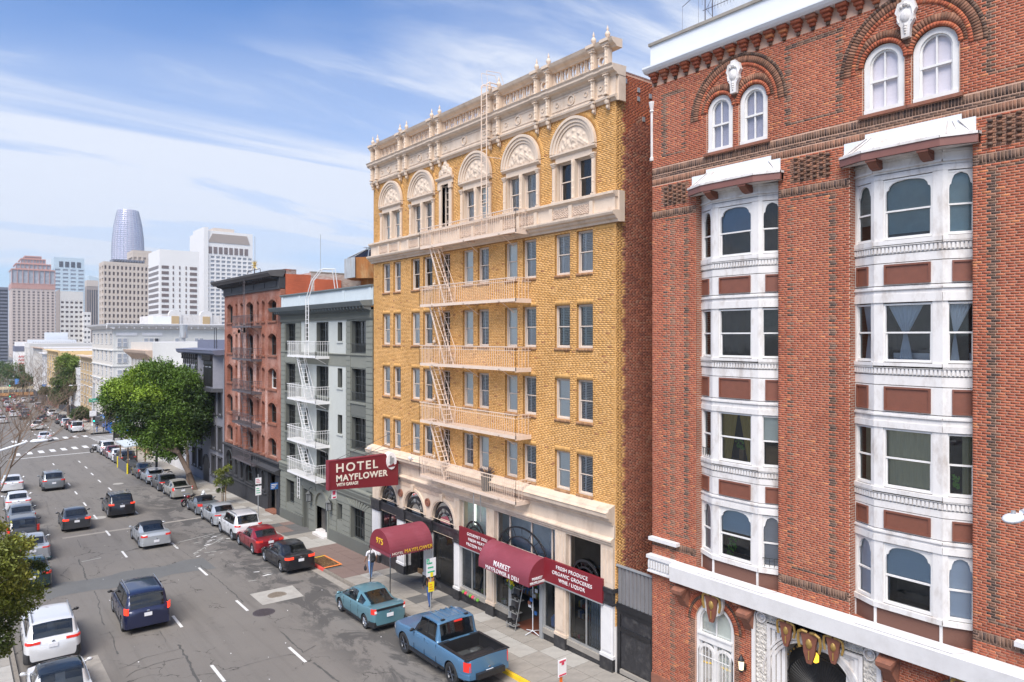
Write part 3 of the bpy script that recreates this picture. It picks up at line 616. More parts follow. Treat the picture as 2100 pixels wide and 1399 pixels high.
# ---- double-hung windows, cached per size and kind
WC = {}
def sash_meshes(w_, h, kind, fm, gm, rec, fw_=.055, blindm=None, grid=0):
 key = (round(w_,2), round(h,2), kind, fm, gm, rec, grid)
 if key in WC: return WC[key]
 f = MB(); a = fw_; X = rec
 f.box(X - .05, X + .08,0, a,0, h); f.box(X - .05, X + .08, w_ - a, w_,0, h); f.box(X - .05, X + .08, a, w_ - a, h - a, h); f.box(X - .07, X + .08, a, w_ - a,0, a * 1.1)
 i0, i1 = a, w_ - a; mid = h / 2; s_ = .035
 for (x0, z0, z1) in ((X, mid - .02, h - a),(X + .035, a * 1.1, mid + .02)):
  f.box(x0, x0 + .03, i0, i0+s_, z0, z1); f.box(x0, x0 + .03, i1 - s_, i1, z0, z1); f.box(x0, x0 + .03, i0+s_, i1 - s_, z0, z0+s_ * 1.2); f.box(x0, x0 + .03, i0+s_, i1 - s_, z1 - s_, z1)
  if grid:
   for g_ in range(1, grid): yy = i0+(i1 - i0)*g_ / grid; f.box(x0 + .002, x0 + .028, yy - .012, yy + .012, z0+s_, z1 - s_)
 p = MB(); p.quad((X + .012, i0 + .02, mid),(X + .012, i0 + .02, h - a),(X + .012, i1 - .02, h - a),(X + .012, i1 - .02, mid)); p.quad((X + .048, i0 + .02, a),(X + .048, i0 + .02, mid + .01),(X + .048, i1 - .02, mid + .01),(X + .048, i1 - .02, a))
 parts = [('pane', p.mesh('pane', gm))]
 def slats(q, za, zb, op):
  z = za; q.box(X + .085, X + .105,(i0+i1)/2 - .03+(i1 - i0) * .22,(i0+i1)/2 + .03+(i1 - i0) * .22, za, zb)
  while z < zb - .04: q.prism([(X + .08, z + (.05 if op else .058)),(X + .086, z + (.058 if op else .064)),(X + .13, z + (.02 if op else .0)),(X + .124, z + .012*op)],1, i0 + .02, i1 - .02); z += .068
  q.box(X + .08, X + .13, i0, i0 + .04, za, zb); q.box(X + .08, X + .13, i1 - .04, i1, za, zb)
 bm = blindm or 'blind'
 if kind in ('shutter', 'half'):
  q = MB(); slats(q, a + (mid - a if kind == 'half' else 0), h - a,1); parts.append(('shutter', q.mesh('shutter', 'shutter_white')))
 if kind == 'half': q = MB(); slats(q, a, mid,0); parts.append(('shutter', q.mesh('shutter', 'shutter_white')))
 if kind == 'blind': q = MB(); q.quad((X + .065, i0, a),(X + .065, i0, h - a),(X + .065, i1, h - a),(X + .065, i1, a)); parts.append(('blind', q.mesh('blind', bm)))
 if kind == 'topblind': q = MB(); q.quad((X + .065, i0, mid - .1),(X + .065, i0, h - a),(X + .065, i1, h - a),(X + .065, i1, mid - .1)); parts.append(('blind', q.mesh('blind', bm)))
 if kind == 'curtains':
  q = MB()
  for (ya, yb) in ((i0, i0+(i1 - i0) * .24),(i1 - (i1 - i0) * .2, i1)):
   n_ = 8
   for k in range(n_): u0, u1 = ya + (yb - ya)*k / n_, ya + (yb - ya)*(k + 1)/n_; xa, xb = X + .12 + .02*(k % 2), X + .12 + .02*((k + 1) % 2); q.quad((xa, u0, a),(xa, u0, h - a),(xb, u1, h - a),(xb, u1, a))
  parts.append(('curtain', q.mesh('curtain', bm)))
 q = MB(); D = X + .5
 q.quad((D,0,0),(D,0, h),(D, w_, h),(D, w_,0)); q.quad((X + .07,0,0),(D,0,0),(D,0, h),(X + .07,0, h)); q.quad((X + .07, w_,0),(X + .07, w_, h),(D, w_, h),(D, w_,0)); q.quad((X + .07,0,0),(X + .07, w_,0),(D, w_,0),(D,0,0)); q.quad((X + .07,0, h),(D,0, h),(D, w_, h),(X + .07, w_, h))
 parts.append(('window_recess', q.mesh('window_recess', 'room_dark' if kind != 'warm' else 'room_brown')))
 WC[key] = (f.mesh('window', fm), parts); return WC[key]
def window(parent, x, y0, z0, w_, h, kind='dark', fm='frame_tan', gm='glass', rec=.16, label=None, blindm=None, grid=0, name='window'):
 f, parts = sash_meshes(w_, h, kind, fm, gm, rec, blindm=blindm, grid=grid); o = link(name, f, parent,(x, y0, z0)); WL[o.name] = Vector((x, y0, z0))
 for n_, me in parts: c = link(n_, me); c.parent = o
 if label: o['label'] = label
 return o
def plain_window(parent, x, y0, z0, w_, h, fm='frame_dark', gm='glass_dark', bars=2, rows=4, rec=.15, name='window', bar=.03):
 key = ('p', round(w_,2), round(h,2), fm, gm, bars, rows, rec, bar)
 if key not in WC:
  f = MB(); f.box(rec - .03, rec + .05,0,.06,0, h); f.box(rec - .03, rec + .05, w_ - .06, w_,0, h); f.box(rec - .03, rec + .05,.06, w_ - .06, h - .06, h); f.box(rec - .03, rec + .05,.06, w_ - .06,0,.07)
  for k in range(1, bars): y = w_ * k / bars; f.box(rec - .01, rec + .03, y - bar / 2, y + bar / 2,.07, h - .06)
  for k in range(1, rows): z = h * k / rows; f.box(rec - .005, rec + .025,.06, w_ - .06, z - bar / 2, z + bar / 2)
  p = MB(); p.quad((rec + .035,.02,.02),(rec + .035,.02, h - .02),(rec + .035, w_ - .02, h - .02),(rec + .035, w_ - .02,.02)); p2 = MB().quad((rec + .3,0,0),(rec + .3,0, h),(rec + .3, w_, h),(rec + .3, w_,0))
  WC[key] = (f.mesh('window', fm),[('pane', p.mesh('pane', gm)),('window_recess', p2.mesh('window_recess', 'room_dark'))])
 f, parts = WC[key]; o = link(name, f, parent,(x, y0, z0)); WL[o.name] = Vector((x, y0, z0))
 for n_, me in parts: c = link(n_, me); c.parent = o
 return o
def put(parent, name, mats, fn, **k): mb = MB(); fn(mb); return mb.build(name, mats, parent, **k)
def shared(parent, name, me, loc): return link(name, me, parent, loc)
# ================================================================ the yellow brick hotel
Y0, Y1, FX = 18.82,38.67,20.0
H = thing('hotel_building', 'tall yellow brick hotel with cream terracotta arches and a red brick side wall', 'building',(FX,28.7,-.8))
COLS = [(36.64,37.54),(35.39,36.23),(33.31,34.2),(32.01,32.94),(28.27,29.17),(26.99,27.89),(24.83,25.72),(23.52,24.43),(21.37,22.3),(20.04,20.97)]
ROWS = [(14.93,16.64),(11.88,13.66),(8.9,10.6),(5.95,7.57)]; DOORC = (30.32,31.1)
holes = [(a, b_, c, d) for a, b_ in COLS for c, d in ROWS] + [(DOORC[0], DOORC[1], c - .1, d) for c, d in ROWS]
ARCH = [21.15,24.55,28.05,33.07,36.48]; hh = [(c - 1.06, c + 1.06,17.9,19.66) for c in ARCH] + [(30.35,31.05,17.9,20.2)]
mb = MB(); wall_faces(mb, FX, Y0, Y1,5.8,16.78, holes,.2,0,1); wall_faces(mb, FX, Y0, Y1,17.0,21.6, hh,.3,0,2)
block(mb, FX + .3,45, Y0 + .03, Y1 - .03,-1.5,22.4,1); mb.quad((FX, Y1,4),(FX, Y1,21.7),(FX + .35, Y1,21.7),(FX + .35, Y1,4),1); mb.quad((FX, Y0,-.6),(FX + .35, Y0,-.6),(FX + .35, Y0,22.2),(FX, Y0,22.2),0)
mb.build('wall',['mortar_yellow', 'brick_yellow_tex', 'terracotta'], H)
YP = [(.65,.365,.135),(.62,.34,.12),(.68,.39,.155),(.64,.355,.13),(.58,.31,.105),(.67,.38,.15),(.65,.365,.135)]
pal = {'n': YP * 9 + [(.42,.2,.09),(.5,.27,.1)], 's': [(.62,.35,.125),(.6,.33,.115),(.64,.37,.135)], 'd': [(.32,.17,.09),(.38,.21,.11),(.28,.15,.08)]}
sol = []; pan = []
for a, b_ in COLS:
 for k,(c, d) in enumerate(ROWS):
  if k: sol.append((a, b_, d, d + .22, 's'))
  sol.append((a - .02, b_ + .02, c - .13, c, 'd'))
 pan += [(a, b_,7.8,8.75,.003),(a, b_,10.85,11.72,.003),(a, b_,13.9,14.78,.003)]
sol += [(Y0, Y1,5.82,6.02, 's') if False else (Y0 + .1,19.9,16.55,16.75, 's')]
def archcut(c): return lambda z: ((c - 1.34, c + 1.34) if z < 20.03 else ((c - math.sqrt(max(0,1.36 ** 2 - (z - 20.03) ** 2)), c + math.sqrt(max(0,1.36 ** 2 - (z - 20.03) ** 2))) if z < 21.36 else None)) if z > 17.85 else None
B1, C1 = lay_bricks(FX, Y0, Y1,5.84,16.76, holes, pal, soldiers=sol, panels=pan, seed=5)
B2, C2 = lay_bricks(FX, Y0, Y1,17.98,21.5,[archcut(c) for c in ARCH] + [(30.0,31.4,17.9,20.7)], pal, seed=6)
ex = [arc_bricks(FX, c,20.03,1.345,1.56,0,180, pal, 's',.018, seed=i) for i, c in enumerate(ARCH)]
# rowlock sills stand proud
B1 = [((b_[0] - .035,)+b_[1:]) if any(abs(b_[4] - (c - .13)) < .02 for c, d in ROWS) and (b_[5] - b_[4]) > .1 and (b_[5] - b_[4]) < .14 else b_ for b_ in B1]
# right-hand return and side wall: bricks facing -y
def side_bricks(xa, xb, za, zb, pal_, seed, key=None, tooth=None):
 Bq, Cq = lay_bricks(0, xa, xb, za, zb,[], pal_, seed=seed, wob=.005, proud=.012); out_ = []; oc = []
 for b_, c_ in zip(Bq, Cq):
  out_.append(b_); oc.append(c_)
 Bq = np.array(out_); V, Fa = brick_boxes(Bq); V = V[:,[1,0,2]]; V[:,1] += Y0; return V, Fa[:, ::-1], np.repeat(np.array(oc),5,0)
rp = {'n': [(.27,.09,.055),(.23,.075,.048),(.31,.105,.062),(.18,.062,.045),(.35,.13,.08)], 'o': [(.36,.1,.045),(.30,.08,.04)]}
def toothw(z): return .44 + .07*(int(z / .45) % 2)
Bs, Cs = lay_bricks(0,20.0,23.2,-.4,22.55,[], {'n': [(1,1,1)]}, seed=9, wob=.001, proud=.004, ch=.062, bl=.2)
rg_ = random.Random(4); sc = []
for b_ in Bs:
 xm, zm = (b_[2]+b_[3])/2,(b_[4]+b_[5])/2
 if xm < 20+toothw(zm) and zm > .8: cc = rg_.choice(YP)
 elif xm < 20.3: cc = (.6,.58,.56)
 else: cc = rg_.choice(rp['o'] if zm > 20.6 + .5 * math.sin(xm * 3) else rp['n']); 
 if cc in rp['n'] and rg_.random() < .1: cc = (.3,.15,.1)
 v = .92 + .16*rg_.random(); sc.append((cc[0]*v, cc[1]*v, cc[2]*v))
Vs, Fs = brick_boxes(np.array(Bs)); Vs = Vs[:,[1,0,2]]; Vs[:,1] += Y0; sidecols = np.repeat(np.array(sc),5,0)
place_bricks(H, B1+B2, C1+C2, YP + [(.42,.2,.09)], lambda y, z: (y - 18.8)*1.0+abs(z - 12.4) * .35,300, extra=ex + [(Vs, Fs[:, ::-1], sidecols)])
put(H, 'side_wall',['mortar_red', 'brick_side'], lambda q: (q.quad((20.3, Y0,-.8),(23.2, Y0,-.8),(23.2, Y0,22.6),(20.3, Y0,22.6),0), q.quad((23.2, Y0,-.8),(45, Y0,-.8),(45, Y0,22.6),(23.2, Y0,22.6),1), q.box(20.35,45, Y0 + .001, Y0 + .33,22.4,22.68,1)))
for k,(xx, zz) in enumerate([(21.3,22.1),(21.3,21.75),(21.6,21.0),(22.0,22.0),(22.1,20.9),(20.55,22.3)]): put(H, 'anchor_plate', 'steel_grey', lambda q: q.box(xx - .07, xx + .07, Y0 - .04, Y0 - .01, zz - .09, zz + .09))
# windows of the four brick storeys
kinds = {0: 'half half dark dark blind shutter blind half half half'.split(),1: 'blind blind blind half blind shutter blind half dark dark'.split(),
         2: 'blind half blind shutter blind half blind shutter blind shutter'.split(),3: 'blind blind blind shutter shutter blind blind shutter blind shutter'.split()}
kinds[1] = 'blind blind blind shutter blind shutter blind half darkshut darkshut'.split()
for r_,(c, d) in enumerate(ROWS):
 for k,(a, b_) in enumerate(COLS):
  kd = kinds[r_][k]; window(H, FX, a + .005, c + .005, b_ - a - .01, d - c - .01, {'darkshut': 'shutter'}.get(kd, kd), 'frame_tan', 'glass_dark' if kd in ('dark', 'darkshut') else 'glass', blindm='blind')
 # narrow glazed doors onto the escape balconies
 plain_window(H, FX, DOORC[0], c - .1, DOORC[1] - DOORC[0], d - c + .1, 'frame_tan', 'glass_dark',2,6, name='glazed_door')
# belt course below the top storey
def belt(q):
 q.mould([(20.1,16.76),(19.93,16.76),(19.9,16.84),(19.8,16.9),(19.76,16.98),(19.66,17.02),(19.62,17.1),(19.62,17.16),(19.84,17.2),(20.1,17.2)],18.6,38.9)
 q.box(19.86,20.1,18.72,38.75,17.2,17.72); q.mould([(20.1,17.72),(19.86,17.72),(19.8,17.8),(19.72,17.84),(19.72,17.93),(19.98,17.97),(20.1,17.97)],18.68,38.85)
 q.box(20.0,20.3,18.612,18.72,16.78,17.96)
put(H, 'belt_course', 'terracotta', belt)
post = MB().box(-.07,0,-.1,.1,0,.52).mesh('belt_post', 'terracotta'); ornf = lambda u, v: .5 + .5 * math.sin(u * 44 + 2 * math.sin(v * 9)) * math.sin(v * 14 + math.sin(u * 30))
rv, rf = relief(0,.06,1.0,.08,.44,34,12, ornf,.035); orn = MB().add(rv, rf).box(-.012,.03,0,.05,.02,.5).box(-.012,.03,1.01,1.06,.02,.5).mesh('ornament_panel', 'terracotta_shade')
rv2, _ = relief(0,.06,1.0,.08,.44,34,12, ornf,.03)
for c in ARCH:
 for dy in (-1.2,0,1.2): shared(H, 'belt_post', post,(19.86, c + dy,17.2))
 for dy in (-1.1,.1): shared(H, 'ornament_panel', orn,(19.85, c + dy,17.2))
# arched bays: colonnettes, mullion, entablature, ring, carved tympanum, two sashes
def tym(u, v):
 y = (u - .5)*2; r = math.hypot(y, v)
 if r > 1.0: return None
 s = 0
 for (cy, cz, rr, hgt) in ((0,.42,.2,1.0),(0,.75,.1,.6),(.42,.3,.2,.8),(.62,.15,.14,.8),(.32,.6,.12,.7),(.2,.15,.1,.5),(.8,.08,.1,.6),(.6,.48,.09,.6),(0,.1,.12,.7)):
  d = math.hypot(abs(y) - cy, v - cz)/rr; s = max(s, hgt * math.exp(-d * d * 1.4))
 return s * (.72 + .28*math.sin(30*y * (1 if y > 0 else -1)+17*v)*math.sin(26*v))
tv, tf = relief(-.005,-.98,.98,0,.98,60,32, tym,.11); TY = MB().add(tv, tf).mesh('tympanum', 'terracotta', True)
ring = MB(); ring.arc_band(-.15,.1,0,0,1.22,1.335,0,180,28); ring.arc_band(-.1,.1,0,0,1.08,1.22,0,180,28); ring.arc_band(-.05,.1,0,0,.96,1.08,0,180,28); RING = ring.mesh('arch_ring', 'terracotta', True, ang=35)
sur = MB()
for sg in (-1,1):
 a, b_ = (1.08,1.26) if sg > 0 else (-1.26,-1.08); sur.box(-.06,.2, a, b_,0,1.5); sur.box(-.09,.2, a - .03, b_ + .03,0,.08)
 sur.lathe(-.07, sg * 1.17,0,[(.05,.1),(.045,.5),(.06,.55),(.045,.6),(.045,1.4)],8)
 for k in range(3): sur.box(-.09 - .02*k,.2, a - .02*k - .01, b_ + .02*k + .01,1.5 + .06*k,1.56 + .06*k)
sur.box(-.05,.2,-.1,.1,0,1.62); sur.lathe(-.06,0,0,[(.055,.05),(.05,.1),(.035,.2),(.05,.45),(.035,.5),(.055,.75),(.035,.8),(.04,1.3),(.07,1.5),(.07,1.62)],10)
sur.box(-.03,.22,-1.08,1.08,1.63,1.86); sur.mould([(.22,1.86),(-.04,1.86),(-.1,1.92),(-.14,1.95),(-.14,2.02),(.22,2.04)],-1.34,1.34); SUR = sur.mesh('window_surround', 'terracotta', False)
sill6 = MB().box(-.1,.3,-1.3,1.3,0,.07).mesh('window_sill', 'terracotta')
k6 = {0: ('dark', 'dark'),1: ('shutter', 'half'),2: ('half', 'blind'),3: ('half', 'half'),4: ('blind', 'blind')}
for i, c in enumerate(ARCH):
 shared(H, 'window_surround', SUR,(20, c,17.98)); shared(H, 'arch_ring', RING,(20, c,20.03)); shared(H, 'tympanum', TY,(20, c,20.04)); shared(H, 'window_sill', sill6,(20, c,17.93))
 for j,(a, b_) in enumerate(((c - 1.02, c - .1),(c + .1, c + 1.02))): kd = k6[i][1 - j]; window(H,20.06, a,18.0, b_ - a,1.64, kd, 'frame_tan', 'glass_dark' if kd == 'dark' else 'glass')
# tall door with crest
def dsur(q):
 for sg in (-1,1): q.box(19.93,20.25,30.7+sg * .46 - .11,30.7+sg * .46 + .11,17.98,20.1); q.box(19.88,20.2,30.7+sg * .5 - .13,30.7+sg * .5 + .13,19.95,20.2)
 q.box(19.93,20.25,30.0,31.4,20.2,20.42); q.mould([(20.2,20.42),(19.88,20.42),(19.8,20.5),(19.8,20.56),(20.2,20.58)],29.95,31.45)
 q.prism([(30.1,20.58),(30.12,20.9),(30.25,21.02),(30.36,21.0),(30.42,21.2),(30.55,21.24),(30.62,21.42),(30.7,21.5),(30.78,21.42),(30.85,21.24),(30.98,21.2),(31.04,21.0),(31.15,21.02),(31.28,20.9),(31.3,20.58)],0,19.93,20.02)
 for (dy, dz, r_) in ((0,.35,.2),(.3,.2,.13),(-.3,.2,.13),(0,.65,.1),(.17,.5,.08),(-.17,.5,.08),(.45,.12,.08),(-.45,.12,.08)): q.ball((19.93,30.7+dy,20.6+dz), r_,8, sq=(.35,1,1))
put(H, 'door_surround', 'terracotta', dsur); plain_window(H,20.05,30.36,17.98,.68,2.2, 'frame_tan', 'glass_dark',2,6, name='glazed_door')
# upper entablature, balustrade, top cornice
def entab(q):
 q.mould([(20.1,21.42),(19.94,21.42),(19.88,21.5),(19.82,21.54),(19.8,21.62),(19.9,21.68),(20.1,21.68)],18.7,38.8); q.box(19.92,20.35,18.74,38.75,21.68,22.4)
 q.mould([(20.35,22.38),(19.9,22.38),(19.84,22.46),(19.7,22.5),(19.62,22.58),(19.62,22.66),(19.56,22.74),(20.4,22.78)],18.62,38.85); q.box(20.0,20.38,18.635,18.74,21.42,22.77)
put(H, 'entablature', 'terracotta', entab)
put(H, 'top_cornice', 'terracotta', lambda q: (q.mould([(20.14,23.48),(19.94,23.48),(19.9,23.54),(19.76,23.6),(19.7,23.66),(19.64,23.78),(20.26,23.82),(20.26,23.48)],18.7,38.8), q.box(19.95,20.22,18.9,38.7,22.77,22.86)))
PAIRS = [(38.5,37.9),(35.22,34.5),(31.86,31.1),(26.72,26.02),(23.32,22.55),(19.86,19.1)]
cp_ = [(.075,0),(.075,.06),(.05,.09),(.065,.2),(.05,.3),(.07,.34),(.07,.38),(.045,.42),(.06,.52),(.045,.6),(.075,.66),(.075,.74)]
COLO = MB().lathe(0,0,0, cp_,10).box(-.1,.2,-.1,.1,-.02,.02).box(-.1,.2,-.1,.1,.72,.76).box(.02,.25,-.1,.1,0,.74).mesh('colonnette', 'terracotta', True, ang=30)
CAP = MB().prism([(-.13,0),(-.16,.07),(-.22,.1),(-.28,.16),(-.3,.3),(.3,.3),(.28,.16),(.22,.1),(.16,.07),(.13,0)],0,-.1,.12).mesh('capital_block', 'terracotta')
capb = MB()
for z, e, hh_ in ((0,.05,.08),(.08,.1,.1),(.18,.17,.12)): capb.box(-.05 - e,.1,-.12 - e * .6,.12+e * .6, z, z + hh_)
CAPM = capb.mesh('capital_block', 'terracotta'); MASK = MB().ball((0,0,-.12),.11,8, sq=(.9,1,1.3)).ball((.02,0,-.32),.07,8, sq=(.8,1,1.4)).box(-.09,.15,-.12,.12,-.04,.05).prism([(-.02,-.1),(.12,-.1),(.12,-.42)],1,-.05,.05).mesh('mask_bracket', 'terracotta', True, ang=40)
FIN = MB().lathe(0,0,0,[(.1,0),(.1,.05),(.05,.08),(.1,.16),(.11,.22),(.07,.3),(.03,.34),(.05,.4),(.02,.5),(.0,.58)],10).mesh('finial', 'terracotta', True, ang=50)
for a, b_ in PAIRS:
 for y in (a, b_):
  shared(H, 'colonnette', COLO,(19.76, y,21.68)); shared(H, 'colonnette', COLO,(19.76, y,22.78)); shared(H, 'capital_block', CAPM,(19.83, y,22.42)); shared(H, 'capital_block', CAPM,(19.83, y,23.5)); shared(H, 'mask_bracket', MASK,(19.82, y,21.55)); shared(H, 'finial', FIN,(19.86, y,23.82))
 put(H, 'pedestal_panel', 'terracotta', lambda q: (q.box(19.88,20.1, b_, a,22.8,23.48) if False else None, q.arc_band(19.92,20.08,(a + b_) / 2,23.13,.13,.2,0,360,14), q.box(19.96,20.12, min(a, b_) + .08, max(a, b_) - .08,22.86,22.93), q.box(19.96,20.12, min(a, b_) + .08, max(a, b_) - .08,23.33,23.48), None)); put(H, 'pedestal_tablet', 'terracotta', lambda q: (q.box(19.88,19.96,(a + b_) / 2 - .18,(a + b_) / 2 + .18,21.8,22.3), q.arc_band(19.85,19.9,(a + b_) / 2,22.05,.06,.11,0,360,10)))
# pierced balustrade cells
cell = MB(); W_ = 1.0
for sg in (-1,1):
 cell.prism([(sg * .5,0),(sg * .2,0),(sg * .1,.1),(sg * .12,.2),(sg * .3,.27),(sg * .34,.4),(sg * .3,.52),(sg * .4,.7),(sg * .5,.7)],0,0,.1)
cell.prism([(-.09,.7),(-.15,.6),(-.05,.52),(0,.42),(.05,.52),(.15,.6),(.09,.7)],0,0,.1); cell.prism([(-.16,.0),(-.1,.06),(0,.16),(.1,.06),(.16,0)],0,.0,.1); cell.prism([(-.02,.1),(.02,.1),(.02,.6),(-.02,.6)],0,.02,.08); cell.box(-.04,.12,.46,.54,-.02,.7)
bals = {}
for (p, q2) in zip(PAIRS, PAIRS[1:]):
 y1_, y0_ = p[1] - .14, q2[0] + .14; n_ = int(round((y1_ - y0_) / .5)); st = (y1_ - y0_)/n_
 if round(st,3) not in bals:
  c_ = MB(); c_.v = [(a, b_ * st, c * .86) for a, b_, c in cell.v]; c_.f = cell.f; c_.mi = cell.mi; bals[round(st,3)] = c_.mesh('baluster', 'terracotta')
 for k in range(n_): shared(H, 'baluster', bals[round(st,3)],(20.03, y0_ + (k + .5) * st,22.87))
 ym = (y0_ + y1_) / 2; put(H, 'frieze_panel',['terracotta', 'terracotta_shade'], lambda q: (q.box(19.895,19.93, y0_, y1_,21.78,21.83), q.box(19.895,19.93, y0_, y1_,22.27,22.32), q.box(19.895,19.93, y0_, y0_ + .05,21.83,22.27), q.box(19.895,19.93, y1_ - .05, y1_,21.83,22.27), q.arc_band(19.87,19.92, ym,22.05,.16,.22,0,360,16), q.ball((19.92, ym,22.05),.11,10, sq=(.3,.8,1.1)), q.arc_band(19.89,19.92, y0_ + .35,22.05,.08,.11,0,360,10), q.arc_band(19.89,19.92, y1_ - .35,22.05,.08,.11,0,360,10)))
# ---- lower storey: cornice, frieze, arcade, shop piers
def gcorn(q):
 q.mould([(20.2,5.1),(19.86,5.1),(19.84,5.2),(19.7,5.28),(19.66,5.38),(19.52,5.44),(19.5,5.56),(19.46,5.62),(19.62,5.66),(19.64,5.74),(19.98,5.86),(20.2,5.86)],18.84,38.8); q.box(19.92,20.3,18.82,38.67,4.6,5.12)
 q.mould([(20.2,4.22),(19.9,4.22),(19.88,4.3),(19.82,4.34),(19.82,4.4),(19.74,4.46),(19.74,4.52),(19.9,4.6),(20.2,4.6)],18.84,38.67)
put(H, 'lower_cornice', 'terracotta', gcorn)
ARC3 = [(36.65,1.03),(33.75,1.035),(30.84,1.04)]; SP = 2.8
aw = MB(); hs = [(c - r_, c + r_,2.1, SP) for c, r_ in ARC3]; wall_faces(aw,19.92,29.35,38.67,2.65, SP, hs,.1,0)
edges = [29.35,32.3,35.2,38.67]
for (c, r_),(ya, yb) in zip(ARC3[::-1], zip(edges, edges[1:])):
 aw.spandrel(19.92, c, SP, r_, ya, yb,4.24)
 for i in range(20):
  t0, t1 = math.pi * i / 20, math.pi * (i + 1)/20; aw.quad(*[(xx, c + r_ * math.cos(t), SP + r_ * math.sin(t)) for xx, t in ((19.92, t0),(20.08, t0),(20.08, t1),(19.92, t1))])
aw.build('arcade_wall', 'terracotta', H)
AR = MB().arc_band(-.05,.0,0,0,1.03,1.1,0,180,26).arc_band(-.08,0,0,0,1.1,1.22,0,180,26).mesh('arch_ring', 'terracotta', True, ang=35)
for c, r_ in ARC3:
 shared(H, 'arch_ring', AR,(19.92, c, SP)); put(H, 'keystone', 'terracotta', lambda q: q.prism([(c - .1,3.85),(c - .14,4.22),(c + .14,4.22),(c + .1,3.85)],0,19.76,19.92))
 # arched transom light with iron fan, black marble transom, doors below
 def fan(q):
  q.arc_band(19.98,20.06, c, SP - .2, r_ - .2, r_ - .08,0,180,20); q.arc_band(19.98,20.05, c, SP - .2, r_ - .45, r_ - .41,0,180,16); q.box(19.98,20.06, c - r_ + .02, c + r_ - .02, SP - .28, SP - .2); q.box(19.98,20.06, c - r_, c - r_ + .08,-.9, SP - .2); q.box(19.98,20.06, c + r_ - .08, c + r_,-.9, SP - .2)
  for k in range(1,6): t = math.pi * k / 6; q.tube((20.02, c + (r_ - .43)*math.cos(t), SP - .2+(r_ - .43)*math.sin(t)),(20.02, c + (r_ - .12)*math.cos(t), SP - .2+(r_ - .12)*math.sin(t)),.015,5)
 put(H, 'fanlight', 'black_paint', fan)
 put(H, 'fanlight_pane', 'glass_dark', lambda q: q.poly([(20.05, c + (r_ - .04) * math.cos(math.pi * k / 16), SP - .2 + (r_ + .1) * math.sin(math.pi * k / 16)) for k in range(17)]))
 put(H, 'transom', 'black_marble', lambda q: (q.box(19.93,20.1, c - r_, c + r_,2.15,2.52), q.box(19.88,20.1, c - r_, c + r_,2.52,2.6)))
def rosette(y): put(H, 'medallion', 'brown_stone', lambda q: (q.lathe(0,0,0,[(.01,0)],3) if False else None, q.arc_band(19.86,19.92, y,3.52,.0,.2,0,360,16), q.arc_band(19.83,19.9, y,3.52,.15,.22,0,360,16), q.ball((19.87, y,3.52),.09,8, sq=(.5,1,1))))
rosette(35.2); rosette(32.3)
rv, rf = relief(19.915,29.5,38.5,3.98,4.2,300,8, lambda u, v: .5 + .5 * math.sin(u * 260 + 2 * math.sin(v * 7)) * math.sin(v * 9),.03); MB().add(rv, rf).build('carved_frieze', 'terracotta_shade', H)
PIERS = [(37.68,38.66),(34.79,35.62),(31.88,32.72),(29.3,29.8),(26.43,27.04),(21.5,22.16),(18.84,19.49)]
for k,(a, b_) in enumerate(PIERS):
 zb = gz(a) - .1; p = thing('x', None, None) if False else None
 put(H, 'pier', 'white_paint' if k != 4 and k != 5 else 'terracotta', lambda q: (q.box(19.88,20.4, a, b_, gz(b_) + .5,2.05), q.box(19.85,20.4, a + .1, b_ - .1, gz(b_) + .75,1.9), q.box(19.84,20.4, a - .03, b_ + .03, gz(b_) + .5, gz(b_) + .62)))
 put(H, 'pier_base', 'black_marble', lambda q: q.box(19.83,20.4, a - .02, b_ + .02, zb - .2, gz(b_) + .5))
 put(H, 'capital_block', 'black_marble', lambda q: (q.box(19.84,20.35, a - .02, b_ + .02,2.05,2.58), q.box(19.8,20.35, a - .06, b_ + .06,2.5,2.66), q.box(19.8,20.35, a - .06, b_ + .06,2.02,2.1)))
 if k >= 3: put(H, 'pilaster', 'terracotta', lambda q: (q.box(19.88,20.4, a, b_,2.66,4.22), *[q.box(19.86,19.88, a + (b_ - a) * t, a + (b_ - a) * (t + .08),2.85,4.1) for t in (.2,.46,.72)]))
put(H, 'end_pier', 'white_stained', lambda q: q.box(19.99,20.3,18.805,18.84, gz(18.8) - .2,1.2))
# glazed openings under the arcade
def shopwin(y0_, y1_, z0_, z1_, mull, fm='black_paint', gm='glass_shop', x=20.15, nm='shop_window', low=True):
 o = MB(); o.box(x - .04, x + .06, y0_, y0_ + .06, z0_, z1_); o.box(x - .04, x + .06, y1_ - .06, y1_, z0_, z1_); o.box(x - .04, x + .06, y0_ + .06, y1_ - .06, z1_ - .06, z1_); o.box(x - .04, x + .06, y0_ + .06, y1_ - .06, z0_, z0_ + .08)
 for t in mull: yy = y0_ + (y1_ - y0_)*t; o.box(x - .03, x + .05, yy - .03, yy + .03, z0_ + .08, z1_ - .06)
 w0 = o.build(nm, fm, H); WL[w0.name] = wloc(H); MB().quad((x + .01, y0_ + .03, z0_ + .03),(x + .01, y0_ + .03, z1_ - .03),(x + .01, y1_ - .03, z1_ - .03),(x + .01, y1_ - .03, z0_ + .03)).build('pane', gm, w0); return w0
shopwin(35.72,37.6,.1,2.12,(.5,), x=20.02); shopwin(29.9,31.8,-.55,2.12,(.08,), 'black_paint', x=20.02)
put(H, 'bulkhead', 'black_marble', lambda q: q.box(19.94,20.3,35.62,37.68,-1.4,.1)); put(H, 'bulkhead', 'black_marble', lambda q: q.box(19.94,20.3,29.8,31.88,-1.4,-.5))
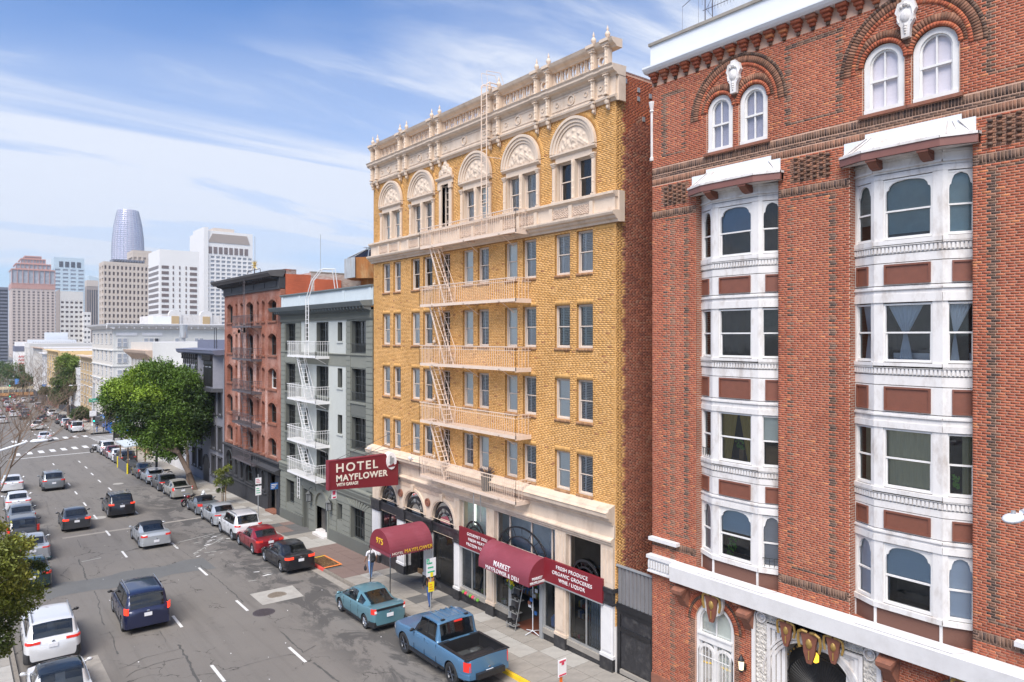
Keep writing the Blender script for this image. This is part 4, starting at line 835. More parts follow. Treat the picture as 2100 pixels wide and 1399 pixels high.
dr = put(H, 'entrance_doors', 'black_paint', lambda q: (q.box(20.75,20.85,32.85,33.0,-1.1,2.1), q.box(20.75,20.85,34.5,34.66,-1.1,2.1), q.box(20.75,20.85,33.7,33.8,-1.1,2.1), *[q.box(20.76,20.82,33.0,34.5, z - .03, z + .03) for z in (-.9,-.2,.3,.8,1.3,1.8,2.07)], *[q.box(20.76,20.82, y - .02, y + .02,-1.0,2.1) for y in (33.25,33.5,34.0,34.25)]))
put(H, 'entrance_glass', 'glass_shop', lambda q: q.quad((20.8,32.9,-1.1),(20.8,32.9,2.1),(20.8,34.6,2.1),(20.8,34.6,-1.1)))
put(H, 'entrance_reveal',['black_marble', 'wood'], lambda q: (q.box(20.3,20.9,32.62,32.8,-1.3,2.2), q.box(20.3,20.9,34.75,34.9,-1.3,2.2), q.box(20.7,20.95,32.85,34.7,-1.35,-.75,1)))
put(H, 'threshold', 'concrete_light', lambda q: q.prism([(19.75,-1.05),(20.9,-1.0),(20.9,-1.4),(19.75,-1.4)],1,31.9,35.6))
# rooms behind the glass
def room(y0_, y1_, z0_, z1_, m, d=3.0, x0_=20.32):
 return put(H, 'room_wall', m, lambda q: (q.quad((x0_ + d, y0_, z0_),(x0_ + d, y0_, z1_),(x0_ + d, y1_, z1_),(x0_ + d, y1_, z0_)), q.quad((x0_, y0_, z0_),(x0_ + d, y0_, z0_),(x0_ + d, y0_, z1_),(x0_, y0_, z1_)), q.quad((x0_, y1_, z0_),(x0_, y1_, z1_),(x0_ + d, y1_, z1_),(x0_ + d, y1_, z0_)), q.quad((x0_, y0_, z1_),(x0_ + d, y0_, z1_),(x0_ + d, y1_, z1_),(x0_, y1_, z1_)), q.quad((x0_, y0_, z0_),(x0_, y1_, z0_),(x0_ + d, y1_, z0_),(x0_ + d, y0_, z0_))))
room(29.6,38.4,-1.35,3.9, 'room_brown')
room(26.9,29.5,2.3,4.25, 'room_pale',.7); room(22.0,26.7,2.3,4.25, 'room_pale',.7); room(19.3,21.8,2.3,4.25, 'room_brown',2.5); room(19.2,29.45,-.95,2.25, 'room_brown',3.6)
# upper shop glazing with black iron fans
for (a, b_, ms, fr) in ((27.04,29.3,(),.8),(22.16,26.43,(.1,.42,.78),1.75),(19.49,21.5,(),.8)):
 shopwin(a, b_,2.7,4.22, ms, 'frame_tan', 'glass',20.12); cy = (a + b_) / 2 + (.25 if fr > 1 else .0); zc_ = 2.55
 fa = MB().arc_band(20.0,20.05, cy, zc_, fr - .09, fr,0,180,26).arc_band(20.0,20.05, cy, zc_, fr * .66 - .07, fr * .66,0,180,22)
 for k in range(1,8): t = math.pi * k / 8; fa.tube((20.03, cy + fr * .64*math.cos(t), zc_ + fr * .64*math.sin(t)),(20.03, cy + (fr - .04)*math.cos(t), zc_ + (fr - .04)*math.sin(t)),.014,5)
 # the middle fan is flatter
 if fr > 1: fa.v = [(x_, y_, zc_ + (z_ - zc_) * .72) for x_, y_, z_ in fa.v]
 fa.build('iron_fan', 'black_paint', H)
put(H, 'tube_lamp', 'tube_light', lambda q: q.box(20.6,20.66,28.95,29.02,2.9,4.1))
# lower shop front
for (a, b_, ms) in ((25.35,29.28,(.28,.52,.78)),(19.5,23.0,(.27,.55,.8))):
 zb = -.15; shopwin(a, b_, zb,1.98, ms, 'aluminium', 'glass_shop',20.05, 'shop_window')
 put(H, 'window_ledge', 'concrete', lambda q: q.box(19.92,20.25, a, b_, zb - .22, zb)); put(H, 'bulkhead', 'black_marble', lambda q: q.prism([(a, gz(a) - .2),(b_, gz(b_) - .2),(b_, zb - .22),(a, zb - .22)],0,19.98,20.25))
put(H, 'door_jamb', 'steel_grey', lambda q: (q.box(19.9,20.15,23.0,23.2, gz(23) - .1,2.0), q.box(20.15,20.5,23.0,23.06,-1,2.0))); put(H, 'door_jamb', 'steel_grey', lambda q: (q.box(19.9,20.15,25.15,25.35, gz(25) - .1,2.0), q.box(20.15,20.5,25.3,25.35,-1,2.0)))
put(H, 'door_floor', 'brown_panel', lambda q: q.prism([(23.2, gz(23.2) - .0),(25.15, gz(25.15) + .0),(25.15,-1),(23.2,-1)],0,19.98,22))
# security grille folded at the ends of the shop glazing
for (ya, yb) in ((19.55,20.35),(28.45,29.2)):
 gq = MB()
 for k in range(9): y = ya + (yb - ya)*k / 8; gq.box(20.1,20.14, y - .012, y + .012,-.1,1.9)
 for k in range(8):
  y, y2 = ya + (yb - ya)*k / 8, ya + (yb - ya)*(k + 1)/8
  for z in (0,.6,1.2): gq.tube((20.15, y, z),(20.15, y2, z + .3),.008,4); gq.tube((20.15, y, z + .3),(20.15, y2, z),.008,4)
 gq.build('folding_grille', 'aluminium', H)
 put(H, 'curtain', 'curtain_white', lambda q: [q.quad((20.25 + .03 * (k % 2), ya + (yb - ya) * k / 12,-.1),(20.25 + .03 * (k % 2), ya + (yb - ya) * k / 12,1.9),(20.25 + .03 * ((k + 1) % 2), ya + (yb - ya) * (k + 1) / 12,1.9),(20.25 + .03 * ((k + 1) % 2), ya + (yb - ya) * (k + 1) / 12,-.1)) for k in range(12)])
# fittings: floodlight, cameras, siren bells, wall drain
for k in range(4): put(H, 'siren_bell', 'terracotta', lambda q: (q.ball((19.86,31.6,15.1 - k * 3.02),.1,8), q.tube((19.9,31.6,15.1 - k * 3.02),(19.88,31.6,15.35 - k * 3.02),.03,6), q.box(19.9,20,31.5,31.7,14.95 - k * 3.02,15.0 - k * 3.02)))
put(H, 'security_camera', 'white_clean', lambda q: (q.box(19.3,19.5,38.0,38.12,5.7,5.8), q.tube((19.45,38.05,5.6),(19.5,38.05,5.76),.03))); put(H, 'security_camera', 'white_clean', lambda q: (q.ball((19.45,33.4,5.78),.1,8), q.box(19.5,19.7,33.35,33.45,5.7,5.76)))
# ================================================================ the red brick apartment house on the right
material('blind_lav',(.62,.58,.64),.8,.06,3, stretch=(1,1,6)); material('blind_net',(.25,.25,.33),.8,.2,5, stretch=(6,6,1)); material('sage',(.32,.36,.33),.8,.15,3, stretch=(1,1,3))
material('apron_brick',(.15,.07,.05),.85,.3,30,.3,60, stretch=(1,1,9))
material('shade_blue',(.13,.26,.42),.8,.1,3); material('pale_shade',(.25,.35,.37),.8,.12,3); material('blind_pale',(.42,.42,.43),.8,.06,3, stretch=(1,1,12))
material('fascia_brown',(.2,.085,.068),.5,.1,3,.1,40)
m = material('carving',(.55,.51,.46),.7,.25,8,.2,30, dirt=1, dscale=9, dcol=(.07,.06,.055))
MATS['corrugated'] = material('corrugated',(.17,.165,.17),.7,.25,4,.2,30, dirt=.5, dscale=2, dcol=(.07,.065,.06), stretch=(1,1,.3))
RY0, RY1 = 1.0,17.0
A = thing('apartment_building', 'dark red brick apartment house with white curved bay windows, at the right of the photo', 'building',(20,9,-.4))
RP = {'n': [(.37,.105,.056),(.34,.097,.052),(.40,.12,.062),(.32,.088,.047),(.38,.11,.06),(.35,.10,.058),(.42,.135,.07),(.30,.084,.047)],
      'd': [(.12,.075,.055),(.16,.10,.075),(.09,.06,.05),(.2,.12,.085),(.14,.08,.055)], 'm': [(.24,.12,.08),(.28,.14,.09),(.2,.1,.065),(.17,.09,.06)], 'o': [(.5,.15,.05)]}
RP['n'] = RP['n'] * 4 + [(.3,.09,.05),(.5,.18,.08),(.33,.13,.08)]
BAYS = [(11.99,15.06),(6.69,9.77),(1.2,4.3)]; ZB, ZT = 4.42,17.35
AW = [(13.72,14.52),(12.46,13.28),(8.41,9.31),(7.09,8.02),(3.1,4.0),(1.8,2.7)]
def archw(a, b_, zsill, ztop):
 r = (b_ - a)/2; c = (a + b_)/2; zs = ztop - r
 return lambda z: None if z < zsill or z > ztop else ((a, b_) if z < zs else (c - math.sqrt(max(0, r * r - (z - zs) ** 2)), c + math.sqrt(max(0, r * r - (z - zs) ** 2))))
GW = [(13.57,15.08),(6.0,7.5)]     # ground floor arched windows
DC, DR, DZ = 10.9,1.32,2.1          # doorway arch centre, radius, spring
holesB = [(a, b_, ZB, ZT) for a, b_ in BAYS] + [archw(a - .12, b_ + .12,18.5,20.42) for a, b_ in AW] + [archw(a - .03, b_ + .03,-.6,3.42) for a, b_ in GW] + [(8.87,12.86,-1,3.85)]
for k in range(4): holesB.append((20,20,0,0))
CHK = [(15.45,16.55,17.0,17.75),(10.3,11.65,17.0,17.75),(5.0,6.45,17.0,17.75)]
outl = [(15.42,16.45,5.3,16.55),(10.2,11.62,5.3,16.55),(5.0,6.3,5.3,16.55),(15.5,16.5,18.75,21.0),(10.0,11.75,18.75,21.2),(4.6,6.4,18.75,21.2)]
def patt(y, z):
 if 16.62 < z < 16.9 or 18.1 < z < 18.42 or 17.77 < z < 18.1: return 'd'
 for (a, b_, c, d) in outl:
  if c < z < d and a < y < b_:
   if y < a + .11 or y > b_ - .11: return 'd' if (int(z * 7) % 5) else 'm'
   if z < c + .1 or z > d - .1: return 'd' if (int(y * 11) % 4) else 'm'
 for (a, b_, c, d) in CHK:
  if a < y < b_ and c < z < d: return 'm'
 if z < 5.05 and z > 4.78: return 'd'
 for a, b_ in GW:
  c = (a + b_)/2
  if .78 < abs(y - c) < .98 and z < 2.7: return 'm'
 if 16.0 < y < 16.12 and z < 16.5: return 'm'
 return None
mb = MB(); wh = [(a, b_, ZB, ZT) for a, b_ in BAYS] + [(a - .1, b_ + .1,18.5,20.4) for a, b_ in AW] + [(a, b_,-.7,3.4) for a, b_ in GW] + [(8.87,12.86,-1,3.85)]
wall_faces(mb,20, RY0, RY1,-1,22.0, wh,.5,0,1); block(mb,20.02,42, RY0, RY1,-1,22.9,1)
for a, b_ in AW: c = (a + b_)/2; r = (b_ - a)/2 + .1; mb.spandrel(20, c,20.4 - r, r, a - .1, b_ + .1,20.4)
for a, b_ in GW: c = (a + b_)/2; r = (b_ - a)/2; mb.spandrel(20, c,3.4 - r, r, a, b_,3.4)
mb.build('wall',['mortar_red', 'brick_red_tex'], A)
sold = []
for a, b_ in [(15.2,17.0),(9.85,11.9),(4.4,6.55)]: sold.append((a, b_,16.64,16.86, 'd')); sold.append((a, b_,4.83,5.05, 'd'))
sold += [(RY0,17.0,18.2,18.42, 'd'),(RY0,17.0,17.82,18.04, 'm')]
pan3 = [(a + .12, b_ - .12, c + .1, d - .1,.002) for a, b_, c, d in outl]
Bx, Cx = lay_bricks(20, RY0 + .02, RY1,-.55,21.45, holesB, RP, patt, soldiers=sold, panels=pan3, seed=21, ch=.066, bl=.2)
exr = []
for k,(a, b_) in enumerate(AW):
 c = (a + b_) / 2; r = (b_ - a) / 2; exr.append(arc_bricks(20, c,20.3 - r + .0, r + .09, r + .2,0,180, RP, 'n',.05, seed=k)); exr.append(arc_bricks(20, c,20.3 - r, r + .205, r + .42,20 if k % 2 else 0,180 if k % 2 else 160, RP, 'm',.02, seed=k))
for k, cy in enumerate((13.49,8.2,2.9)):
 for r0, r1, q in ((1.42,1.53, 'n'),(1.54,1.74, 'm'),(1.75,1.85, 'd')): exr.append(arc_bricks(20, cy,19.72, r0 - .05 * (k == 0), r1 - .05 * (k == 0),0,180, RP, q,.024, seed=k + 9))
for k,(a, b_) in enumerate(GW):
 c = (a + b_)/2; r = (b_ - a)/2
 for r0, r1, q in ((.02,.2, 'n'),(.21,.3, 'd'),(.31,.42, 'n')): exr.append(arc_bricks(20, c,3.4 - r, r + r0, r + r1,0,180, RP, q,.026, seed=k + 30))
# corbelled brick brackets under the cornice, checker bricks
n = 0; y = 1.2; cb_, cc_ = [],[]
while y < 17:
 for j,(w2, h0, pr) in enumerate(((.05,0,.05),(.085,.11,.1),(.12,.22,.16),(.15,.33,.22))): cb_.append((20 - pr,20.0, y - w2, y + w2,21.42 + h0,21.42 + h0 + .1)); cc_.append(random.choice(RP['n'] if j else RP['d']))
 y += .46
for (a, b_, c, d) in CHK:
 for i in range(int((b_ - a) / .2)):
  for j in range(5): cb_.append((19.93,20.0, a + .05 + i * .2, a + .15 + i * .2, c + .05 + j * .14 + .07 * (i % 2), c + .12 + j * .14 + .07 * (i % 2))); cc_.append(random.choice(RP['d'] + RP['m']))
place_bricks(A, Bx + cb_, Cx + cc_, RP['n'][:8] + RP['d'][:2], lambda y, z: (abs(y - 5.9) * 2 + abs(z - 12.3) * .55) if 5.3 < y < 6.65 and patt(y, z) is None else 1e9,300, extra=exr, bl=.2, ch=.066)
put(A, 'corner_base', 'brown_stone', lambda q: q.box(19.95,20.2,15.6,17.01,-1,.15)); put(A, 'painted_patch', 'kerb_red', lambda q: None) if False else None
# parapet, gutter cornice
put(A, 'parapet', 'white_clean', lambda q: q.box(19.9,20.2, RY0,17.0,22.12,22.88)); put(A, 'coping', 'concrete', lambda q: q.box(19.84,20.3, RY0,17.06,22.88,22.98))
put(A, 'cornice', 'white_clean', lambda q: q.mould([(20.1,21.86),(19.74,21.86),(19.66,21.92),(19.6,22.0),(19.6,22.06),(19.7,22.06),(19.7,22.02),(19.78,22.02),(19.78,22.12),(20.1,22.12)], RY0,17.14))
# left corner column
put(A, 'corner_column', 'white_stained', lambda q: (q.lathe(20.02,17.02,18.75,[(.09,0),(.09,.1),(.06,.15),(.06,1.75),(.1,1.8),(.07,1.85),(.12,2.1),(.12,2.15)],10)))
# arched windows above
def arched_window(a, b_, zs, zt, x, fm, gm, blind=None, nm='arched_window', vbar=True, mid=True, label=None):
 c, r = (a + b_)/2,(b_ - a)/2; zsp = zt - r; f = MB(); fr = .07
 f.arc_band(x - .05, x + .08, c, zsp, r - fr, r + .08,0,180,22); f.arc_band(x, x + .06, c, zsp, r - fr - .045, r - fr,0,180,22)
 for s in (-1,1): f.box(x - .05, x + .08, *(sorted((c + s * (r - fr), c + s * (r + .08)))), zs, zsp); f.box(x, x + .06, *(sorted((c + s * (r - fr - .045), c + s * (r - fr)))), zs, zsp)
 f.box(x - .08, x + .1, c - r - .08, c + r + .08, zs - .08, zs + .04); mz_ = zs + (zt - zs) * .48
 if mid: f.box(x - .01, x + .07, c - r + fr, c + r - fr, mz_ - .03, mz_ + .03)
 if vbar: f.box(x + .01, x + .06, c - .02, c + .02, zs, zt - fr)
 o = f.build(nm, fm, A, label=label, smooth=False); WL[o.name] = wloc(A)
 pts = [(c + (r - .03)*math.cos(math.pi * k / 20), zsp + (r - .03)*math.sin(math.pi * k / 20)) for k in range(21)] + [(c - r + .03, zs),(c + r - .03, zs)]
 MB().poly([(x + .035, *p) for p in pts]).build('pane', gm, o); MB().box(x + .3, x + .32, c - r, c + r, zs, zt).build('window_recess', 'room_dark', o)
 if blind: MB().poly([(x + .1, *p) for p in pts]).build('blind', blind, o)
 return o
for k,(a, b_) in enumerate(AW): arched_window(a, b_,18.62,20.3,20.1, 'frame_white', 'glass', 'blind_lav' if k > 1 else 'blind_net')
put(A, 'string_course', 'terracotta_shade', lambda q: None) if False else None
for a, b_ in AW: put(A, 'brick_sill', 'brown_stone', lambda q: q.box(19.9,20.02, a - .2, b_ + .2,18.43,18.52))
# cartouches
def cartouche(cy, z0):
 def f(q):
  P = [(-.1,0),(-.12,.3),(-.22,.45),(-.2,.6),(-.27,.72),(-.2,.95),(-.1,.98),(-.08,1.06),(.08,1.06),(.1,.98),(.2,.95),(.27,.72),(.2,.6),(.22,.45),(.12,.3),(.1,0)]
  q.prism([(cy + a, z0+b_) for a, b_ in P],0,19.84,19.98); q.ball((19.84, cy, z0 + .58),.15,10, sq=(.4,.9,1.2)); q.ball((19.82, cy, z0 + .58),.09,8, sq=(.5,.8,1.1)); q.ball((19.83, cy, z0 + .88),.07,8); q.ball((19.83, cy - .09, z0 + .83),.05,8); q.ball((19.83, cy + .09, z0 + .83),.05,8)
  for j in range(4): q.ball((19.83, cy, z0 + .12+j * .07),.03 + .008*j,6)
  for s in (-1,1): q.path([(19.83, cy + s * .16, z0 + .42),(19.83, cy + s * .2, z0 + .55),(19.83, cy + s * .17, z0 + .75),(19.83, cy + s * .1, z0 + .86)],.022,5)
 put(A, 'cartouche', 'white_stained', f, smooth=True, ang=40)
cartouche(13.5,20.25); cartouche(8.22,20.3)
# ---- bays
ROWZ = [(14.98,16.62, True),(11.67,13.25, False),(8.25,9.86, False),(5.08,6.72, True)]
def bay(y0_, y1_, spec, narrow=0):
 """canted bay set between brick piers: three faces per storey"""
 cy = (y0_ + y1_)/2; hw = (y1_ - y0_)/2; ch = hw * .56; XC, XE = 19.98,20.3
 # plan of the three faces, in order of rising y: (ya, xa) - (yb, xb)
 faces = [((y0_, XE),(cy - ch, XC)),((cy - ch, XC),(cy + ch, XC)),((cy + ch, XC),(y1_, XE))]
 def on(face, u, z, d=0):
  (ya, xa),(yb, xb) = face; y = ya + (yb - ya)*u; x = xa + (xb - xa)*u; L_ = math.hypot(yb - ya, xb - xa); nx, ny = -(yb - ya)/L_,(xb - xa)/L_
  return (x + nx * d, y + ny * d, z)
 def slab_(q, face, u0, u1, z0, z1, d0, d1, m=0):
  """box on a face from depth d0 to d1 (outwards positive)"""
  v = [on(face, u, z, d) for d in (d0, d1) for (u, z) in ((u0, z0),(u1, z0),(u1, z1),(u0, z1))]
  q.add(v,[(0,1,2,3),(7,6,5,4),(0,4,5,1),(1,5,6,2),(2,6,7,3),(3,7,4,0)], m)
 # outer skin: posts and bands
 def band(q, z0, z1, d0=-.1, d1=0.0):
  for f_ in faces: slab_(q, f_,-.01 if f_ is faces[0] else 0,1.01 if f_ is faces[2] else 1, z0, z1, d0, d1)
 class SK: pass
 def band1(z0, z1, d0=-.1, d1=0.0, nm='bay_frame'): q = MB(); band(q, z0, z1, d0, d1); q.build(nm, 'white_stained', A)
 band1(16.78,17.3)
 for (a, b_, ar) in ROWZ:
  band1(a - .16, a - .02,-.12,.05)
 for z0, z1 in ((14.36,14.58),(13.5,13.72),(11.05,11.3),(10.05,10.3),(7.68,7.86),(6.92,7.08),(16.64,16.8)): band1(z0, z1)
 for z0, z1 in ((13.28,13.5),(9.88,10.05),(6.75,6.92),(4.94,5.0)): band1(z0, z1,-.1,.03)
 for z in (13.62,10.2,7.0): band1(z, z + .05,0,.045, 'moulding')
 for z in (16.86,17.1): band1(z, z + .06,0,.06, 'moulding')
 # dentil / egg bands
 de = MB(); dn = 0
 for z in (14.6,11.32,7.88):
  band(de, z, z + .2,-.1,-.01)
  for fi, f_ in enumerate(faces):
   n_ = 17 if fi == 1 else 8
   for k in range(n_): u = (k + .5)/n_; slab_(de, f_, u - .3/n_, u + .3/n_, z + .03, z + .17,-.01,.035); dn += 1
  band(de, z + .2, z + .24,-.1,.05)
 de.build('egg_moulding', 'white_stained', A, kind='stuff')
 # panels
 for (z0, z1) in ((13.74,14.34),(10.32,11.03),(7.1,7.66)):
  for fi, f_ in enumerate(faces):
   u0, u1 = ((.16,.84) if fi == 1 else ((.12,.72) if fi == 0 else (.28,.88)))
   bd = MB(); slab_(bd, f_,0,1, z0, z1,-.1,-.002); bd.build('bay_frame', 'white_stained', A); pn = MB(); slab_(pn, f_, u0, u1, z0 + .04, z1 - .04,-.01,.012)
   e = .05/(1.7 if fi == 1 else .95); t = .05
   for a, b_, c, d in ((u0, u1, z0 + .03, z0 + .03+t),(u0, u1, z1 - .03 - t, z1 - .03),(u0, u0+e, z0 + .03+t, z1 - .03 - t),(u1 - e, u1, z0 + .03+t, z1 - .03 - t)): slab_(pn, f_, a, b_, c, d,.012,.045)
   pn.build('panel', 'brown_panel', A)
 # brick apron at the foot with white battens
 ap = MB(); [slab_(ap, f_,0,1,4.42,4.94,-.12,-.02) for f_ in faces]; ap.build('apron', 'apron_brick', A)
 for f_, u in ((faces[0],.02),(faces[1],.02),(faces[1],.98),(faces[2],.98)): put(A, 'batten', 'white_stained', lambda q: slab_(q, f_, u - .02, u + .02,4.42,4.94,-.03,.015))
 # windows
 for ri,(z0, z1, ar) in enumerate(ROWZ):
  for fi, f_ in enumerate(faces):
   wl = .14 if fi == 1 else .2; u0, u1 = (wl,1 - wl) if fi == 1 else ((.08,.84) if fi == 0 else (.16,.92)); Lf = math.hypot(f_[1][0] - f_[0][0], f_[1][1] - f_[0][1]); e = (.05 if fi == 1 else .028)/Lf
   # posts beside the window
   [put(A, 'bay_post', 'white_stained', lambda ps: slab_(ps, f_, ua_, ub_, z0 - .02, z1 + .03,-.12,0)) for ua_, ub_ in ((0, u0),(u1,1))]
   fr = MB(); h = z1 - z0; mid = z0+h * (.5 if not ar else .47)
   for a, b_, c, d, o1, o2 in ((u0, u0+e, z0, z1,-.14,-.03),(u1 - e, u1, z0, z1,-.14,-.03),(u0+e, u1 - e, z0, z0 + .07,-.14,-.02),(u0+e, u1 - e, z1 - .05, z1,-.14,-.03),(u0+e, u1 - e, mid - .02, mid + .025,-.12,-.05),(u0+e, u0+1.7*e, z0 + .07, mid,-.14,-.07),(u1 - 1.7*e, u1 - e, z0 + .07, mid,-.14,-.07)): slab_(fr, f_, a, b_, c, d, o1, o2)
   if ar:   # shaped head: rounded shoulders with a small cusp
    n_ = 12; um, ua = (u0+u1)/2,(u1 - u0)/2 - e; hd = .42 if fi != 1 else .36
    for s in (-1,1):
     prof = [(1.0,-hd),(.96,-hd * .72),(.88,-hd * .66),(.84,-hd * .42),(.7,-hd * .2),(.5,-hd * .08),(.25,-.015),(0,0)] if fi == 1 else [(1.0,-hd),(.95,-hd * .75),(.82,-hd * .68),(.74,-hd * .4),(.55,-hd * .15),(.3,-.03),(0,0)]
     for (p, q1),(p2, q2) in zip(prof, prof[1:]):
      v = [on(f_, um + s * p * ua, z1 - .05+q1, d) for d in (-.1,-.04)] + [on(f_, um + s * p2*ua, z1 - .05+q2, d) for d in (-.1,-.04)] + [on(f_, um + s * p * ua, z1 - .03, d) for d in (-.1,-.04)] + [on(f_, um + s * p2*ua, z1 - .03, d) for d in (-.1,-.04)]
      fr.add(v,[(1,3,7,5),(0,1,3,2),(4,6,2,0)])
   w0 = fr.build('window', 'frame_white', A); WL[w0.name] = wloc(A); gm, inner = spec[ri][fi]
   MB().quad(on(f_, u0, z0,-.1), on(f_, u0, z1,-.1), on(f_, u1, z1,-.1), on(f_, u1, z0,-.1)).build('pane', gm, w0)
   rc = MB(); rc.quad(on(f_,0, z0,-.75), on(f_,0, z1,-.75), on(f_,1, z1,-.75), on(f_,1, z0,-.75)); rc.quad(on(f_,0, z0 - .01,-.16), on(f_,1, z0 - .01,-.16), on(f_,1, z0 - .01,-.75), on(f_,0, z0 - .01,-.75)); rc.quad(on(f_,0, z1 + .01,-.16), on(f_,1, z1 + .01,-.16), on(f_,1, z1 + .01,-.75), on(f_,0, z1 + .01,-.75)); rc.build('window_recess', 'room_dark', w0)
   def hang(name, mt, ua, ub, za, zb, n_=10, amp=.03, d=-.2, ta=None, tb=None):
    q = MB(); ta = ua if ta is None else ta; tb = ub if tb is None else tb   # (ua, ub) at the foot,(ta, tb) at the top
    for k in range(n_):
     t0, t1 = k / n_,(k + 1)/n_; q.quad(on(f_, ua + (ub - ua)*t0, za, d + amp * (k % 2)), on(f_, ta + (tb - ta)*t0, zb, d + amp * (k % 2)), on(f_, ta + (tb - ta)*t1, zb, d + amp * ((k + 1) % 2)), on(f_, ua + (ub - ua)*t1, za, d + amp * ((k + 1) % 2)))
    q.build(name, mt, w0)
   w_ = u1 - u0
   for it in inner:
    if it[0] == 'b': hang('blind', it[1], u0, u1, z0 + h * it[2], z1,1,0,-.16)
    if it[0] == 'c': hang('curtain', it[1], u0 + w_ * it[2], u0 + w_ * it[3], z0, z1,14,.035,-.22)
    if it[0] == 'tie':   # tied curtain: hourglass
     a, b_, cc2, hw2 = it[2], it[3], it[4], it[5]; zt_ = z0+h * .47
     hang('curtain', it[1], u0 + w_ * (cc2 - .04), u0 + w_ * (cc2 + .04), zt_, z1,12,.03,-.22, u0 + w_ * a, u0 + w_ * b_); hang('curtain', it[1], u0 + w_ * (cc2 - hw2), u0 + w_ * (cc2 + hw2), z0, zt_,12,.03,-.22, u0 + w_ * (cc2 - .04), u0 + w_ * (cc2 + .04))
    if it[0] == 'sweep': hang('curtain', it[1], u0 + w_ * it[2], u0 + w_ * it[3], z0 + h * it[6] if len(it) > 6 else z0, z1,10,.03,-.22, u0 + w_ * it[4], u0 + w_ * it[5])
    if it[0] == 'box': q = MB(); slab_(q, f_, u0 + w_ * it[2], u0 + w_ * it[3], z0 + .02, z0 + it[4],-.5,-.35); q.build(it[5], it[1], w0)
    if it[0] == 'plant':
     q = MB(); r0_ = random.Random(3)
     for k in range(40): uu = u0+w_ * (it[2]+r0_.uniform(-.12,.12)); zz = z0+it[3]+r0_.uniform(-.16,.16); p = on(f_, uu, zz,-.35+r0_.uniform(-.08,.08)); q.add([p,(p[0], p[1]+r0_.uniform(.03,.08), p[2]+r0_.uniform(-.05,.06)),(p[0] + .02, p[1]+r0_.uniform(-.02,.05), p[2] + .07)],[(0,1,2)])
     q.build('house_plant', 'plant_green', w0)
    if it[0] == 'rail':
     q = MB(); 
     for k in range(4): uu = u0+w_ * (k + .5)/4; slab_(q, f_, uu - .01, uu + .01, z0 + .05, z0 + .32,.0,.015)
     slab_(q, f_, u0, u1, z0 + .3, z0 + .32,0,.015); q.build('guard_rail', 'frame_dark', w0)
D_, G_ = 'glass_dark', 'glass'
sp1 = [[(G_,[('c', 'curtain_cream',0,.25)]),('glass_sky' if False else D_,[('b', 'shade_blue',.47),('sweep', 'curtain_white',0,.03,0,.34)]),(D_,[])],
       [(D_,[]),(D_,[('c', 'room_brown',.3,.5)]),(D_,[])],
       [(D_,[('b', 'blind',.5),('box', 'wood',.1,.9,.62, 'screen')]),(D_,[('sweep', 'curtain_yellow',.0,.22,0,.48,.0),('sweep', 'curtain_yellow',.74,1,.52,1,0),('box', 'wood',.42,.56,.4, 'chair'),('plant',0,.5,.55)]),(D_,[('rail',)])],
       [(G_,[('b', 'blind_pale',0),('rail',)]),(D_,[('b', 'blind_blue',.52),('plant',0,.72,.45),('plant',0,.8,.1),('c', 'curtain_white',0,.12)]),(G_,[('b', 'blind_pale',0)])]]
sp2 = [[(G_,[('b', 'pale_shade',0)]),(D_,[('b', 'pale_shade',.1)]),(D_,[('b', 'sage',.3)])],
       [(D_,[('tie', 'curtain_white',.0,.95,.7,.2),('box', 'white_cloth',0,.1,.26, 'sofa')]),(D_,[('tie', 'curtain_white',.22,.98,.6,.16),('box', 'white_cloth',.02,.9,.24, 'sofa')]),(D_,[('tie', 'curtain_white',.1,.95,.55,.28)])],
       [(D_,[('c', 'curtain_cream',.0,.42),('plant',0,.6,.3)]),(G_,[('c', 'curtain_cream',0,1)]),(D_,[('c', 'curtain_cream',.3,.75)])],
       [(G_,[('b', 'blind_blue',0)]),(D_,[('b', 'blind_blue',.45),('c', 'curtain_white',0,.12),('c', 'curtain_white',.93,1)]),(G_,[('b', 'blind_blue',0)])]]
# faces run with rising y: [right-hand pane, middle, left-hand pane] as seen from the street
bay(*BAYS[0], sp1); bay(*BAYS[1], sp2); bay(*BAYS[2], sp2)
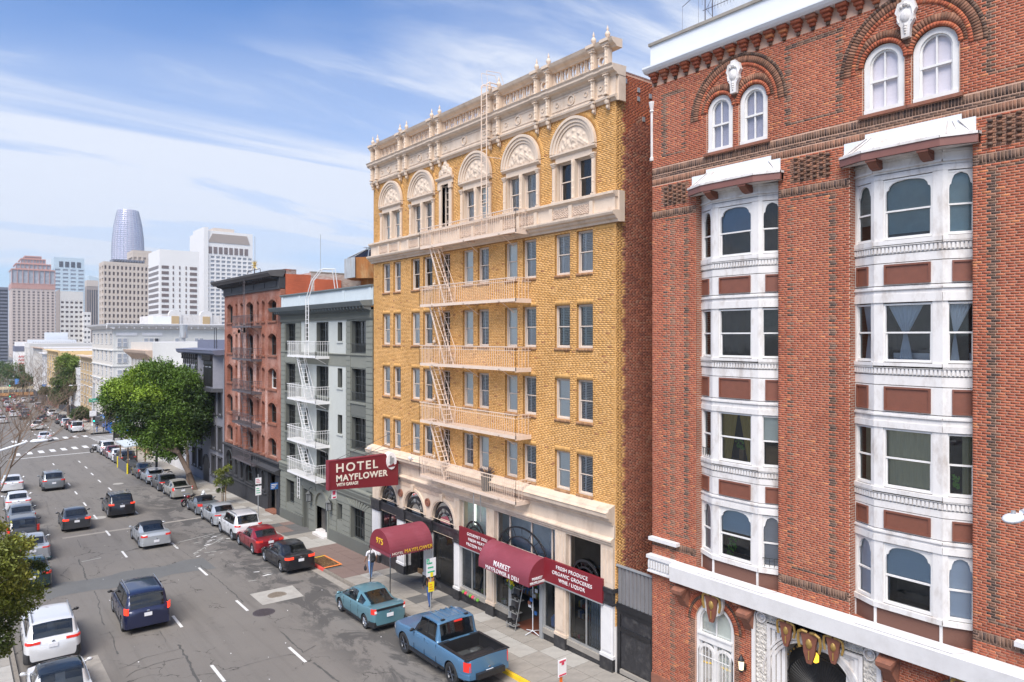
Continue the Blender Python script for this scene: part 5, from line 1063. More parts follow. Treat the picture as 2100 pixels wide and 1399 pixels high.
# canopies: standing-seam metal roofs with brown fascia and brackets
def canopy(y0_, y1_):
 cy = (y0_ + y1_)/2; a, b_ = y0_ - .18, y1_ + .2; ya, yb = cy - .95, cy + .75; XF = 19.5; zf, zb = 17.42,17.86
 P = [(XF + .3, a),(XF, a + .75),(XF, b_ - .75),(XF + .3, b_)]  # eaves line (x, y)
 Q = [(19.96, ya - .35),(19.96, ya),(19.96, yb),(19.96, yb + .35)]
 q = MB()
 for i in range(3): q.quad((P[i][0], P[i][1], zf),(P[i + 1][0], P[i + 1][1], zf),(Q[i + 1][0], Q[i + 1][1], zb if 0 < i + 1 < 3 else zb - .12),(Q[i][0], Q[i][1], zb if 0 < i < 3 else zb - .12))
 q.poly([(19.97, a, zf),(P[0][0], P[0][1], zf),(19.96, ya - .35, zb - .12)]); q.poly([(19.97, b_, zf),(P[3][0], P[3][1], zf),(19.96, yb + .35, zb - .12)])
 q.build('canopy_roof', 'white_stained', A)
 for k in range(9):
  t = (k + .5)/9*3; i = min(2, int(t)); u = t - i; p = [P[i][j]+(P[i + 1][j] - P[i][j])*u for j in (0,1)]; r_ = [Q[i][j]+(Q[i + 1][j] - Q[i][j])*u for j in (0,1)]; zt = zb
  put(A, 'roof_seam', 'white_stained', lambda s: s.prism([(0,0)],0,0,0) if False else s.tube((p[0] + .04, p[1], zf + .03),(r_[0], r_[1], zt + .0),.035,4))
 e = MB(); pts = [(19.97, a)]+P + [(19.97, b_)]
 for (x0, y0),(x1, y1) in zip(pts, pts[1:]):
  for (z0, z1, m_, o) in ((zf - .05, zf + .02,1,.03),(zf - .26, zf - .05,0,0)):
   d = Vector((x1 - x0, y1 - y0)).normalized(); nx, ny = -d.y * o, d.x * o
   e.add([(x0+nx, y0+ny, z0),(x1+nx, y1+ny, z0),(x1+nx, y1+ny, z1),(x0+nx, y0+ny, z1),(x0 + .08, y0, z0),(x1 + .08, y1, z0),(x1 + .08, y1, z1),(x0 + .08, y0, z1)],[(0,1,2,3),(4,7,6,5),(0,4,5,1),(3,2,6,7)], m_)
 e.poly([(x, y, zf - .26) for x, y in pts],1); e.build('canopy_fascia',['fascia_brown', 'white_stained'], A)
 put(A, 'flashing', 'white_clean', lambda s: (s.box(19.96,20.02, ya - .35, yb + .35, zb - .1, zb + .12), s.box(19.96,20.02, a + .1, ya - .35, zf, zb - .02), s.box(19.96,20.02, yb + .35, b_ - .05, zf, zb - .02)))
 for y in (cy - .55, cy + .75): put(A, 'canopy_bracket', 'brown_panel', lambda s: (s.prism([(19.55,17.16),(19.55,17.08),(19.66,17.0),(19.75,16.94),(19.98,16.9),(19.98,17.16)],1, y - .12, y + .12), s.box(19.52,19.98, y - .14, y + .14,17.1,17.16)))
canopy(*BAYS[0]); canopy(*BAYS[1])
# ---- white ledge over the ground floor, bracket stones
put(A, 'ledge', 'white_paint', lambda q: (q.mould([(20.0,3.84),(19.62,3.84),(19.58,4.36),(19.62,4.42),(20.0,4.46)], RY0,15.9), *[q.poly([(19.98, a,4.47),(19.6, a + .3,4.43),(19.6, b_ - .3,4.43),(19.98, b_,4.47)]) for a, b_ in BAYS]))
q = MB().box(19.72,20,15.9,17.05,4.36,4.48).box(19.8,20,15.9,17.02,3.92,4.36).box(19.76,20,15.9,17.04,3.86,3.92)
for k in range(9): q.box(19.74,19.8,15.95+k * .12,16.02+k * .12,4.02,4.28)
q.build('dentil_ledge', 'white_paint', A)
put(A, 'ledge_stone', 'white_paint', lambda q: q.box(19.78,20,15.75,17.0,5.0,5.12)); put(A, 'ledge_stone', 'white_paint', lambda q: q.box(19.78,20,3.6,5.75,5.0,5.12))
for y in (15.55,12.98,8.65,5.9): put(A, 'bracket_stone', 'brown_stone', lambda q: (q.add([(19.5, y - .2,3.62),(19.5, y + .2,3.62),(20, y + .26,3.76),(20, y - .26,3.76),(19.52, y - .2,3.5),(19.52, y + .2,3.5),(20, y + .2,2.95),(20, y - .2,2.95),(19.74, y + .14,3.3),(19.74, y - .14,3.3)],[(0,3,2,1),(0,1,5,4),(4,5,8,9),(9,8,6,7),(1,2,6,8,5),(0,4,9,7,3)])))
# crests
def crest(cy, z0, s=1.0, back=True):
 if back: put(A, 'crest_back', 'white_stained', lambda q: q.prism([(cy + a * s, z0 + b_ * s) for a, b_ in ((-.42,1.0),(-.4,.55),(-.3,.3),(-.12,.2),(.12,.2),(.3,.3),(.4,.55),(.42,1.0))],0,19.86,20))
 put(A, 'crest_shield', 'brown_panel', lambda q: q.prism([(cy + a * s, z0 + b_ * s) for a, b_ in ((-.28,.9),(-.2,.6),(-.17,.3),(-.07,0),(.07,0),(.17,.3),(.2,.6),(.28,.9))],0,19.78,19.87))
 def g_(q):
  q.ball((19.78, cy, z0 + .58*s),.13*s,8, sq=(.4,.8,1.2)); q.tube((19.77, cy, z0 + .12*s),(19.77, cy, z0 + .38*s),.02,5)
  for sg in (-1,1): q.path([(19.78, cy + sg * .05*s, z0 + .92*s),(19.74, cy + sg * .2*s, z0 + .95*s),(19.78, cy + sg * .33*s, z0 + .86*s),(19.8, cy + sg * .35*s, z0 + .62*s),(19.8, cy + sg * .3*s, z0 + .4*s)],.045*s,6)
 put(A, 'crest_scroll', 'gold', g_, smooth=True, ang=50)
crest(14.3,2.86,.98); crest(6.75,2.86,.98)
for c_, z_, s_ in ((11.62,2.98,.82),(10.88,2.72,1.0),(10.15,2.98,.82)): crest(c_, z_, s_, False)
# ground floor arched windows with iron bars
for a, b_ in GW:
 c, r = (a + b_) / 2,(b_ - a) / 2; o = arched_window(a + .06, b_ - .06,-.55,3.34,20.1, 'frame_white', 'glass_dark', 'blind', 'arched_window', True, False)
 def fr(q):
  q.box(20.02,20.16, a + .1, b_ - .1,2.02,2.24); q.mould([(20.1,2.2),(19.98,2.24),(19.98,2.3),(20.1,2.3)], a + .08, b_ - .08)
  for cc_ in (c - r * .46, c + r * .46): q.arc_band(20.05,20.12, cc_,1.6, r * .33, r * .46,0,180,12); q.box(20.05,20.12, cc_ - r * .44, cc_ - r * .33,-.5,1.6); q.box(20.05,20.12, cc_ + r * .33, cc_ + r * .44,-.5,1.6)
  q.box(20.06,20.12, c - .06, c + .06,-.5,2.02)
 put(A, 'window_tracery', 'frame_white', fr); bar = MB()
 for k in range(10): y = a + .16+(b_ - a - .32)*k / 9; bar.tube((19.98, y,-.4),(19.98, y,1.75 + .25*math.sin(math.pi * ((k % 5) + .5)/5)),.012,5)
 bar.tube((19.98, a + .15,-.2),(19.98, b_ - .15,-.2),.012,5); bar.tube((19.98, a + .15,1.55),(19.98, b_ - .15,1.55),.012,5); bar.build('window_bars', 'frame_white', A)
# wall lantern
LN = thing('wall_lantern', 'small black wall lantern beside the carved white doorway', 'lantern',(19.9,13.15,1.9))
put(LN, 'lantern_frame', 'black_paint', lambda q: (q.tube((20,13.15,1.75),(19.82,13.15,1.62),.02), q.lathe(19.78,13.15,1.62,[(.03,0),(.08,.06),(.09,.1)],8), q.lathe(19.78,13.15,2.0,[(.11,0),(.07,.08),(.02,.16),(.01,.2)],8), q.box(19.95,20,13.1,13.2,1.65,1.85)), smooth=False)
put(LN, 'lantern_glass', 'lamp_warm', lambda q: q.lathe(19.78,13.15,1.72,[(.07,0),(.09,.28)],8))
# carved portal
a, b_ = 8.87,12.86
def portal(q):
 q.box(19.9,20.3, a, a + .12,-1,3.84); q.box(19.9,20.3, b_ - .12, b_,-1,3.84); q.box(19.9,20.3, a + .12, b_ - .12,3.76,3.84)
 for k, e in enumerate((.52,.66,.8,.94)): X = 19.93+k * .05; z1 = 3.4 - k * .08; q.box(X, X + .12, a + e, a + e + .11,-1, z1); q.box(X, X + .12, b_ - e - .11, b_ - e,-1, z1); q.box(X, X + .12, a + e + .11, b_ - e - .11, z1 - .09, z1)
 for k,(r0, r1) in enumerate(((DR + .02, DR + .1),(DR + .12, DR + .2),(DR + .22, DR + .28))): q.arc_band(20.0 - .03*k,20.35, DC, DZ - .25, r0, r1,0,180,30); 
 for s in (-1,1): q.box(20.0,20.35, *sorted((DC + s * (DR + .02), DC + s * (DR + .28))),-1, DZ - .25)
put(A, 'portal_moulding', 'white_stained', portal)
sp_ = MB(); sp_.spandrel(20.17, DC, DZ - .25, DR + .02, a + 1.0, b_ - 1.0,3.1); sp_.build('portal_spandrel', 'white_stained', A)
for s in (-1,1): put(A, 'portal_boss', 'brown_panel', lambda q: q.arc_band(20.08,20.17, DC + s * 1.12,2.86,0,.13,0,360,12))
carv = lambda u, v: .5 + .5*math.sin(v * 190+2.2*math.sin(u * 9))*math.sin(u * 8.5+1.3*math.sin(v * 120))
for s in (a + .14, b_ - .5): rv, rf = relief(19.99, s, s + .36,-1,3.72,10,150, carv,.045); MB().add(rv, rf).build('carved_panel', 'carving', A)
carv2 = lambda u, v: .5 + .5*math.sin(u * 150+2.2*math.sin(v * 9))*math.sin(v * 8.5+1.3*math.sin(u * 100))
for (p, q_) in ((a + .5, a + 1.35),(b_ - 1.35, b_ - .5)): rv, rf = relief(19.985, p, q_,3.45,3.74,40,10, carv2,.04); MB().add(rv, rf).build('carved_panel', 'carving', A)
for y in (a + .32, b_ - .32): put(A, 'roundel', 'white_stained', lambda q: (q.arc_band(19.9,19.98, y,3.55,.13,.17,0,360,16), q.ball((19.96, y,3.55),.09,8, sq=(.4,1,1))))
iv = MB()
for i in range(24):
 t0, t1 = math.pi * i / 24, math.pi * (i + 1)/24; iv.quad(*[(xx, DC + DR * math.cos(t), DZ - .25+DR * math.sin(t)) for xx, t in ((20.2, t0),(20.2, t1),(21.0, t1),(21.0, t0))])
iv.quad((20.2, DC + DR,-1),(20.2, DC + DR, DZ - .25),(21, DC + DR, DZ - .25),(21, DC + DR,-1)); iv.build('doorway_vault', 'carving', A)
put(A, 'doorway_back', 'room_dark', lambda q: q.box(21.0,21.05, DC - DR, DC + DR,-1, DZ + DR))
fg = MB(); fg.arc_band(20.5,20.54, DC,1.55,1.1,1.14,0,180,30); fg.arc_band(20.46,20.54, DC,1.55,0,.34,0,180,16); fg.box(20.5,20.55, DC - 1.3, DC + 1.3,1.5,1.56)
for k in range(1,36): t = math.pi * k / 36; fg.tube((20.52, DC + .3*math.cos(t),1.55 + .3*math.sin(t)),(20.52, DC + 1.12*math.cos(t),1.55+1.12*math.sin(t)),.009,4)
for k in range(14): y = DC - 1.25+2.5*k / 13; fg.tube((20.52, y,-.6),(20.52, y,1.5),.014,5)
fg.build('fan_grille', 'black_paint', A)
gd = MB(); 
for k in range(25): t = math.pi * (k + .5)/25; gd.ball((20.45, DC + 1.22*math.cos(t), DZ - .3+1.22*math.sin(t)),.04,6)
gd.build('gilded_bead', 'gold', A)
put(A, 'door_lamp', 'lamp_amber', lambda q: q.lathe(20.2, DC,2.62,[(.03,0),(.1,.05),(.1,.22),(.04,.3)],8))
# rooftop aerials behind the parapet
AN = thing('television_aerial', 'thin television aerial on the roof behind the white parapet', 'aerial',(21.5,16,22.9))
def aer(q):
 q.tube((21.5,15.8,22.8),(21.5,15.8,26.5),.02,5); q.tube((21.5,15.9,24.25),(21.5,14.55,24.25),.012,4)
 for k in range(9): q.tube((21.5,14.6+k * .13,24.12),(21.5,14.6+k * .13,24.38),.006,3)
 q.tube((21.5,15.75,24.25),(21.5,15.45,24.65),.008,3); q.tube((21.5,15.75,24.25),(21.5,15.45,23.85),.008,3)
put(AN, 'mast', 'iron', aer)
AN2 = thing('roof_aerial', 'second, more distant comb aerial left of the first on the same roof', 'aerial',(22,17,22.9))
def aer2(q):
 q.tube((22.5,16.2,22.8),(22.5,16.2,26.6),.018,5); q.tube((22.5,17.6,25.3),(22.5,15.9,25.9),.014,4)
 for t, l_ in ((0,1.0),(.45,1.25),(.55,.6),(.9,.9)): y, z = 17.6 - 1.7*t,25.3 + .6*t; q.tube((22.5, y, z),(22.5, y, z - l_),.006,3)
put(AN2, 'mast', 'iron', aer2)
# ================================================================ gated alley between the two buildings
GT = thing('alley_gate', 'tall black metal gate with a corrugated screen above, between the two brick buildings', 'gate',(20,17.9,-.5))
put(GT, 'gate_frame', 'black_paint', lambda q: (q.box(20.05,20.15,18.62,18.78,-.6,1.9), q.box(20.05,20.15,17.05,17.12,-.6,1.9), q.box(20.05,20.15,17.12,18.62,1.75,1.95), q.box(20.03,20.12,17.12,18.62,1.1,1.25)))
put(GT, 'gate_leaf', 'black_marble', lambda q: q.box(20.08,20.12,17.12,18.6,-.3,1.75)); put(GT, 'bottom_rail', 'concrete', lambda q: q.box(20.0,20.1,17.1,18.6,-.5,-.34))
for k in range(9): put(GT, 'screen_sheet', 'corrugated', lambda q: q.prism([(20.1,17.06 + k * .19),(20.05,17.1 + k * .19),(20.05,17.2 + k * .19),(20.1,17.24 + k * .19)],2,1.95,3.55))
put(GT, 'screen_rail', 'steel_grey', lambda q: q.box(20.0,20.08,17.02,18.8,3.55,3.62)); put(GT, 'screen_rail', 'black_paint', lambda q: q.box(20.02,20.12,17.02,18.8,1.9,2.15))
# ================================================================ signs, awnings and iron stairs on the hotel
SG = thing('hotel_sign', 'long maroon blade sign with cream lettering, standing out from the hotel front', 'sign',(17.6,35.2,4.2))
BO = [(15.54,4.28),(19.65,4.02),(19.65,5.4),(19.0,5.5),(18.9,5.8),(15.54,5.78)]
put(SG, 'sign_board', 'maroon_sign', lambda q: q.prism(BO,1,35.05,35.35)); put(SG, 'sign_edge', 'maroon', lambda q: (q.prism([(15.5,4.26),(15.56,4.26),(15.56,5.82),(15.5,5.82)],1,35.03,35.37), q.prism([(15.56,5.775),(18.9,5.795),(18.9,5.83),(15.56,5.815)],1,35.03,35.37)))
X_, U_ = (1,0,0),(0,0,1)
text('lettering', 'HOTEL',.64, 'letter_cream', SG,(15.9,35.04,5.17),(1,0,-.01), U_, bold=.012, fit=2.45, space=1.25)
def slab_serif(mb, x, z, w_, h): mb.box(x, x + w_,35.02,35.05, z, z + h)
t_ = text('lettering', 'MAYFLOWER',.46, 'letter_cream', SG,(15.92,35.04,4.68),(1,0,-.012), U_, bold=.014, fit=3.05, space=1.12)
text('lettering', 'WITH GARAGE',.235, 'letter_cream', SG,(15.96,35.04,4.42),(1,0,-.02), U_, bold=.006, fit=1.25)
put(SG, 'emblem_disc', 'letter_white', lambda q: q.prism([(19.2 + .31 * math.cos(a * .314),5.43 + .47 * math.sin(a * .314)) for a in range(20)],1,34.98,35.42))
put(SG, 'emblem_ship', 'maroon_sign', lambda q: (q.prism([(18.98,5.1),(19.42,5.12),(19.48,5.24),(19.37,5.2),(19.32,5.3),(19.14,5.2),(19.00,5.2)],1,34.96,34.98),))
put(SG, 'emblem_sail', 'steel_grey', lambda q: (q.box(19.19,19.085,34.965,34.98,5.2,5.72), q.box(19.32,19.21,34.965,34.98,5.25,5.62), q.box(19.10,19.18,34.965,34.98,5.5,5.515), q.box(19.07,19.22,34.965,34.98,5.36,5.375), q.tube((19.02,34.97,5.3),(19.20,34.97,5.66),.006,4), q.tube((19.42,34.97,5.3),(19.32,34.97,5.6),.006,4)))
put(SG, 'guy_wire', 'iron', lambda q: (q.tube((15.9,35.2,5.8),(20,36.6,6.7),.012,4), q.tube((15.9,35.2,5.8),(20,33.2,6.6),.012,4), q.tube((17.5,35.2,5.8),(20,36.4,6.3),.012,4), q.box(19.6,20,35.15,35.25,4.3,4.36), q.box(19.6,20,35.15,35.25,5.2,5.26)))
put(SG, 'parking_plate', 'letter_white', lambda q: q.box(15.75,16.02,35.18,35.21,3.76,4.24)); put(SG, 'plate_print', 'sign_red', lambda q: (q.box(15.8,15.95,35.17,35.18,3.98,4.18), q.box(15.8,15.97,35.17,35.18,3.8,3.88)))
# barrel awning over the hotel entrance
AWN = thing('entrance_awning', 'maroon barrel awning on two thin poles over the hotel entrance', 'awning',(18.3,32.4,-.8))
yc, rr, zb, xa, xb = 32.42,1.08,1.52,17.1,19.6
bar_ = MB(); n_ = 20; P = [(yc + rr * math.cos(math.pi * k / n_), zb + 1.0*math.sin(math.pi * k / n_)) for k in range(n_ + 1)]
for k in range(n_):
 for j in range(4): X0, X1 = xa + (xb - xa)*j / 4, xa + (xb - xa)*(j + 1)/4; s0, s1 = -.012*math.sin(math.pi * j / 4*2) ** 2,0; bar_.quad((X0, *P[k]),(X0, *P[k + 1]),(X1, *P[k + 1]),(X1, *P[k]))
bar_.build('canopy_cloth', 'awning', AWN, smooth=True); put(AWN, 'front_panel', 'maroon', lambda q: q.poly([(xa, *p) for p in P]))
def valance(q, pts):
 (x0, y0),(x1, y1) = pts; n_ = int(math.hypot(x1 - x0, y1 - y0) / .13)
 for k in range(n_):
  for j,(u0, u1, d0, d1) in enumerate(((0,.5,.15,.2),(.5,1,.2,.15))): a, b_ = (k + u0)/n_,(k + u1)/n_; q.quad((x0+(x1 - x0)*a, y0+(y1 - y0)*a, zb - d0),(x0+(x1 - x0)*a, y0+(y1 - y0)*a, zb + .02),(x0+(x1 - x0)*b_, y0+(y1 - y0)*b_, zb + .02),(x0+(x1 - x0)*b_, y0+(y1 - y0)*b_, zb - d1))
for nm, pts in (('valance',((xa, yc - rr),(xa, yc + rr))),('valance',((xa, yc - rr),(xb, yc - rr))),('valance',((xa, yc + rr),(xb, yc + rr)))): q = MB(); valance(q, pts); q.build(nm, 'awning', AWN)
for y in (yc - rr + .02, yc + rr - .02): put(AWN, 'pole', 'chrome', lambda q: q.tube((xa + .03, y, gz(y) - .02),(xa + .03, y, zb),.028,8)); put(AWN, 'rail', 'chrome', lambda q: q.tube((xa, y, zb),(xb, y, zb),.018,6))
text('lettering', '975',.42, 'letter_yellow', AWN,(xa - .012, yc + .36, zb + .28),(0,-1,0), U_, bold=.004, fit=.72)
text('lettering', 'HOTEL',.17, 'letter_cream', AWN,(xa + .12, yc - rr - .012, zb - .1),(1,0,0), U_, sx=1.2); text('lettering', 'MAYFLOWER',.27, 'letter_yellow', AWN,(xa + .82, yc - rr - .014, zb - .1),(1,0,0), U_, bold=0, fit=1.65, space=1.08)
# market boards and awning
for (a, b_, nm) in ((26.2,29.15, 'maroon shop board lettered gourmet deli, left of the market awning'),(19.3,22.75, 'maroon shop board lettered fresh produce, right of the market awning')):
 MBd = thing('shop_board', nm, 'sign',(19.8,(a + b_) / 2,2.0)); put(MBd, 'board', 'maroon_sign', lambda q: q.box(19.76,19.86, a, b_,2.0,2.95)); put(MBd, 'board_trim', 'steel_grey', lambda q: q.box(19.75,19.87, a, b_,1.95,2.0))
 if a > 25:
  for k,(s_, y) in enumerate((('GOURMET DELI',28.45),('FRESH MEATS',28.35),('FROZEN FOOD',28.5))): text('lettering', s_,.2, 'letter_white', MBd,(19.75, y,2.66 - k * .25),(0,-1,0), U_, bold=.0, sx=1.1, space=1.1)
 else:
  for k,(s_, y) in enumerate((('FRESH PRODUCE',21.02),('ORGANIC GROCERIES',21.02),('WINE / LIQUOR',21.02))): text('lettering', s_,.215, 'letter_white', MBd,(19.75, y,2.67 - k * .255),(0,-1,0), U_, bold=.0, align='CENTER', space=1.1, fit=(1.85,2.35,1.55)[k])
MA = thing('market_awning', 'maroon quarter-round awning with white lettering over the market door', 'awning',(19.4,24.5,1.9))
ya_, yb_, n_ = 22.72,26.3,12; Q = [(19.76 - .86*math.sin(math.pi / 2*k / n_),2.08 + .86*math.cos(math.pi / 2*k / n_)) for k in range(n_ + 1)] + [(18.9,1.86)]
c_ = MB(); [c_.quad((Q[k][0], ya_, Q[k][1]),(Q[k + 1][0], ya_, Q[k + 1][1]),(Q[k + 1][0], yb_, Q[k + 1][1]),(Q[k][0], yb_, Q[k][1])) for k in range(n_ + 1)]; c_.build('canopy_cloth', 'awning', MA, smooth=True)
for y in (ya_, yb_): put(MA, 'side_panel', 'maroon', lambda q: q.poly([(p[0], y, p[1]) for p in Q] + [(19.76, y,1.86)]))
text('lettering', 'MARKET',.32, 'letter_white', MA,(18.95,24.6,2.16),(0,-1,0),(.12,0,1), bold=.002, align='CENTER', fit=1.15, space=1.1, ext=.05)
text('lettering', 'MAYFLOWER & DELI',.26, 'letter_white', MA,(18.885,24.55,1.9),(0,-1,0), U_, bold=.0, align='CENTER', fit=2.35, space=1.1)
text('lettering', 'MARKET',.16, 'letter_white', MA,(19.08, ya_ - .012,2.1), X_, U_, bold=.004, sx=.95); text('lettering', 'MAYFLOWER',.155, 'letter_white', MA,(18.97, ya_ - .012,1.93), X_, U_, bold=.004, sx=.9)
# escape balconies and stairs
FE = thing('fire_escape', 'cream iron fire escape down the front of the yellow hotel', 'fire escape',(19.5,28,5.0))
XO = 19.12
def balcony(T, y0, y1, z, xo, m, h=.95, n_bal=46, hole=None, brk=(.15,.5,.85), base_x=20.0, skirt=.1, rails=(.95,), dens=True):
 q = MB(); st = .06; hs = hole or (0,0); x = xo
 segs = [(y0, hs[0]),(hs[1], y1)] if hole else [(y0, y1)]
 for a, b_ in segs:
  k = int((b_ - a) / .11)
  for i in range(k): yy = a + (b_ - a)*(i + .5)/k; q.box(xo + .03, base_x - .02, yy - .035, yy + .035, z - .012, z + .01)
 if hole: [q.box(xo + .03+i * .1, xo + .08+i * .1, hs[0], hs[1], z - .012, z + .01) for i in range(2)]
 q.build('grating', m, T, kind='stuff')
 put(T, 'platform_frame', m, lambda p: (p.box(xo, xo + .03, y0, y1, z - skirt, z + .04), p.box(xo, base_x, y0, y0 + .03, z - skirt - .05, z + .04), p.box(xo, base_x, y1 - .03, y1, z - skirt, z + .04)))
 for t in brk: yy = y0 + (y1 - y0) * t; put(T, 'bracket', m, lambda p: (p.box(xo, base_x, yy - .03, yy + .03, z - .1, z - .03), p.tube((xo + .1, yy, z - .06),(base_x, yy, z - .55),.02,5)))
 r = MB(); n2 = int((y1 - y0) / .16); n3 = max(3, int((base_x - xo) / .16))
 for i in range(n2+1): yy = y0+(y1 - y0)*i / n2; r.box(xo - .008, xo + .008, yy - .008, yy + .008, z, z + h)
 for yy in (y0, y1):
  for i in range(n3): xx = xo + (base_x - xo)*i / n3; r.box(xx - .008, xx + .008, yy - .008, yy + .008, z, z + h)
 r.build('baluster', m, T, kind='stuff')
 put(T, 'handrail', m, lambda p: (p.box(xo - .02, xo + .02, y0, y1, z + h, z + h + .035), p.box(xo, base_x, y0 - .015, y0 + .015, z + h, z + h + .03), p.box(xo, base_x, y1 - .015, y1 + .015, z + h, z + h + .03)))
 put(T, 'mid_rail', m, lambda p: (p.box(xo - .012, xo + .012, y0, y1, z + h * .84, z + h * .84 + .02), p.box(xo, base_x, y0 - .01, y0 + .01, z + h * .84, z + h * .84 + .02)))
def stair(T, x, y0, z0, y1, z1, m, w_=.5, treads=13, rail=.75, nm='stair_flight'):
 """flight from (y0, z0) at the foot to (y1, z1) at the head, w_ wide in x"""
 q = MB(); 
 for xx in (x, x + w_): q.add([(xx, y0 - .06, z0),(xx, y0 + .06, z0),(xx, y1 + .06, z1),(xx, y1 - .06, z1),(xx + .02, y0 - .06, z0),(xx + .02, y0 + .06, z0),(xx + .02, y1 + .06, z1),(xx + .02, y1 - .06, z1)],[(0,1,2,3),(7,6,5,4),(0,4,5,1),(2,6,7,3),(1,5,6,2),(3,7,4,0)])
 q.build('stringer', m, T)
 tm = MB().box(0, w_,-.08,.08,-.01,.01).mesh('tread', m)
 for i in range(treads): t = (i + .7) / treads; shared(T, 'tread', tm,(x, y0 + (y1 - y0) * t, z0 + (z1 - z0) * t))
 dy, dz = (y1 - y0),(z1 - z0); L_ = math.hypot(dy, dz); ny, nz_ = -dz / L_ * (1 if dy > 0 else -1) * -1, abs(dy)/L_
 for xx in (x, x + w_):
  put(T, 'stair_rail', m, lambda p: (p.path([(xx, y0 - .1, z0 + .1),(xx, y0 - .22, z0 + .8),(xx, y1 - .22, z1 + .1),(xx, y1 - .15, z1 + .8)],.016,5), p.tube((xx, y0 + dy * .5, z0 + dz * .5),(xx, y0 + dy * .5 - .26, z0 + dz * .5 + .12),.01,4), None))
ZP = [16.98,13.98,10.95,8.0,5.16]
for k, z in enumerate(ZP): balcony(FE,23.85,31.85, z, XO, 'escape_paint', hole=(30.7,31.4) if k < 4 else None, base_x=20.0 if k < 4 else 19.98, h=.93)
for k in range(4): stair(FE,19.3,29.75, ZP[k + 1],31.2, ZP[k], 'escape_paint', treads=12)
gl = MB()
for y in (26.15,26.55): gl.path([(19.25, y,17.0),(19.25, y,23.95),(19.4, y,24.05),(20.3, y,24.05)],.028,5); gl.path([(19.3, y,24.05),(19.25, y,24.55),(20.0, y - .05,24.6),(20.3, y,24.05)],.012,4)
gl.build('roof_ladder_rail', 'escape_paint', FE); rm = MB().box(-.012,.012,0,.4,-.012,.012).mesh('rung', 'escape_paint')
for k in range(24): shared(FE, 'rung', rm,(19.25,26.15,17.2 + k * .29))
put(FE, 'ladder_tie', 'escape_paint', lambda q: (q.tube((19.25,26.15,20.6),(20,26.0,20.6),.02,4), q.tube((19.25,26.55,22.0),(19.9,26.6,22.0),.02,4)))
dl = MB()
for x in (19.2,19.6): dl.tube((x,27.1,5.2),(x,27.1,3.6),.022,5)
dl.build('drop_ladder', 'steel_grey', FE)
FEP = thing('potted_shrub', 'dark bare shrub in a wire basket on the lowest hotel balcony', 'plant',(19.55,26.55,5.2)); put(FEP, 'basket', 'frame_dark', lambda q: q.lathe(19.55,26.55,5.18,[(.22,0),(.26,.7)],10))
tw = MB(); rr_ = random.Random(5)
for k in range(70): a, b_ = rr_.uniform(0,6.28), rr_.uniform(.1,.42); tw.tube((19.55,26.55,5.8),(19.55+b_ * math.cos(a),26.55+b_ * math.sin(a),5.95+rr_.uniform(0,.35)),.012,3)
tw.build('twig', 'iron', FEP, kind='stuff')
# market goods and folding racks
RK = thing('produce_rack', 'grey tiered rack with black baskets left of the market door', 'rack',(19.8,24.75, gz(24.75)))
put(RK, 'rack_frame', 'aluminium', lambda q: ([q.tube((19.55, y, gz(24.7)),(20.1, y,1.5),.02,5) for y in (24.45,25.05)],[q.tube((19.55 + .13 * k,24.45, gz(24.7) + .28 + .52 * k),(19.55 + .13 * k,25.05, gz(24.7) + .28 + .52 * k),.018,5) for k in range(4)],[q.box(19.5 + .12 * k,19.85 + .12 * k,24.45,25.05, gz(24.7) + .2 + .52 * k, gz(24.7) + .23 + .52 * k) for k in range(4)]))
bk = MB().lathe(0,0,0,[(.1,0),(.13,.16),(.12,.16),(.09,.02)],10).mesh('basket', 'black_paint')
for k in range(4):
 for y in (24.6,24.9): shared(RK, 'basket', bk,(19.62 + .12 * k, y, gz(24.7) + .24 + .52 * k))
FLW = thing('flower_bunch', 'bunch of yellow flowers in the rack by the market door', 'flowers',(19.75,24.95,1.2)); q = MB()
for k in range(26): q.ball((19.72+jit(.25),24.98+jit(.35),1.3+jit(.28)),.035,6)
q.build('flower_head', 'sign_yellow', FLW, kind='stuff'); q = MB(); [q.tube((19.75,24.98,.95),(19.75 + jit(.3),24.95 + jit(.4),1.2 + jit(.2)),.01,3) for k in range(14)]; q.build('stem', 'plant_green', FLW, kind='stuff')
SP = thing('display_stand', 'white revolving card stand in the market doorway', 'display stand',(20.0,23.75, gz(23.75)))
put(SP, 'stand', 'white_clean', lambda q: (q.tube((20,23.75, gz(23.75) + .08),(20,23.75,1.5),.02,6),[q.tube((20,23.75, gz(23.75) + .12),(20 + .42 * math.cos(a),23.75 + .42 * math.sin(a), gz(23.75) + .03),.02,5) for a in (0,1.57,3.14,4.71)]))
for k in range(7):
 a = k * .9; put(SP, 'card_pack',['sign_blue', 'print_grey', 'letter_white', 'sign_yellow'][k % 4] if False else ['sign_blue', 'steel_grey', 'letter_white', 'brown_panel'][k % 4], lambda q: q.box(20 + .16 * math.cos(a) - .02,20 + .16 * math.cos(a) + .02,23.75 + .16 * math.sin(a) - .08,23.75 + .16 * math.sin(a) + .08,.1 + k * .17,.25 + k * .17))
material('blue_plastic',(.12,.3,.7),.3,.05,4)
tag(put(None, 'water_bottle', 'blue_plastic', lambda q: q.lathe(20.35,22.72,-.12,[(.14,0),(.15,.05),(.15,.35),(.08,.45),(.05,.5)],12), smooth=True, ang=50), 'large blue water bottle behind the market window beside the door', 'bottle')
rr_ = random.Random(8)
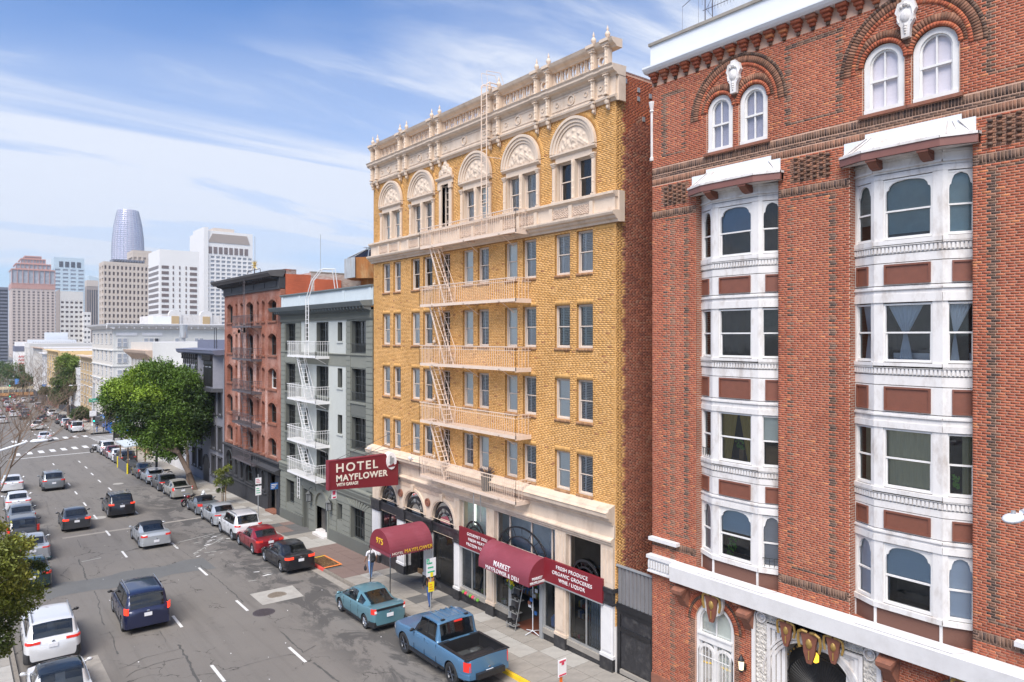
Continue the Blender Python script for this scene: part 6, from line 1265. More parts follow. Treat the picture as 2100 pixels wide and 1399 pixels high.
def goods(n, ya, yb, x0, x1, z0, lab, nm, cat, grp):
 for k in range(n):
  y, x = rr_.uniform(ya, yb), rr_.uniform(x0, x1); h, w_ = rr_.uniform(.08,.22), rr_.uniform(.05,.14)
  tag(put(None, nm, rr_.choice(['letter_white', 'blue_plastic', 'sign_yellow', 'steel_grey', 'wood', 'plant_green', 'sign_red']), lambda q: q.box(x - .05, x + .05, y - w_, y + w_, z0, z0 + h)), lab, cat, grp)
goods(9,19.8,22.8,20.25,20.5,-.13, 'small carton on the ledge inside the right market window', 'carton', 'carton', 'cartons inside the right market window'); goods(7,25.6,28.2,20.25,20.5,-.13, 'small carton on the ledge inside the left market window', 'carton', 'carton', 'cartons inside the left market window')
for k,(ya, yb) in enumerate(((19.4,21.2),(21.3,22.9),(25.5,27.3),(27.4,29.3))):
 lab = ['stocked shelf deep in the market, behind the curtain end of the right window', 'stocked shelf deep in the market, near the door in the right window', 'stocked shelf deep in the market, near the door in the left window', 'stocked shelf deep in the market, at the far end of the left window'][k]
 T = thing('shop_shelf', lab, 'shelf',(22, ya,-1)); put(T, 'shelf_board', 'wood', lambda q: [q.box(21.9,22.3, ya, yb, z, z + .03) for z in (-.2,.3,.8,1.3)])
 V = []; C = []
 for z in (-.17,.33,.83,1.33):
  y = ya
  while y < yb - .1: w_ = rr_.uniform(.06,.16); V.append((21.92,22.1, y, y + w_ * .9, z, z + rr_.uniform(.12,.32))); C.append(rr_.choice([(.5,.4,.1),(.4,.08,.05),(.1,.2,.4),(.5,.5,.45),(.1,.3,.1),(.3,.2,.1)])); y += w_
 v_, f_ = brick_boxes(V); link('stock', bulk('stock', v_, f_, 'print', T, np.repeat(C,5,0)), T)['kind'] = 'stuff'
FP = thing('flower_pots', 'row of small potted plants and red extinguisher shapes under the left market window', 'plants',(19.8,28.5,-.7))
for k in range(7): put(FP, 'pot_plant',['plant_green', 'sign_red', 'kerb_stone'][k % 3], lambda q: q.ball((19.85,28.9 - k * .2,-.28 - .01 * k),.09,8))
# ================================================================ grey house next door
def cornice_brackets(T, y0, y1, st, mesh, x, z):
 k = int((y1 - y0)/st)
 for i in range(k + 1): shared(T, 'cornice_bracket', mesh,(x, y0 + (y1 - y0) * i / k, z))
GY0, GY1 = 38.74,53.9
G = thing('apartment_house', 'grey green five-storey house with a pale stucco middle and white escape stairs', 'building',(20,46,-1.3))
LC = [(51.0,53.0),(45.2,47.2),(39.65,41.7)]; SC = [(48.7,49.3),(43.05,43.75)]; FL = [(11.3,13.34),(8.25,10.32),(5.22,7.26)]
gh = [(a, b_, c, d) for a, b_ in LC for c, d in FL] + [(a, b_, c + .75, d - .05) for a, b_ in SC for c, d in FL] + [(51.0,52.9,3.1,4.35),(39.7,41.6,3.1,4.35),(45.2,47.2,2.75,4.6),(48.7,49.3,3.3,4.3),(43.05,43.75,3.3,4.3)]
gb = [(51.1,52.7,-.2,1.85),(39.7,41.7,-.45,1.65),(42.9,43.7,.3,1.4)]
gm_ = MB(); [wall_faces(gm_,20, a, b_,2.75,14.0,[h for h in gh if a < h[0] < b_],.3, k,1) for a, b_, k in ((GY0,42.4,2),(42.4,49.95,0),(49.95, GY1,2))]; gm_.build('wall',['pale_stucco', 'grey_green_dark', 'grey_green'], G)
gr = MB(); wall_faces(gr,19.95, GY0, GY1,-1.9,2.1, gb + [(48.45,49.45,-1.9,1.4),(45.1,47.0,-1.9,.6)],.35,0,1); gr.build('lower_wall',['grey_green', 'grey_green_dark'], G)
bb = MB(); block(bb,20.3,40, GY0 + .01, GY1,-2,14.2); bb.build('side_wall', 'grey_green', G)
# rusticated strips: separate course blocks
blk = {}
for (a, b_) in ((53.05,53.88),(49.95,50.95),(41.75,42.4),(38.76,39.6)):
 key = round(b_ - a,2)
 if key not in blk: blk[key] = MB().box(-.06,.02,.01, b_ - a - .01,.015,.34).mesh('course_block', 'grey_green')
 z = 4.7
 while z < 13.3:
  if not (7.7 < z < 7.9): shared(G, 'course_block', blk[key],(20, a, z))
  z += .36
 z = 2.9
 while z < 4.6: shared(G, 'course_block', blk[key],(20, a, z)); z += .36
for r_ in range(9):
 z = -1.3+r_ * .36; segs = [(38.76,39.66),(41.74,42.86),(43.74,45.05),(47.05,48.4),(49.5,51.05),(52.75,53.88)] if z < 1.5 else [(38.76,45.0),(47.1,53.88)]
 if z > 1.5: segs = [(38.76,41.3),(41.34,44.9),(47.2,50.3),(50.34,53.88)]
 for a, b_ in segs:
  if z < gz(a) + .55: continue
  put(G, 'course_block', 'grey_green', lambda q: q.box(19.9,19.96, a, b_, z + .015, z + .34))
put(G, 'plinth', 'grey_green_dark', lambda q: (q.prism([(GY0, gz(GY0) - .3),(45.1, gz(45) - .3),(45.1, gz(45) + .75),(GY0, gz(GY0) + .75)],0,19.86,19.96))); put(G, 'plinth', 'grey_green_dark', lambda q: q.prism([(49.5, gz(49) - .3),(GY1, gz(GY1) - .3),(GY1, gz(GY1) + .7),(49.5, gz(49) + .7)],0,19.86,19.96))
put(G, 'string_course', 'grey_green', lambda q: q.mould([(20,2.1),(19.88,2.1),(19.82,2.2),(19.82,2.6),(19.76,2.68),(19.76,2.76),(20,2.8)], GY0, GY1)); dm_ = MB()
for k in range(100): dm_.box(19.79,19.83, GY0 + .05+k * .151, GY0 + .14+k * .151,2.3,2.5)
dm_.build('fret_band', 'grey_green_dark', G, kind='stuff')
for z in (7.62,10.68): put(G, 'storey_band', 'grey_green', lambda q: (q.box(19.97,20.02, GY0, GY1, z - .28, z + .45), q.mould([(20, z + .45),(19.92, z + .45),(19.88, z + .52),(20, z + .56)], GY0, GY1))) if z > 9 else None
for a, b_ in LC:
 for z in (7.3,4.4): put(G, 'spandrel_panel', 'grey_green_dark', lambda q: q.box(19.96,20.01, a, b_, z + (.05), z + .78))
 for c, d in FL:
  for y in (a,): put(G, 'window_lintel', 'grey_green', lambda q: q.box(19.9,20.0, a - .08, b_ + .08, c - .14, c - .02))
for a, b_ in SC:
 for c, d in FL: put(G, 'window_sill', 'pale_stucco', lambda q: q.box(19.93,20.01, a - .1, b_ + .1, c + .63, c + .74))
rail_cache = {}
for i,(a, b_) in enumerate(LC):
 for j,(c, d) in enumerate(FL):
  plain_window(G,20, a, c, b_ - a, d - c, 'frame_dark', 'glass_dark',4,4,.28)
  if i != 1:
   key = round(b_ - a,1)
   if key not in rail_cache:
    q = MB(); q.box(0,.02,0, b_ - a,.55,.58); q.box(0,.02,0, b_ - a,.02,.04)
    for k in range(int((b_ - a) / .1)): q.box(0,.014,.05+k * .1,.064+k * .1,.02,.56)
    rail_cache[key] = q.mesh('window_guard', 'frame_dark')
   shared(G, 'window_guard', rail_cache[key],(19.97, a, c + .02))
for a, b_, c, d in gh[15:]: plain_window(G,20, a, c, b_ - a, d - c, 'frame_dark', 'glass_dark',4 if b_ - a > 1 else 2,3,.28)
for a, b_ in SC:
 for c, d in FL: plain_window(G,20, a, c + .75, b_ - a, d - c - .8, 'frame_dark', 'glass_dark',2,2,.25)
for a, b_, c, d in gb: plain_window(G,19.95, a, c, b_ - a, d - c, 'frame_dark', 'glass_dark',5 if b_ - a > 1 else 2,3,.3)
for (a, b_, z) in ((51.1,52.7,1.9),(39.7,41.7,1.7)): # fanned voussoirs
 for k in range(9):
  t = (k - 4) / 4; yb, yt = (a + b_) / 2 + t * (b_ - a) / 2,(a + b_) / 2 + t * (b_ - a) * .75; put(G, 'voussoir', 'grey_green', lambda q: q.prism([(yb - .08, z - .02),(yb + .08, z - .02),(yt + .11, z + .4 - .1 * abs(t)),(yt - .11, z + .4 - .1 * abs(t))],0,19.87,19.96))
# doors
put(G, 'service_door', 'grey_green_dark', lambda q: q.box(20.2,20.25,48.45,49.45,-1.9,1.45)); dw = MB(); dw.arc_band(19.8,20.3,46.05,.7,.95,1.15,0,180,18); dw.box(19.84,20.3,44.9,45.1, gz(45) - .1,.7); dw.box(19.84,20.3,47.0,47.2, gz(47) - .1,.7); dw.build('door_arch', 'grey_green', G)
dk = MB(); dk.poly([(20.28,46.05 + .95 * math.cos(math.pi * k / 16),.7 + .95 * math.sin(math.pi * k / 16)) for k in range(17)]); dk.quad((20.28,45.1,-1.9),(20.28,45.1,.7),(20.28,47.0,.7),(20.28,47.0,-1.9)); dk.build('door_recess', 'room_dark', G); put(G, 'door_leaf', 'frame_dark', lambda q: (q.box(20.1,20.16,45.15,45.95,-1.3,.7), q.box(20.05,20.1,45.5,45.6,-.4,-.3)))
put(G, 'marble_steps', 'white_stained', lambda q: (q.box(19.6,20.3,45.1,47.0,-1.6, gz(46) + .14), q.box(19.85,20.3,45.1,47.0,-1.6, gz(46) + .28)))
for y in (47.75,44.4):
 LNT = thing('wall_lantern',['large dark wall lantern left of the grey arched door', 'large dark wall lantern right of the grey arched door'][y < 46], 'lantern',(19.9, y,1.2)); put(LNT, 'lantern_frame', 'frame_dark', lambda q: (q.box(19.5,19.8, y - .15, y + .15,.78,.82), q.box(19.5,19.8, y - .15, y + .15,1.3,1.34), q.lathe(19.65, y,1.34,[(.24,0),(.05,.18),(.02,.25)],4),[q.box(x, x + .03, yy, yy + .03,.8,1.32) for x in (19.5,19.77) for yy in (y - .15, y + .12)], q.path([(19.65, y,1.55),(19.75, y,1.75),(19.95, y,1.7)],.02,5))); put(LNT, 'lantern_glass', 'steel_grey', lambda q: q.box(19.54,19.76, y - .11, y + .11,.82,1.3))
# cornice, frieze, parapet
put(G, 'frieze', 'grey_green_dark', lambda q: q.box(19.9,20.3, GY0, GY1,13.45,14.0)); fl = MB()
for k in range(115): y = GY0 + .1+k * .13; fl.box(19.87,19.9, y, y + .05,13.55,13.9)
fl.build('flute', 'grey_green', G, kind='stuff'); put(G, 'cornice', 'grey_cornice', lambda q: q.mould([(20.2,14.22),(19.3,14.22),(19.24,14.3),(19.18,14.38),(19.1,14.5),(19.3,14.54),(20.2,14.62)], GY0 + .02, GY1 + .55))
brm = MB().prism([(-.5,.18),(-.5,.06),(-.42,0),(-.2,-.03),(0,-.12),(0,.18)],1,-.075,.075).mesh('cornice_bracket', 'grey_cornice'); cornice_brackets(G, GY0 + .15, GY1 - .1,.44, brm,19.9,14.04)
put(G, 'parapet', 'parapet_grey', lambda q: (q.box(19.98,20.3, GY0, GY1,14.3,15.4),[q.box(19.94,19.98, y, y + .35,14.3,15.4) for y in (38.9,42.6,50.0,53.4)])); put(G, 'parapet_coping', 'grey_cornice', lambda q: q.mould([(20.4,15.38),(19.9,15.38),(19.86,15.46),(19.86,15.52),(20.4,15.56)], GY0, GY1 + .04))
GE = thing('fire_escape', 'white iron fire escape on the grey house', 'fire escape',(19.4,47,3.0))
for k, z in enumerate((11.0,7.95,5.0,2.7)): balcony(GE,45.0,50.1, z,19.0, 'escape_white', h=1.0, hole=None, brk=(.1,.9))
for k in range(3): z0, z1 = (2.7,5.0,7.95)[k],(5.0,7.95,11.0)[k]; stair(GE,19.15,47.1, z0,48.7, z1, 'escape_white', treads=11)
gq = MB()
for y in (46.3,46.75): gq.path([(19.05, y,11.0),(19.05, y,14.9),(19.2, y - .5,16.1),(19.6, y - 1.1,16.9),(20.3, y - 1.5,16.9),(20.5, y - 1.5,15.5)],.03,5)
gq.build('gooseneck_ladder', 'escape_white', GE); rm = MB().box(-.012,.012,0,.45,-.012,.012).mesh('rung', 'escape_white')
for k in range(13): shared(GE, 'rung', rm,(19.05,46.3,11.2 + k * .29))
put(GE, 'drop_ladder', 'escape_white', lambda q: (q.tube((19.1,48.4,2.7),(19.1,48.4,1.0),.02,4), q.tube((19.1,48.0,2.7),(19.1,48.0,1.0),.02,4),[q.tube((19.1,48.0, z),(19.1,48.4, z),.012,4) for z in (1.2,1.5,1.8,2.1,2.4)]))
# ================================================================ old red brick house, black at street level
EY0, EY1 = 54.1,68.4
E_ = thing('brick_house', 'older red brick house with arched windows, black ground floor and dark cornice', 'building',(20,61,-1.7))
WD = [(66.0,67.6),(60.45,62.2),(55.0,56.8)]; NR = [(64.6,65.15),(63.1,63.8),(59.0,59.5),(57.6,58.3)]; EF = [(13.6,15.3),(10.85,12.6),(8.18,9.83),(5.45,7.1),(2.8,4.3)]
eh = [(a, b_, c, d) for a, b_ in WD + NR for c, d in EF]
em = MB(); wall_faces(em,20, EY0, EY1,2.4,16.1, eh,.38,0,0); block(em,20.38,44, EY0, EY1,-2.2,15.6,1); em.quad((20, EY0,2.4),(20.4, EY0,2.4),(20.4, EY0,16.1),(20, EY0,16.1)); em.build('wall',['brick_old', 'brick_orange'], E_)
for a, b_ in WD + NR:
 c = (a + b_)/2; r = (b_ - a)/2; rise = .3 if r > .6 else .2
 for k,(z0, z1) in enumerate(EF):
  q = MB(); n_ = 8; pts = [(c - r + 2*r * i / n_, z1 - rise * (2*i / n_ - 1) ** 2) for i in range(n_ + 1)]
  q.prism([(c - r - .01, z1 + .02)] + pts + [(c + r + .01, z1 + .02)],0,19.995,20.3) ; q.build('arch_infill', 'brick_old', E_); vs_ = MB(); m_ = max(5, int(r * 13))
  for i in range(m_): t0, t1 = i / m_,(i + .85)/m_; f_ = lambda t, o: (c + (r + .08*o)*(2*t - 1), z1 - rise * (2*t - 1) ** 2+o * .24); vs_.prism([f_(t0,0), f_(t1,0), f_(t1,1), f_(t0,1)],0,19.96,20.0)
  vs_.build('brick_arch', 'brick_old', E_, kind='stuff'); put(E_, 'window_sill', 'brown_stone', lambda s: s.box(19.9,20.02, a - .12, b_ + .12, z0 - .14, z0))
  if r > .6: plain_window(E_,20, a, z0, b_ - a, z1 - z0, 'frame_dark' if not (k == 2 and a < 56) else 'frame_white', 'glass_dark',2,2,.34)
  else: put(E_, 'blind_niche', 'brick_old', lambda s: s.box(20.2,20.3, a, b_, z0, z1))
LB = [(65.9,67.5,0,2.0),(60.3,62.1,-.1,1.5),(64.3,65.0,0,1.5),(62.8,63.5,-.05,1.5),(58.9,59.6,-.1,1.5),(57.4,58.1,-.1,1.45),(54.8,56.7,-1.9,1.5)]
lm = MB(); wall_faces(lm,19.93, EY0, EY1,-2.3,2.4, LB,.3,0,0); lm.quad((19.93, EY0,-2.3),(20.4, EY0,-2.3),(20.4, EY0,2.4),(19.93, EY0,2.4)); lm.build('lower_wall', 'brick_paint_black', E_)
for a, b_, c, d in LB[:6]: plain_window(E_,19.93, a, c, b_ - a, d - c, 'frame_dark', 'glass_dark',2,2,.22); put(E_, 'window_sill', 'charcoal', lambda q: q.box(19.84,19.95, a - .1, b_ + .1, c - .12, c)); put(E_, 'window_hood', 'charcoal', lambda q: q.arc_band(19.86,19.93,(a + b_) / 2, d - (b_ - a) / 2,(b_ - a) / 2,(b_ - a) / 2 + .14,0,180,10))
put(E_, 'belt_course', 'charcoal', lambda q: q.mould([(19.95,2.3),(19.8,2.36),(19.76,2.5),(20,2.56)], EY0,68.4)); put(E_, 'porch_hood', 'charcoal', lambda q: q.mould([(19.95,1.55),(19.7,1.6),(19.55,1.75),(19.5,1.9),(19.95,2.05)], EY0,60.0)); put(E_, 'door_recess', 'room_dark', lambda q: q.box(20.5,20.55,54.8,56.7,-2.2,1.5)); put(E_, 'door_step', 'brown_stone', lambda q: q.box(19.7,20.4,54.8,56.7,-2.0, gz(56) + .12))
put(E_, 'basement_moulding', 'charcoal', lambda q: q.prism([(57, gz(57) + 1.2),(EY1, gz(57) + 1.15),(EY1, gz(57) + 1.25),(57, gz(57) + 1.3)],0,19.84,19.94))
put(E_, 'frieze', 'charcoal', lambda q: (q.box(19.88,20.38, EY0, EY1,16.05,17.0),[q.box(19.84,19.88, y, y + 1.9,16.25,16.85) for y in (54.6,57.3,60.0,62.7,65.9)])); put(E_, 'cornice', 'charcoal_warm', lambda q: q.mould([(20.2,17.0),(19.2,17.02),(19.12,17.14),(19.0,17.24),(18.94,17.4),(19.2,17.46),(20.4,17.6)], EY0 - .05,69.3))
material('flagpole_gold',(.6,.45,.15),.4,0, metal=.5)
bk2 = MB().prism([(-.6,.14),(-.6,.02),(-.45,-.06),(-.2,-.1),(0,-.22),(0,.14)],1,-.09,.09).mesh('cornice_bracket', 'charcoal'); cornice_brackets(E_, EY0 + .3, EY1,.5, bk2,19.9,16.88)
for k,(a, b_, c, d) in enumerate(((62.3,65.9,12.7,13.5),(62.2,63.0,7.2,13.3),(63.9,64.5,4.6,12.9),(58.4,60.4,7.2,8.1),(58.4,65.2,4.4,5.3),(59.6,60.4,8.2,12.4),(57.0,57.5,3.0,8.0),(65.2,65.9,9.9,12.8))): put(E_, 'plaster_remnant', 'brick_plaster', lambda q: q.prism([(a + jit(.2), c),(b_ + jit(.2), c + jit(.3)),(b_ + jit(.25),(c + d) / 2),(b_ + jit(.2), d),((a + b_) / 2, d + jit(.4)),(a + jit(.2), d),(a + jit(.3),(c + d) / 2)],0,19.985,20.0))
EE = thing('fire_escape', 'rusty dark iron fire escape on the old red brick house', 'fire escape',(19.4,62,2.0))
for k, z in enumerate((13.2,10.45,7.75,5.0,1.9)): balcony(EE,58.3,63.4, z,19.15, 'escape_dark', h=.9, brk=(.15,.85))
for k in range(4): z0, z1 = (1.9,5.0,7.75,10.45)[k],(5.0,7.75,10.45,13.2)[k]; stair(EE,19.25,60.4, z0,61.4, z1, 'escape_dark', treads=9)
put(EE, 'roof_ladder', 'escape_dark', lambda q: ([q.tube((19.15, y,13.2),(19.15, y,17.4),.02,4) for y in (60.0,60.35)],[q.tube((19.15,60.0,13.4 + .32 * k),(19.15,60.35,13.4 + .32 * k),.012,3) for k in range(12)]))
ST = thing('roof_star', 'gilded star ornament on the roof of the old red brick house', 'ornament',(20.5,61.6,17.5)); put(ST, 'star', 'flagpole_gold', lambda q: [q.tube((20.5,61.6,18.5),(20.5 + .3 * math.sin(b_),61.6 + .75 * math.cos(a) * math.cos(b_),18.5 + .5 * math.sin(a)),.07,5, r1=.0) for a in (0,.9,1.57,2.2,3.14,4.2,5.2) for b_ in (-.5,.5)]); put(ST, 'star_stand', 'iron', lambda q: (q.path([(20.5,63.5,17.5),(20.5,63.3,18.1),(20.5,60.2,18.1),(20.5,60,17.5)],.03,5), q.tube((20.5,61.6,17.5),(20.5,61.6,18.2),.04,5)))
# orange and whitewashed walls of the taller part behind, with skylight
put(E_, 'orange_wall', 'brick_orange', lambda q: q.box(20.4,22.45,54.12,68,15.4,17.25)); put(E_, 'orange_panel', 'brick_orange', lambda q: q.box(22.75,25.0,54.0,54.12,15.3,16.95)); put(E_, 'whitewashed_wall', 'brick_white', lambda q: q.box(22.45,44,54.12,68,14,17.45)); put(E_, 'roof_rim', 'concrete', lambda q: q.box(22.45,44,54.1,54.4,17.45,17.55)); put(E_, 'skylight', 'glass', lambda q: q.box(21.4,22.4,57,62,17.2,17.9))
MASTS = [(22,66,17,4.6),(24.5,57.0,17.8,3.2)]
for k,(x, y, z, h) in enumerate(MASTS): tag(put(None, 'roof_mast', 'steel_grey', lambda q: q.tube((x, y, z),(x, y, z + h),.025,4)),['hair-thin mast left of the gilded roof star', 'hair-thin mast right of the gilded roof star'][k], 'mast')
# rusty water tank
TK = thing('water_tank', 'rust streaked corrugated water tank under a glass cone, beside the hotel', 'tank',(26.5,52,15)); tx, ty = 26.5,52.0
put(TK, 'tank_wall', 'rust', lambda q: q.lathe(tx, ty,16.95,[(1.75,0),(1.75,1.65)],9)); put(TK, 'tank_foot', 'rust', lambda q: q.lathe(tx + .5, ty - .3,14.2,[(1.3,0),(1.3,2.75)],10)); put(TK, 'tank_patch', 'tin', lambda q: [q.tube((tx - 1.66, ty - .7 + k * .25,17.0),(tx - 1.66, ty - .7 + k * .25,18.58),.13,4) for k in range(7)])
put(TK, 'tank_roof', 'glass_clear', lambda q: q.lathe(tx, ty,18.6,[(1.75,0),(.25,.8),(.25,.9)],9)); put(TK, 'roof_rib', 'steel_grey', lambda q: ([q.tube((tx + 1.75 * math.cos(a * .698), ty + 1.75 * math.sin(a * .698),18.62),(tx + .25 * math.cos(a * .698), ty + .25 * math.sin(a * .698),19.42),.03,4) for a in range(9)], q.tube((tx, ty,19.4),(tx, ty,19.8),.06,5), q.box(tx - .5, tx + .5, ty - .03, ty + .03,19.5,19.55)))
# ================================================================ vehicles: built once per kind, body lofted from a side outline, then copied
paints = {}
def car_paint(name, c, metal=.3):
 m = bpy.data.materials.new(name); m.use_nodes = True; b = m.node_tree.nodes['Principled BSDF']; b.inputs['Base Color'].default_value = (*c,1); b.inputs['Metallic'].default_value = metal; b.inputs['Roughness'].default_value = .32; b.inputs['Coat Weight'].default_value = .8; b.inputs['Coat Roughness'].default_value = .04
 MATS[name] = m; return m
material('tram_orange',(.6,.3,.12),.5); material('tram_cream',(.7,.6,.42),.5)
for n_, c in dict(paint_teal=(.115,.25,.30), paint_blue=(.085,.2,.34), paint_black=(.012,.013,.018), paint_red=(.26,.012,.02), paint_white=(.74,.74,.75), paint_silver=(.42,.44,.46), paint_grey=(.17,.185,.2), paint_dark=(.045,.048,.055), paint_navy=(.015,.02,.06), paint_pearl=(.66,.65,.64), paint_green=(.02,.045,.05), paint_maroon=(.12,.015,.02), paint_yellow=(.75,.45,.05), paint_champagne=(.36,.35,.32)).items(): car_paint(n_, c)
def lerp(pts, t):
 if t <= pts[0][0]: return pts[0][1]
 for (a, va),(b_, vb) in zip(pts, pts[1:]):
  if t <= b_: u = (t - a)/(b_ - a); u = u * u * (3 - 2*u) * .5+u * .5; return va + (vb - va)*u
 return pts[-1][1]
# side outlines; y as fraction from tail (0) to nose (1). deck = bonnet/boot/shoulder height; glass house: tail foot, roof rear, roof front, windscreen foot
KIND = {
 'sedan':   dict(L=4.65, W=1.82, H=1.45, belt=.90, deck=[(0,.86),(.03,.98),(.16,1.0),(.3,.93),(.72,.90),(.9,.78),(.97,.66),(1,.55)], gh=(.13,.30,.56,.76), roof=.0, wb=(.2,.81), r=.33),
 'coupe':   dict(L=4.8, W=1.86, H=1.40, belt=.92, deck=[(0,.82),(.03,.98),(.14,1.0),(.3,.94),(.72,.90),(.9,.77),(.97,.64),(1,.52)], gh=(.12,.36,.55,.77), roof=0, wb=(.2,.8), r=.34),
 'liftback':dict(L=4.55, W=1.76, H=1.48, belt=.93, deck=[(0,.92),(.02,1.06),(.08,1.08),(.25,.98),(.7,.93),(.88,.80),(.97,.64),(1,.52)], gh=(.055,.40,.58,.84), roof=0, wb=(.19,.80), r=.32),
 'suv':     dict(L=4.7, W=1.9, H=1.72, belt=1.06, deck=[(0,.95),(.02,1.12),(.1,1.12),(.3,1.06),(.74,1.06),(.92,.98),(.98,.8),(1,.62)], gh=(.03,.13,.6,.77), roof=0, wb=(.19,.80), r=.37),
 'minivan': dict(L=5.0, W=1.98, H=1.76, belt=1.02, deck=[(0,.95),(.02,1.08),(.1,1.08),(.3,1.02),(.74,1.0),(.92,.88),(.98,.7),(1,.55)], gh=(.025,.1,.62,.84), roof=0, wb=(.18,.80), r=.34),
 'van':     dict(L=4.9, W=1.95, H=1.9, belt=1.1, deck=[(0,1.0),(.02,1.14),(.1,1.14),(.3,1.1),(.78,1.08),(.93,.95),(.98,.75),(1,.6)], gh=(.012,.04,.7,.86), roof=0, wb=(.17,.82), r=.34),
 'roadster':dict(L=4.2, W=1.78, H=1.3, belt=.88, deck=[(0,.75),(.03,.9),(.2,.93),(.4,.88),(.7,.88),(.9,.74),(.97,.6),(1,.5)], gh=(.28,.42,.52,.68), roof=0, wb=(.2,.79), r=.33),
 'pickup':  dict(L=5.9, W=2.04, H=1.95, belt=1.22, deck=[(0,1.2),(.35,1.22),(.7,1.22),(.74,1.2),(.93,1.12),(.985,.95),(1,.7)], gh=(.36,.385,.60,.71), roof=0, wb=(.19,.81), r=.42)}
def make_car(kind, paint, name, label, group=None, o=None):
 K = dict(KIND[kind]); K.update(o or {}); L_, W, H, belt, r = K['L'], K['W'] / 2, K['H'], K['belt'], K['r']; T = thing(name, label, {'pickup': 'truck', 'minivan': 'van', 'van': 'van', 'suv': 'car'}.get(kind, 'car'),(0,0,0), group)
 zb = .22 if kind != 'pickup' else .38
 def hw(f): return W * min(1,.80 + .2*math.sqrt(max(0,1 - ((.10 - f) / .10) ** 2)) if f < .10 else 1,(.74 + .26*math.sqrt(max(0,1 - ((f - .84) / .16) ** 2))) if f > .84 else 1)
 # body shell
 N_ = 44; V = []; F_ = []
 fs = sorted(set([0,.004,.012,.025,.045] + [i / (N_ - 1) for i in range(N_)] + [.965,.985,.996])); M = 16
 for f in fs:
  w_ = hw(f); dk = lerp(K['deck'], f); dk = min(dk, H - .1); lift = .1 * max(0,(.05 - f) / .05) + .12 * max(0,(f - .93) / .07); b0 = zb + lift; sh = dk - .05; y = (f - .5) * L_
  ring = [(.0, b0),(w_ * .9, b0),(w_ * .965, b0 + .06),(w_ * .985, b0+(sh - b0) * .25),(w_, b0+(sh - b0) * .5),(w_ * .995, b0+(sh - b0) * .72),(w_ * .975, sh - .03),(w_ * .93, dk - .005),(w_ * .6, dk + .018+(.02 if f > .75 else 0)),(0, dk + .028+(.025 if f > .75 else 0))]
  pts = ring + [(-x, z) for x, z in ring[-2:0:-1]]; V += [(x, y, z) for x, z in pts]
 M = len(pts)
 for i in range(len(fs) - 1):
  for j in range(M): k = (j + 1) % M; F_.append((i * M + j,(i + 1)*M + j,(i + 1)*M + k, i * M + k))
 F_.append(tuple(range(M))); F_.append(tuple(range((len(fs) - 1)*M, len(fs)*M))[::-1])
 b = MB().add(V, F_); wy = [(f - .5) * L_ for f in K['wb']]
 if kind == 'pickup': cut_bed = (-L_ / 2 + .14,-L_ / 2 + 1.98)
 body = b.build('body',[paint, 'car_trim'], T, smooth=True)
 cut = MB()
 for y in wy: cut.lathe(0,0,0,[(r + .055,-1.3),(r + .055,1.3)],26)
 cut.v = []; cut.f = []; cut.mi = []
 for y in wy:
  n2 = 26; base_ = len(cut.v)
  for sx_ in (-1.3,1.3):
   for k in range(n2): a = 2*math.pi * k / n2; cut.v.append((sx_, y + (r + .06)*math.cos(a), r + (r + .06)*math.sin(a)))
  cut.f.append(tuple(base_ + k for k in range(n2))); cut.f.append(tuple(base_ + n2+k for k in range(n2))[::-1])
  for k in range(n2): j = (k + 1) % n2; cut.f.append((base_ + k, base_ + n2+k, base_ + n2+j, base_ + j))
  cut.mi += [1]*(n2+2)
 if kind == 'pickup': cut.box(-W + .12, W - .12, *cut_bed,.72,2.0,1)
 bpy.context.view_layer.update()
 cm = cut.mesh('cut',['car_trim', 'car_trim']); bmx = bmesh.new(); bmx.from_mesh(cm); bmesh.ops.recalc_face_normals(bmx, faces=bmx.faces); bmx.to_mesh(cm); bmx.free()
 bmx = bmesh.new(); bmx.from_mesh(body.data); bmesh.ops.recalc_face_normals(bmx, faces=bmx.faces); bmx.to_mesh(body.data); bmx.free()
 co = bpy.data.objects.new('cut', cm); col.objects.link(co); md = body.modifiers.new('b', 'BOOLEAN'); md.object = co; md.operation = 'DIFFERENCE'; md.solver = 'EXACT'
 dg = bpy.context.evaluated_depsgraph_get(); nm = bpy.data.meshes.new_from_object(body.evaluated_get(dg)); body.modifiers.clear()
 if len(nm.polygons) > 50: body.data = nm
 bpy.data.objects.remove(co); me = body.data; me.materials.clear(); [me.materials.append(MATS[q]) for q in (paint, 'car_trim')]
 for p in me.polygons:
  p.use_smooth = True; c = p.center; inb = False
  for y in wy:
   d = math.hypot(c[1] - y, c[2] - r)
   if d < r + .062 and abs(c[0]) < W * .97 and p.normal.x ** 2 < .8: inb = True
  if c[2] < zb + .02: inb = True
  if kind == 'pickup' and abs(c[0]) < W - .1 and cut_bed[0] - .02 < c[1] < cut_bed[1] + .02 and c[2] < 1.17: inb = True
  p.material_index = 1 if inb else 0
 me.set_sharp_from_angle(angle=R(38)); body.name = 'body'
 # glass house
 g0, g1, g2, g3 = [(f - .5) * L_ for f in K['gh']]; wB = W * (.90 if kind not in ('van', 'pickup') else .92); wR = W * (.70 if H < 1.6 else .76 if H < 1.8 else .8)
 us = {0: g0,.22: g1,.74: g2,1: g3}
 def zc(u): return lerp([(0, belt + .0),(.06, belt + (H - belt) * .28),(.22, H - .035),(.4, H),(.58, H - .005),(.74, H - .05),(.9, belt + (H - belt) * .42),(1, belt - .01)], u) if kind not in ('van', 'pickup', 'minivan', 'suv') else lerp([(0, belt),(.1, belt + (H - belt) * .5),(.2, H - .05),(.3, H),(.6, H),(.74, H - .05),(.88, belt + (H - belt) * .5),(1, belt - .01)], u)
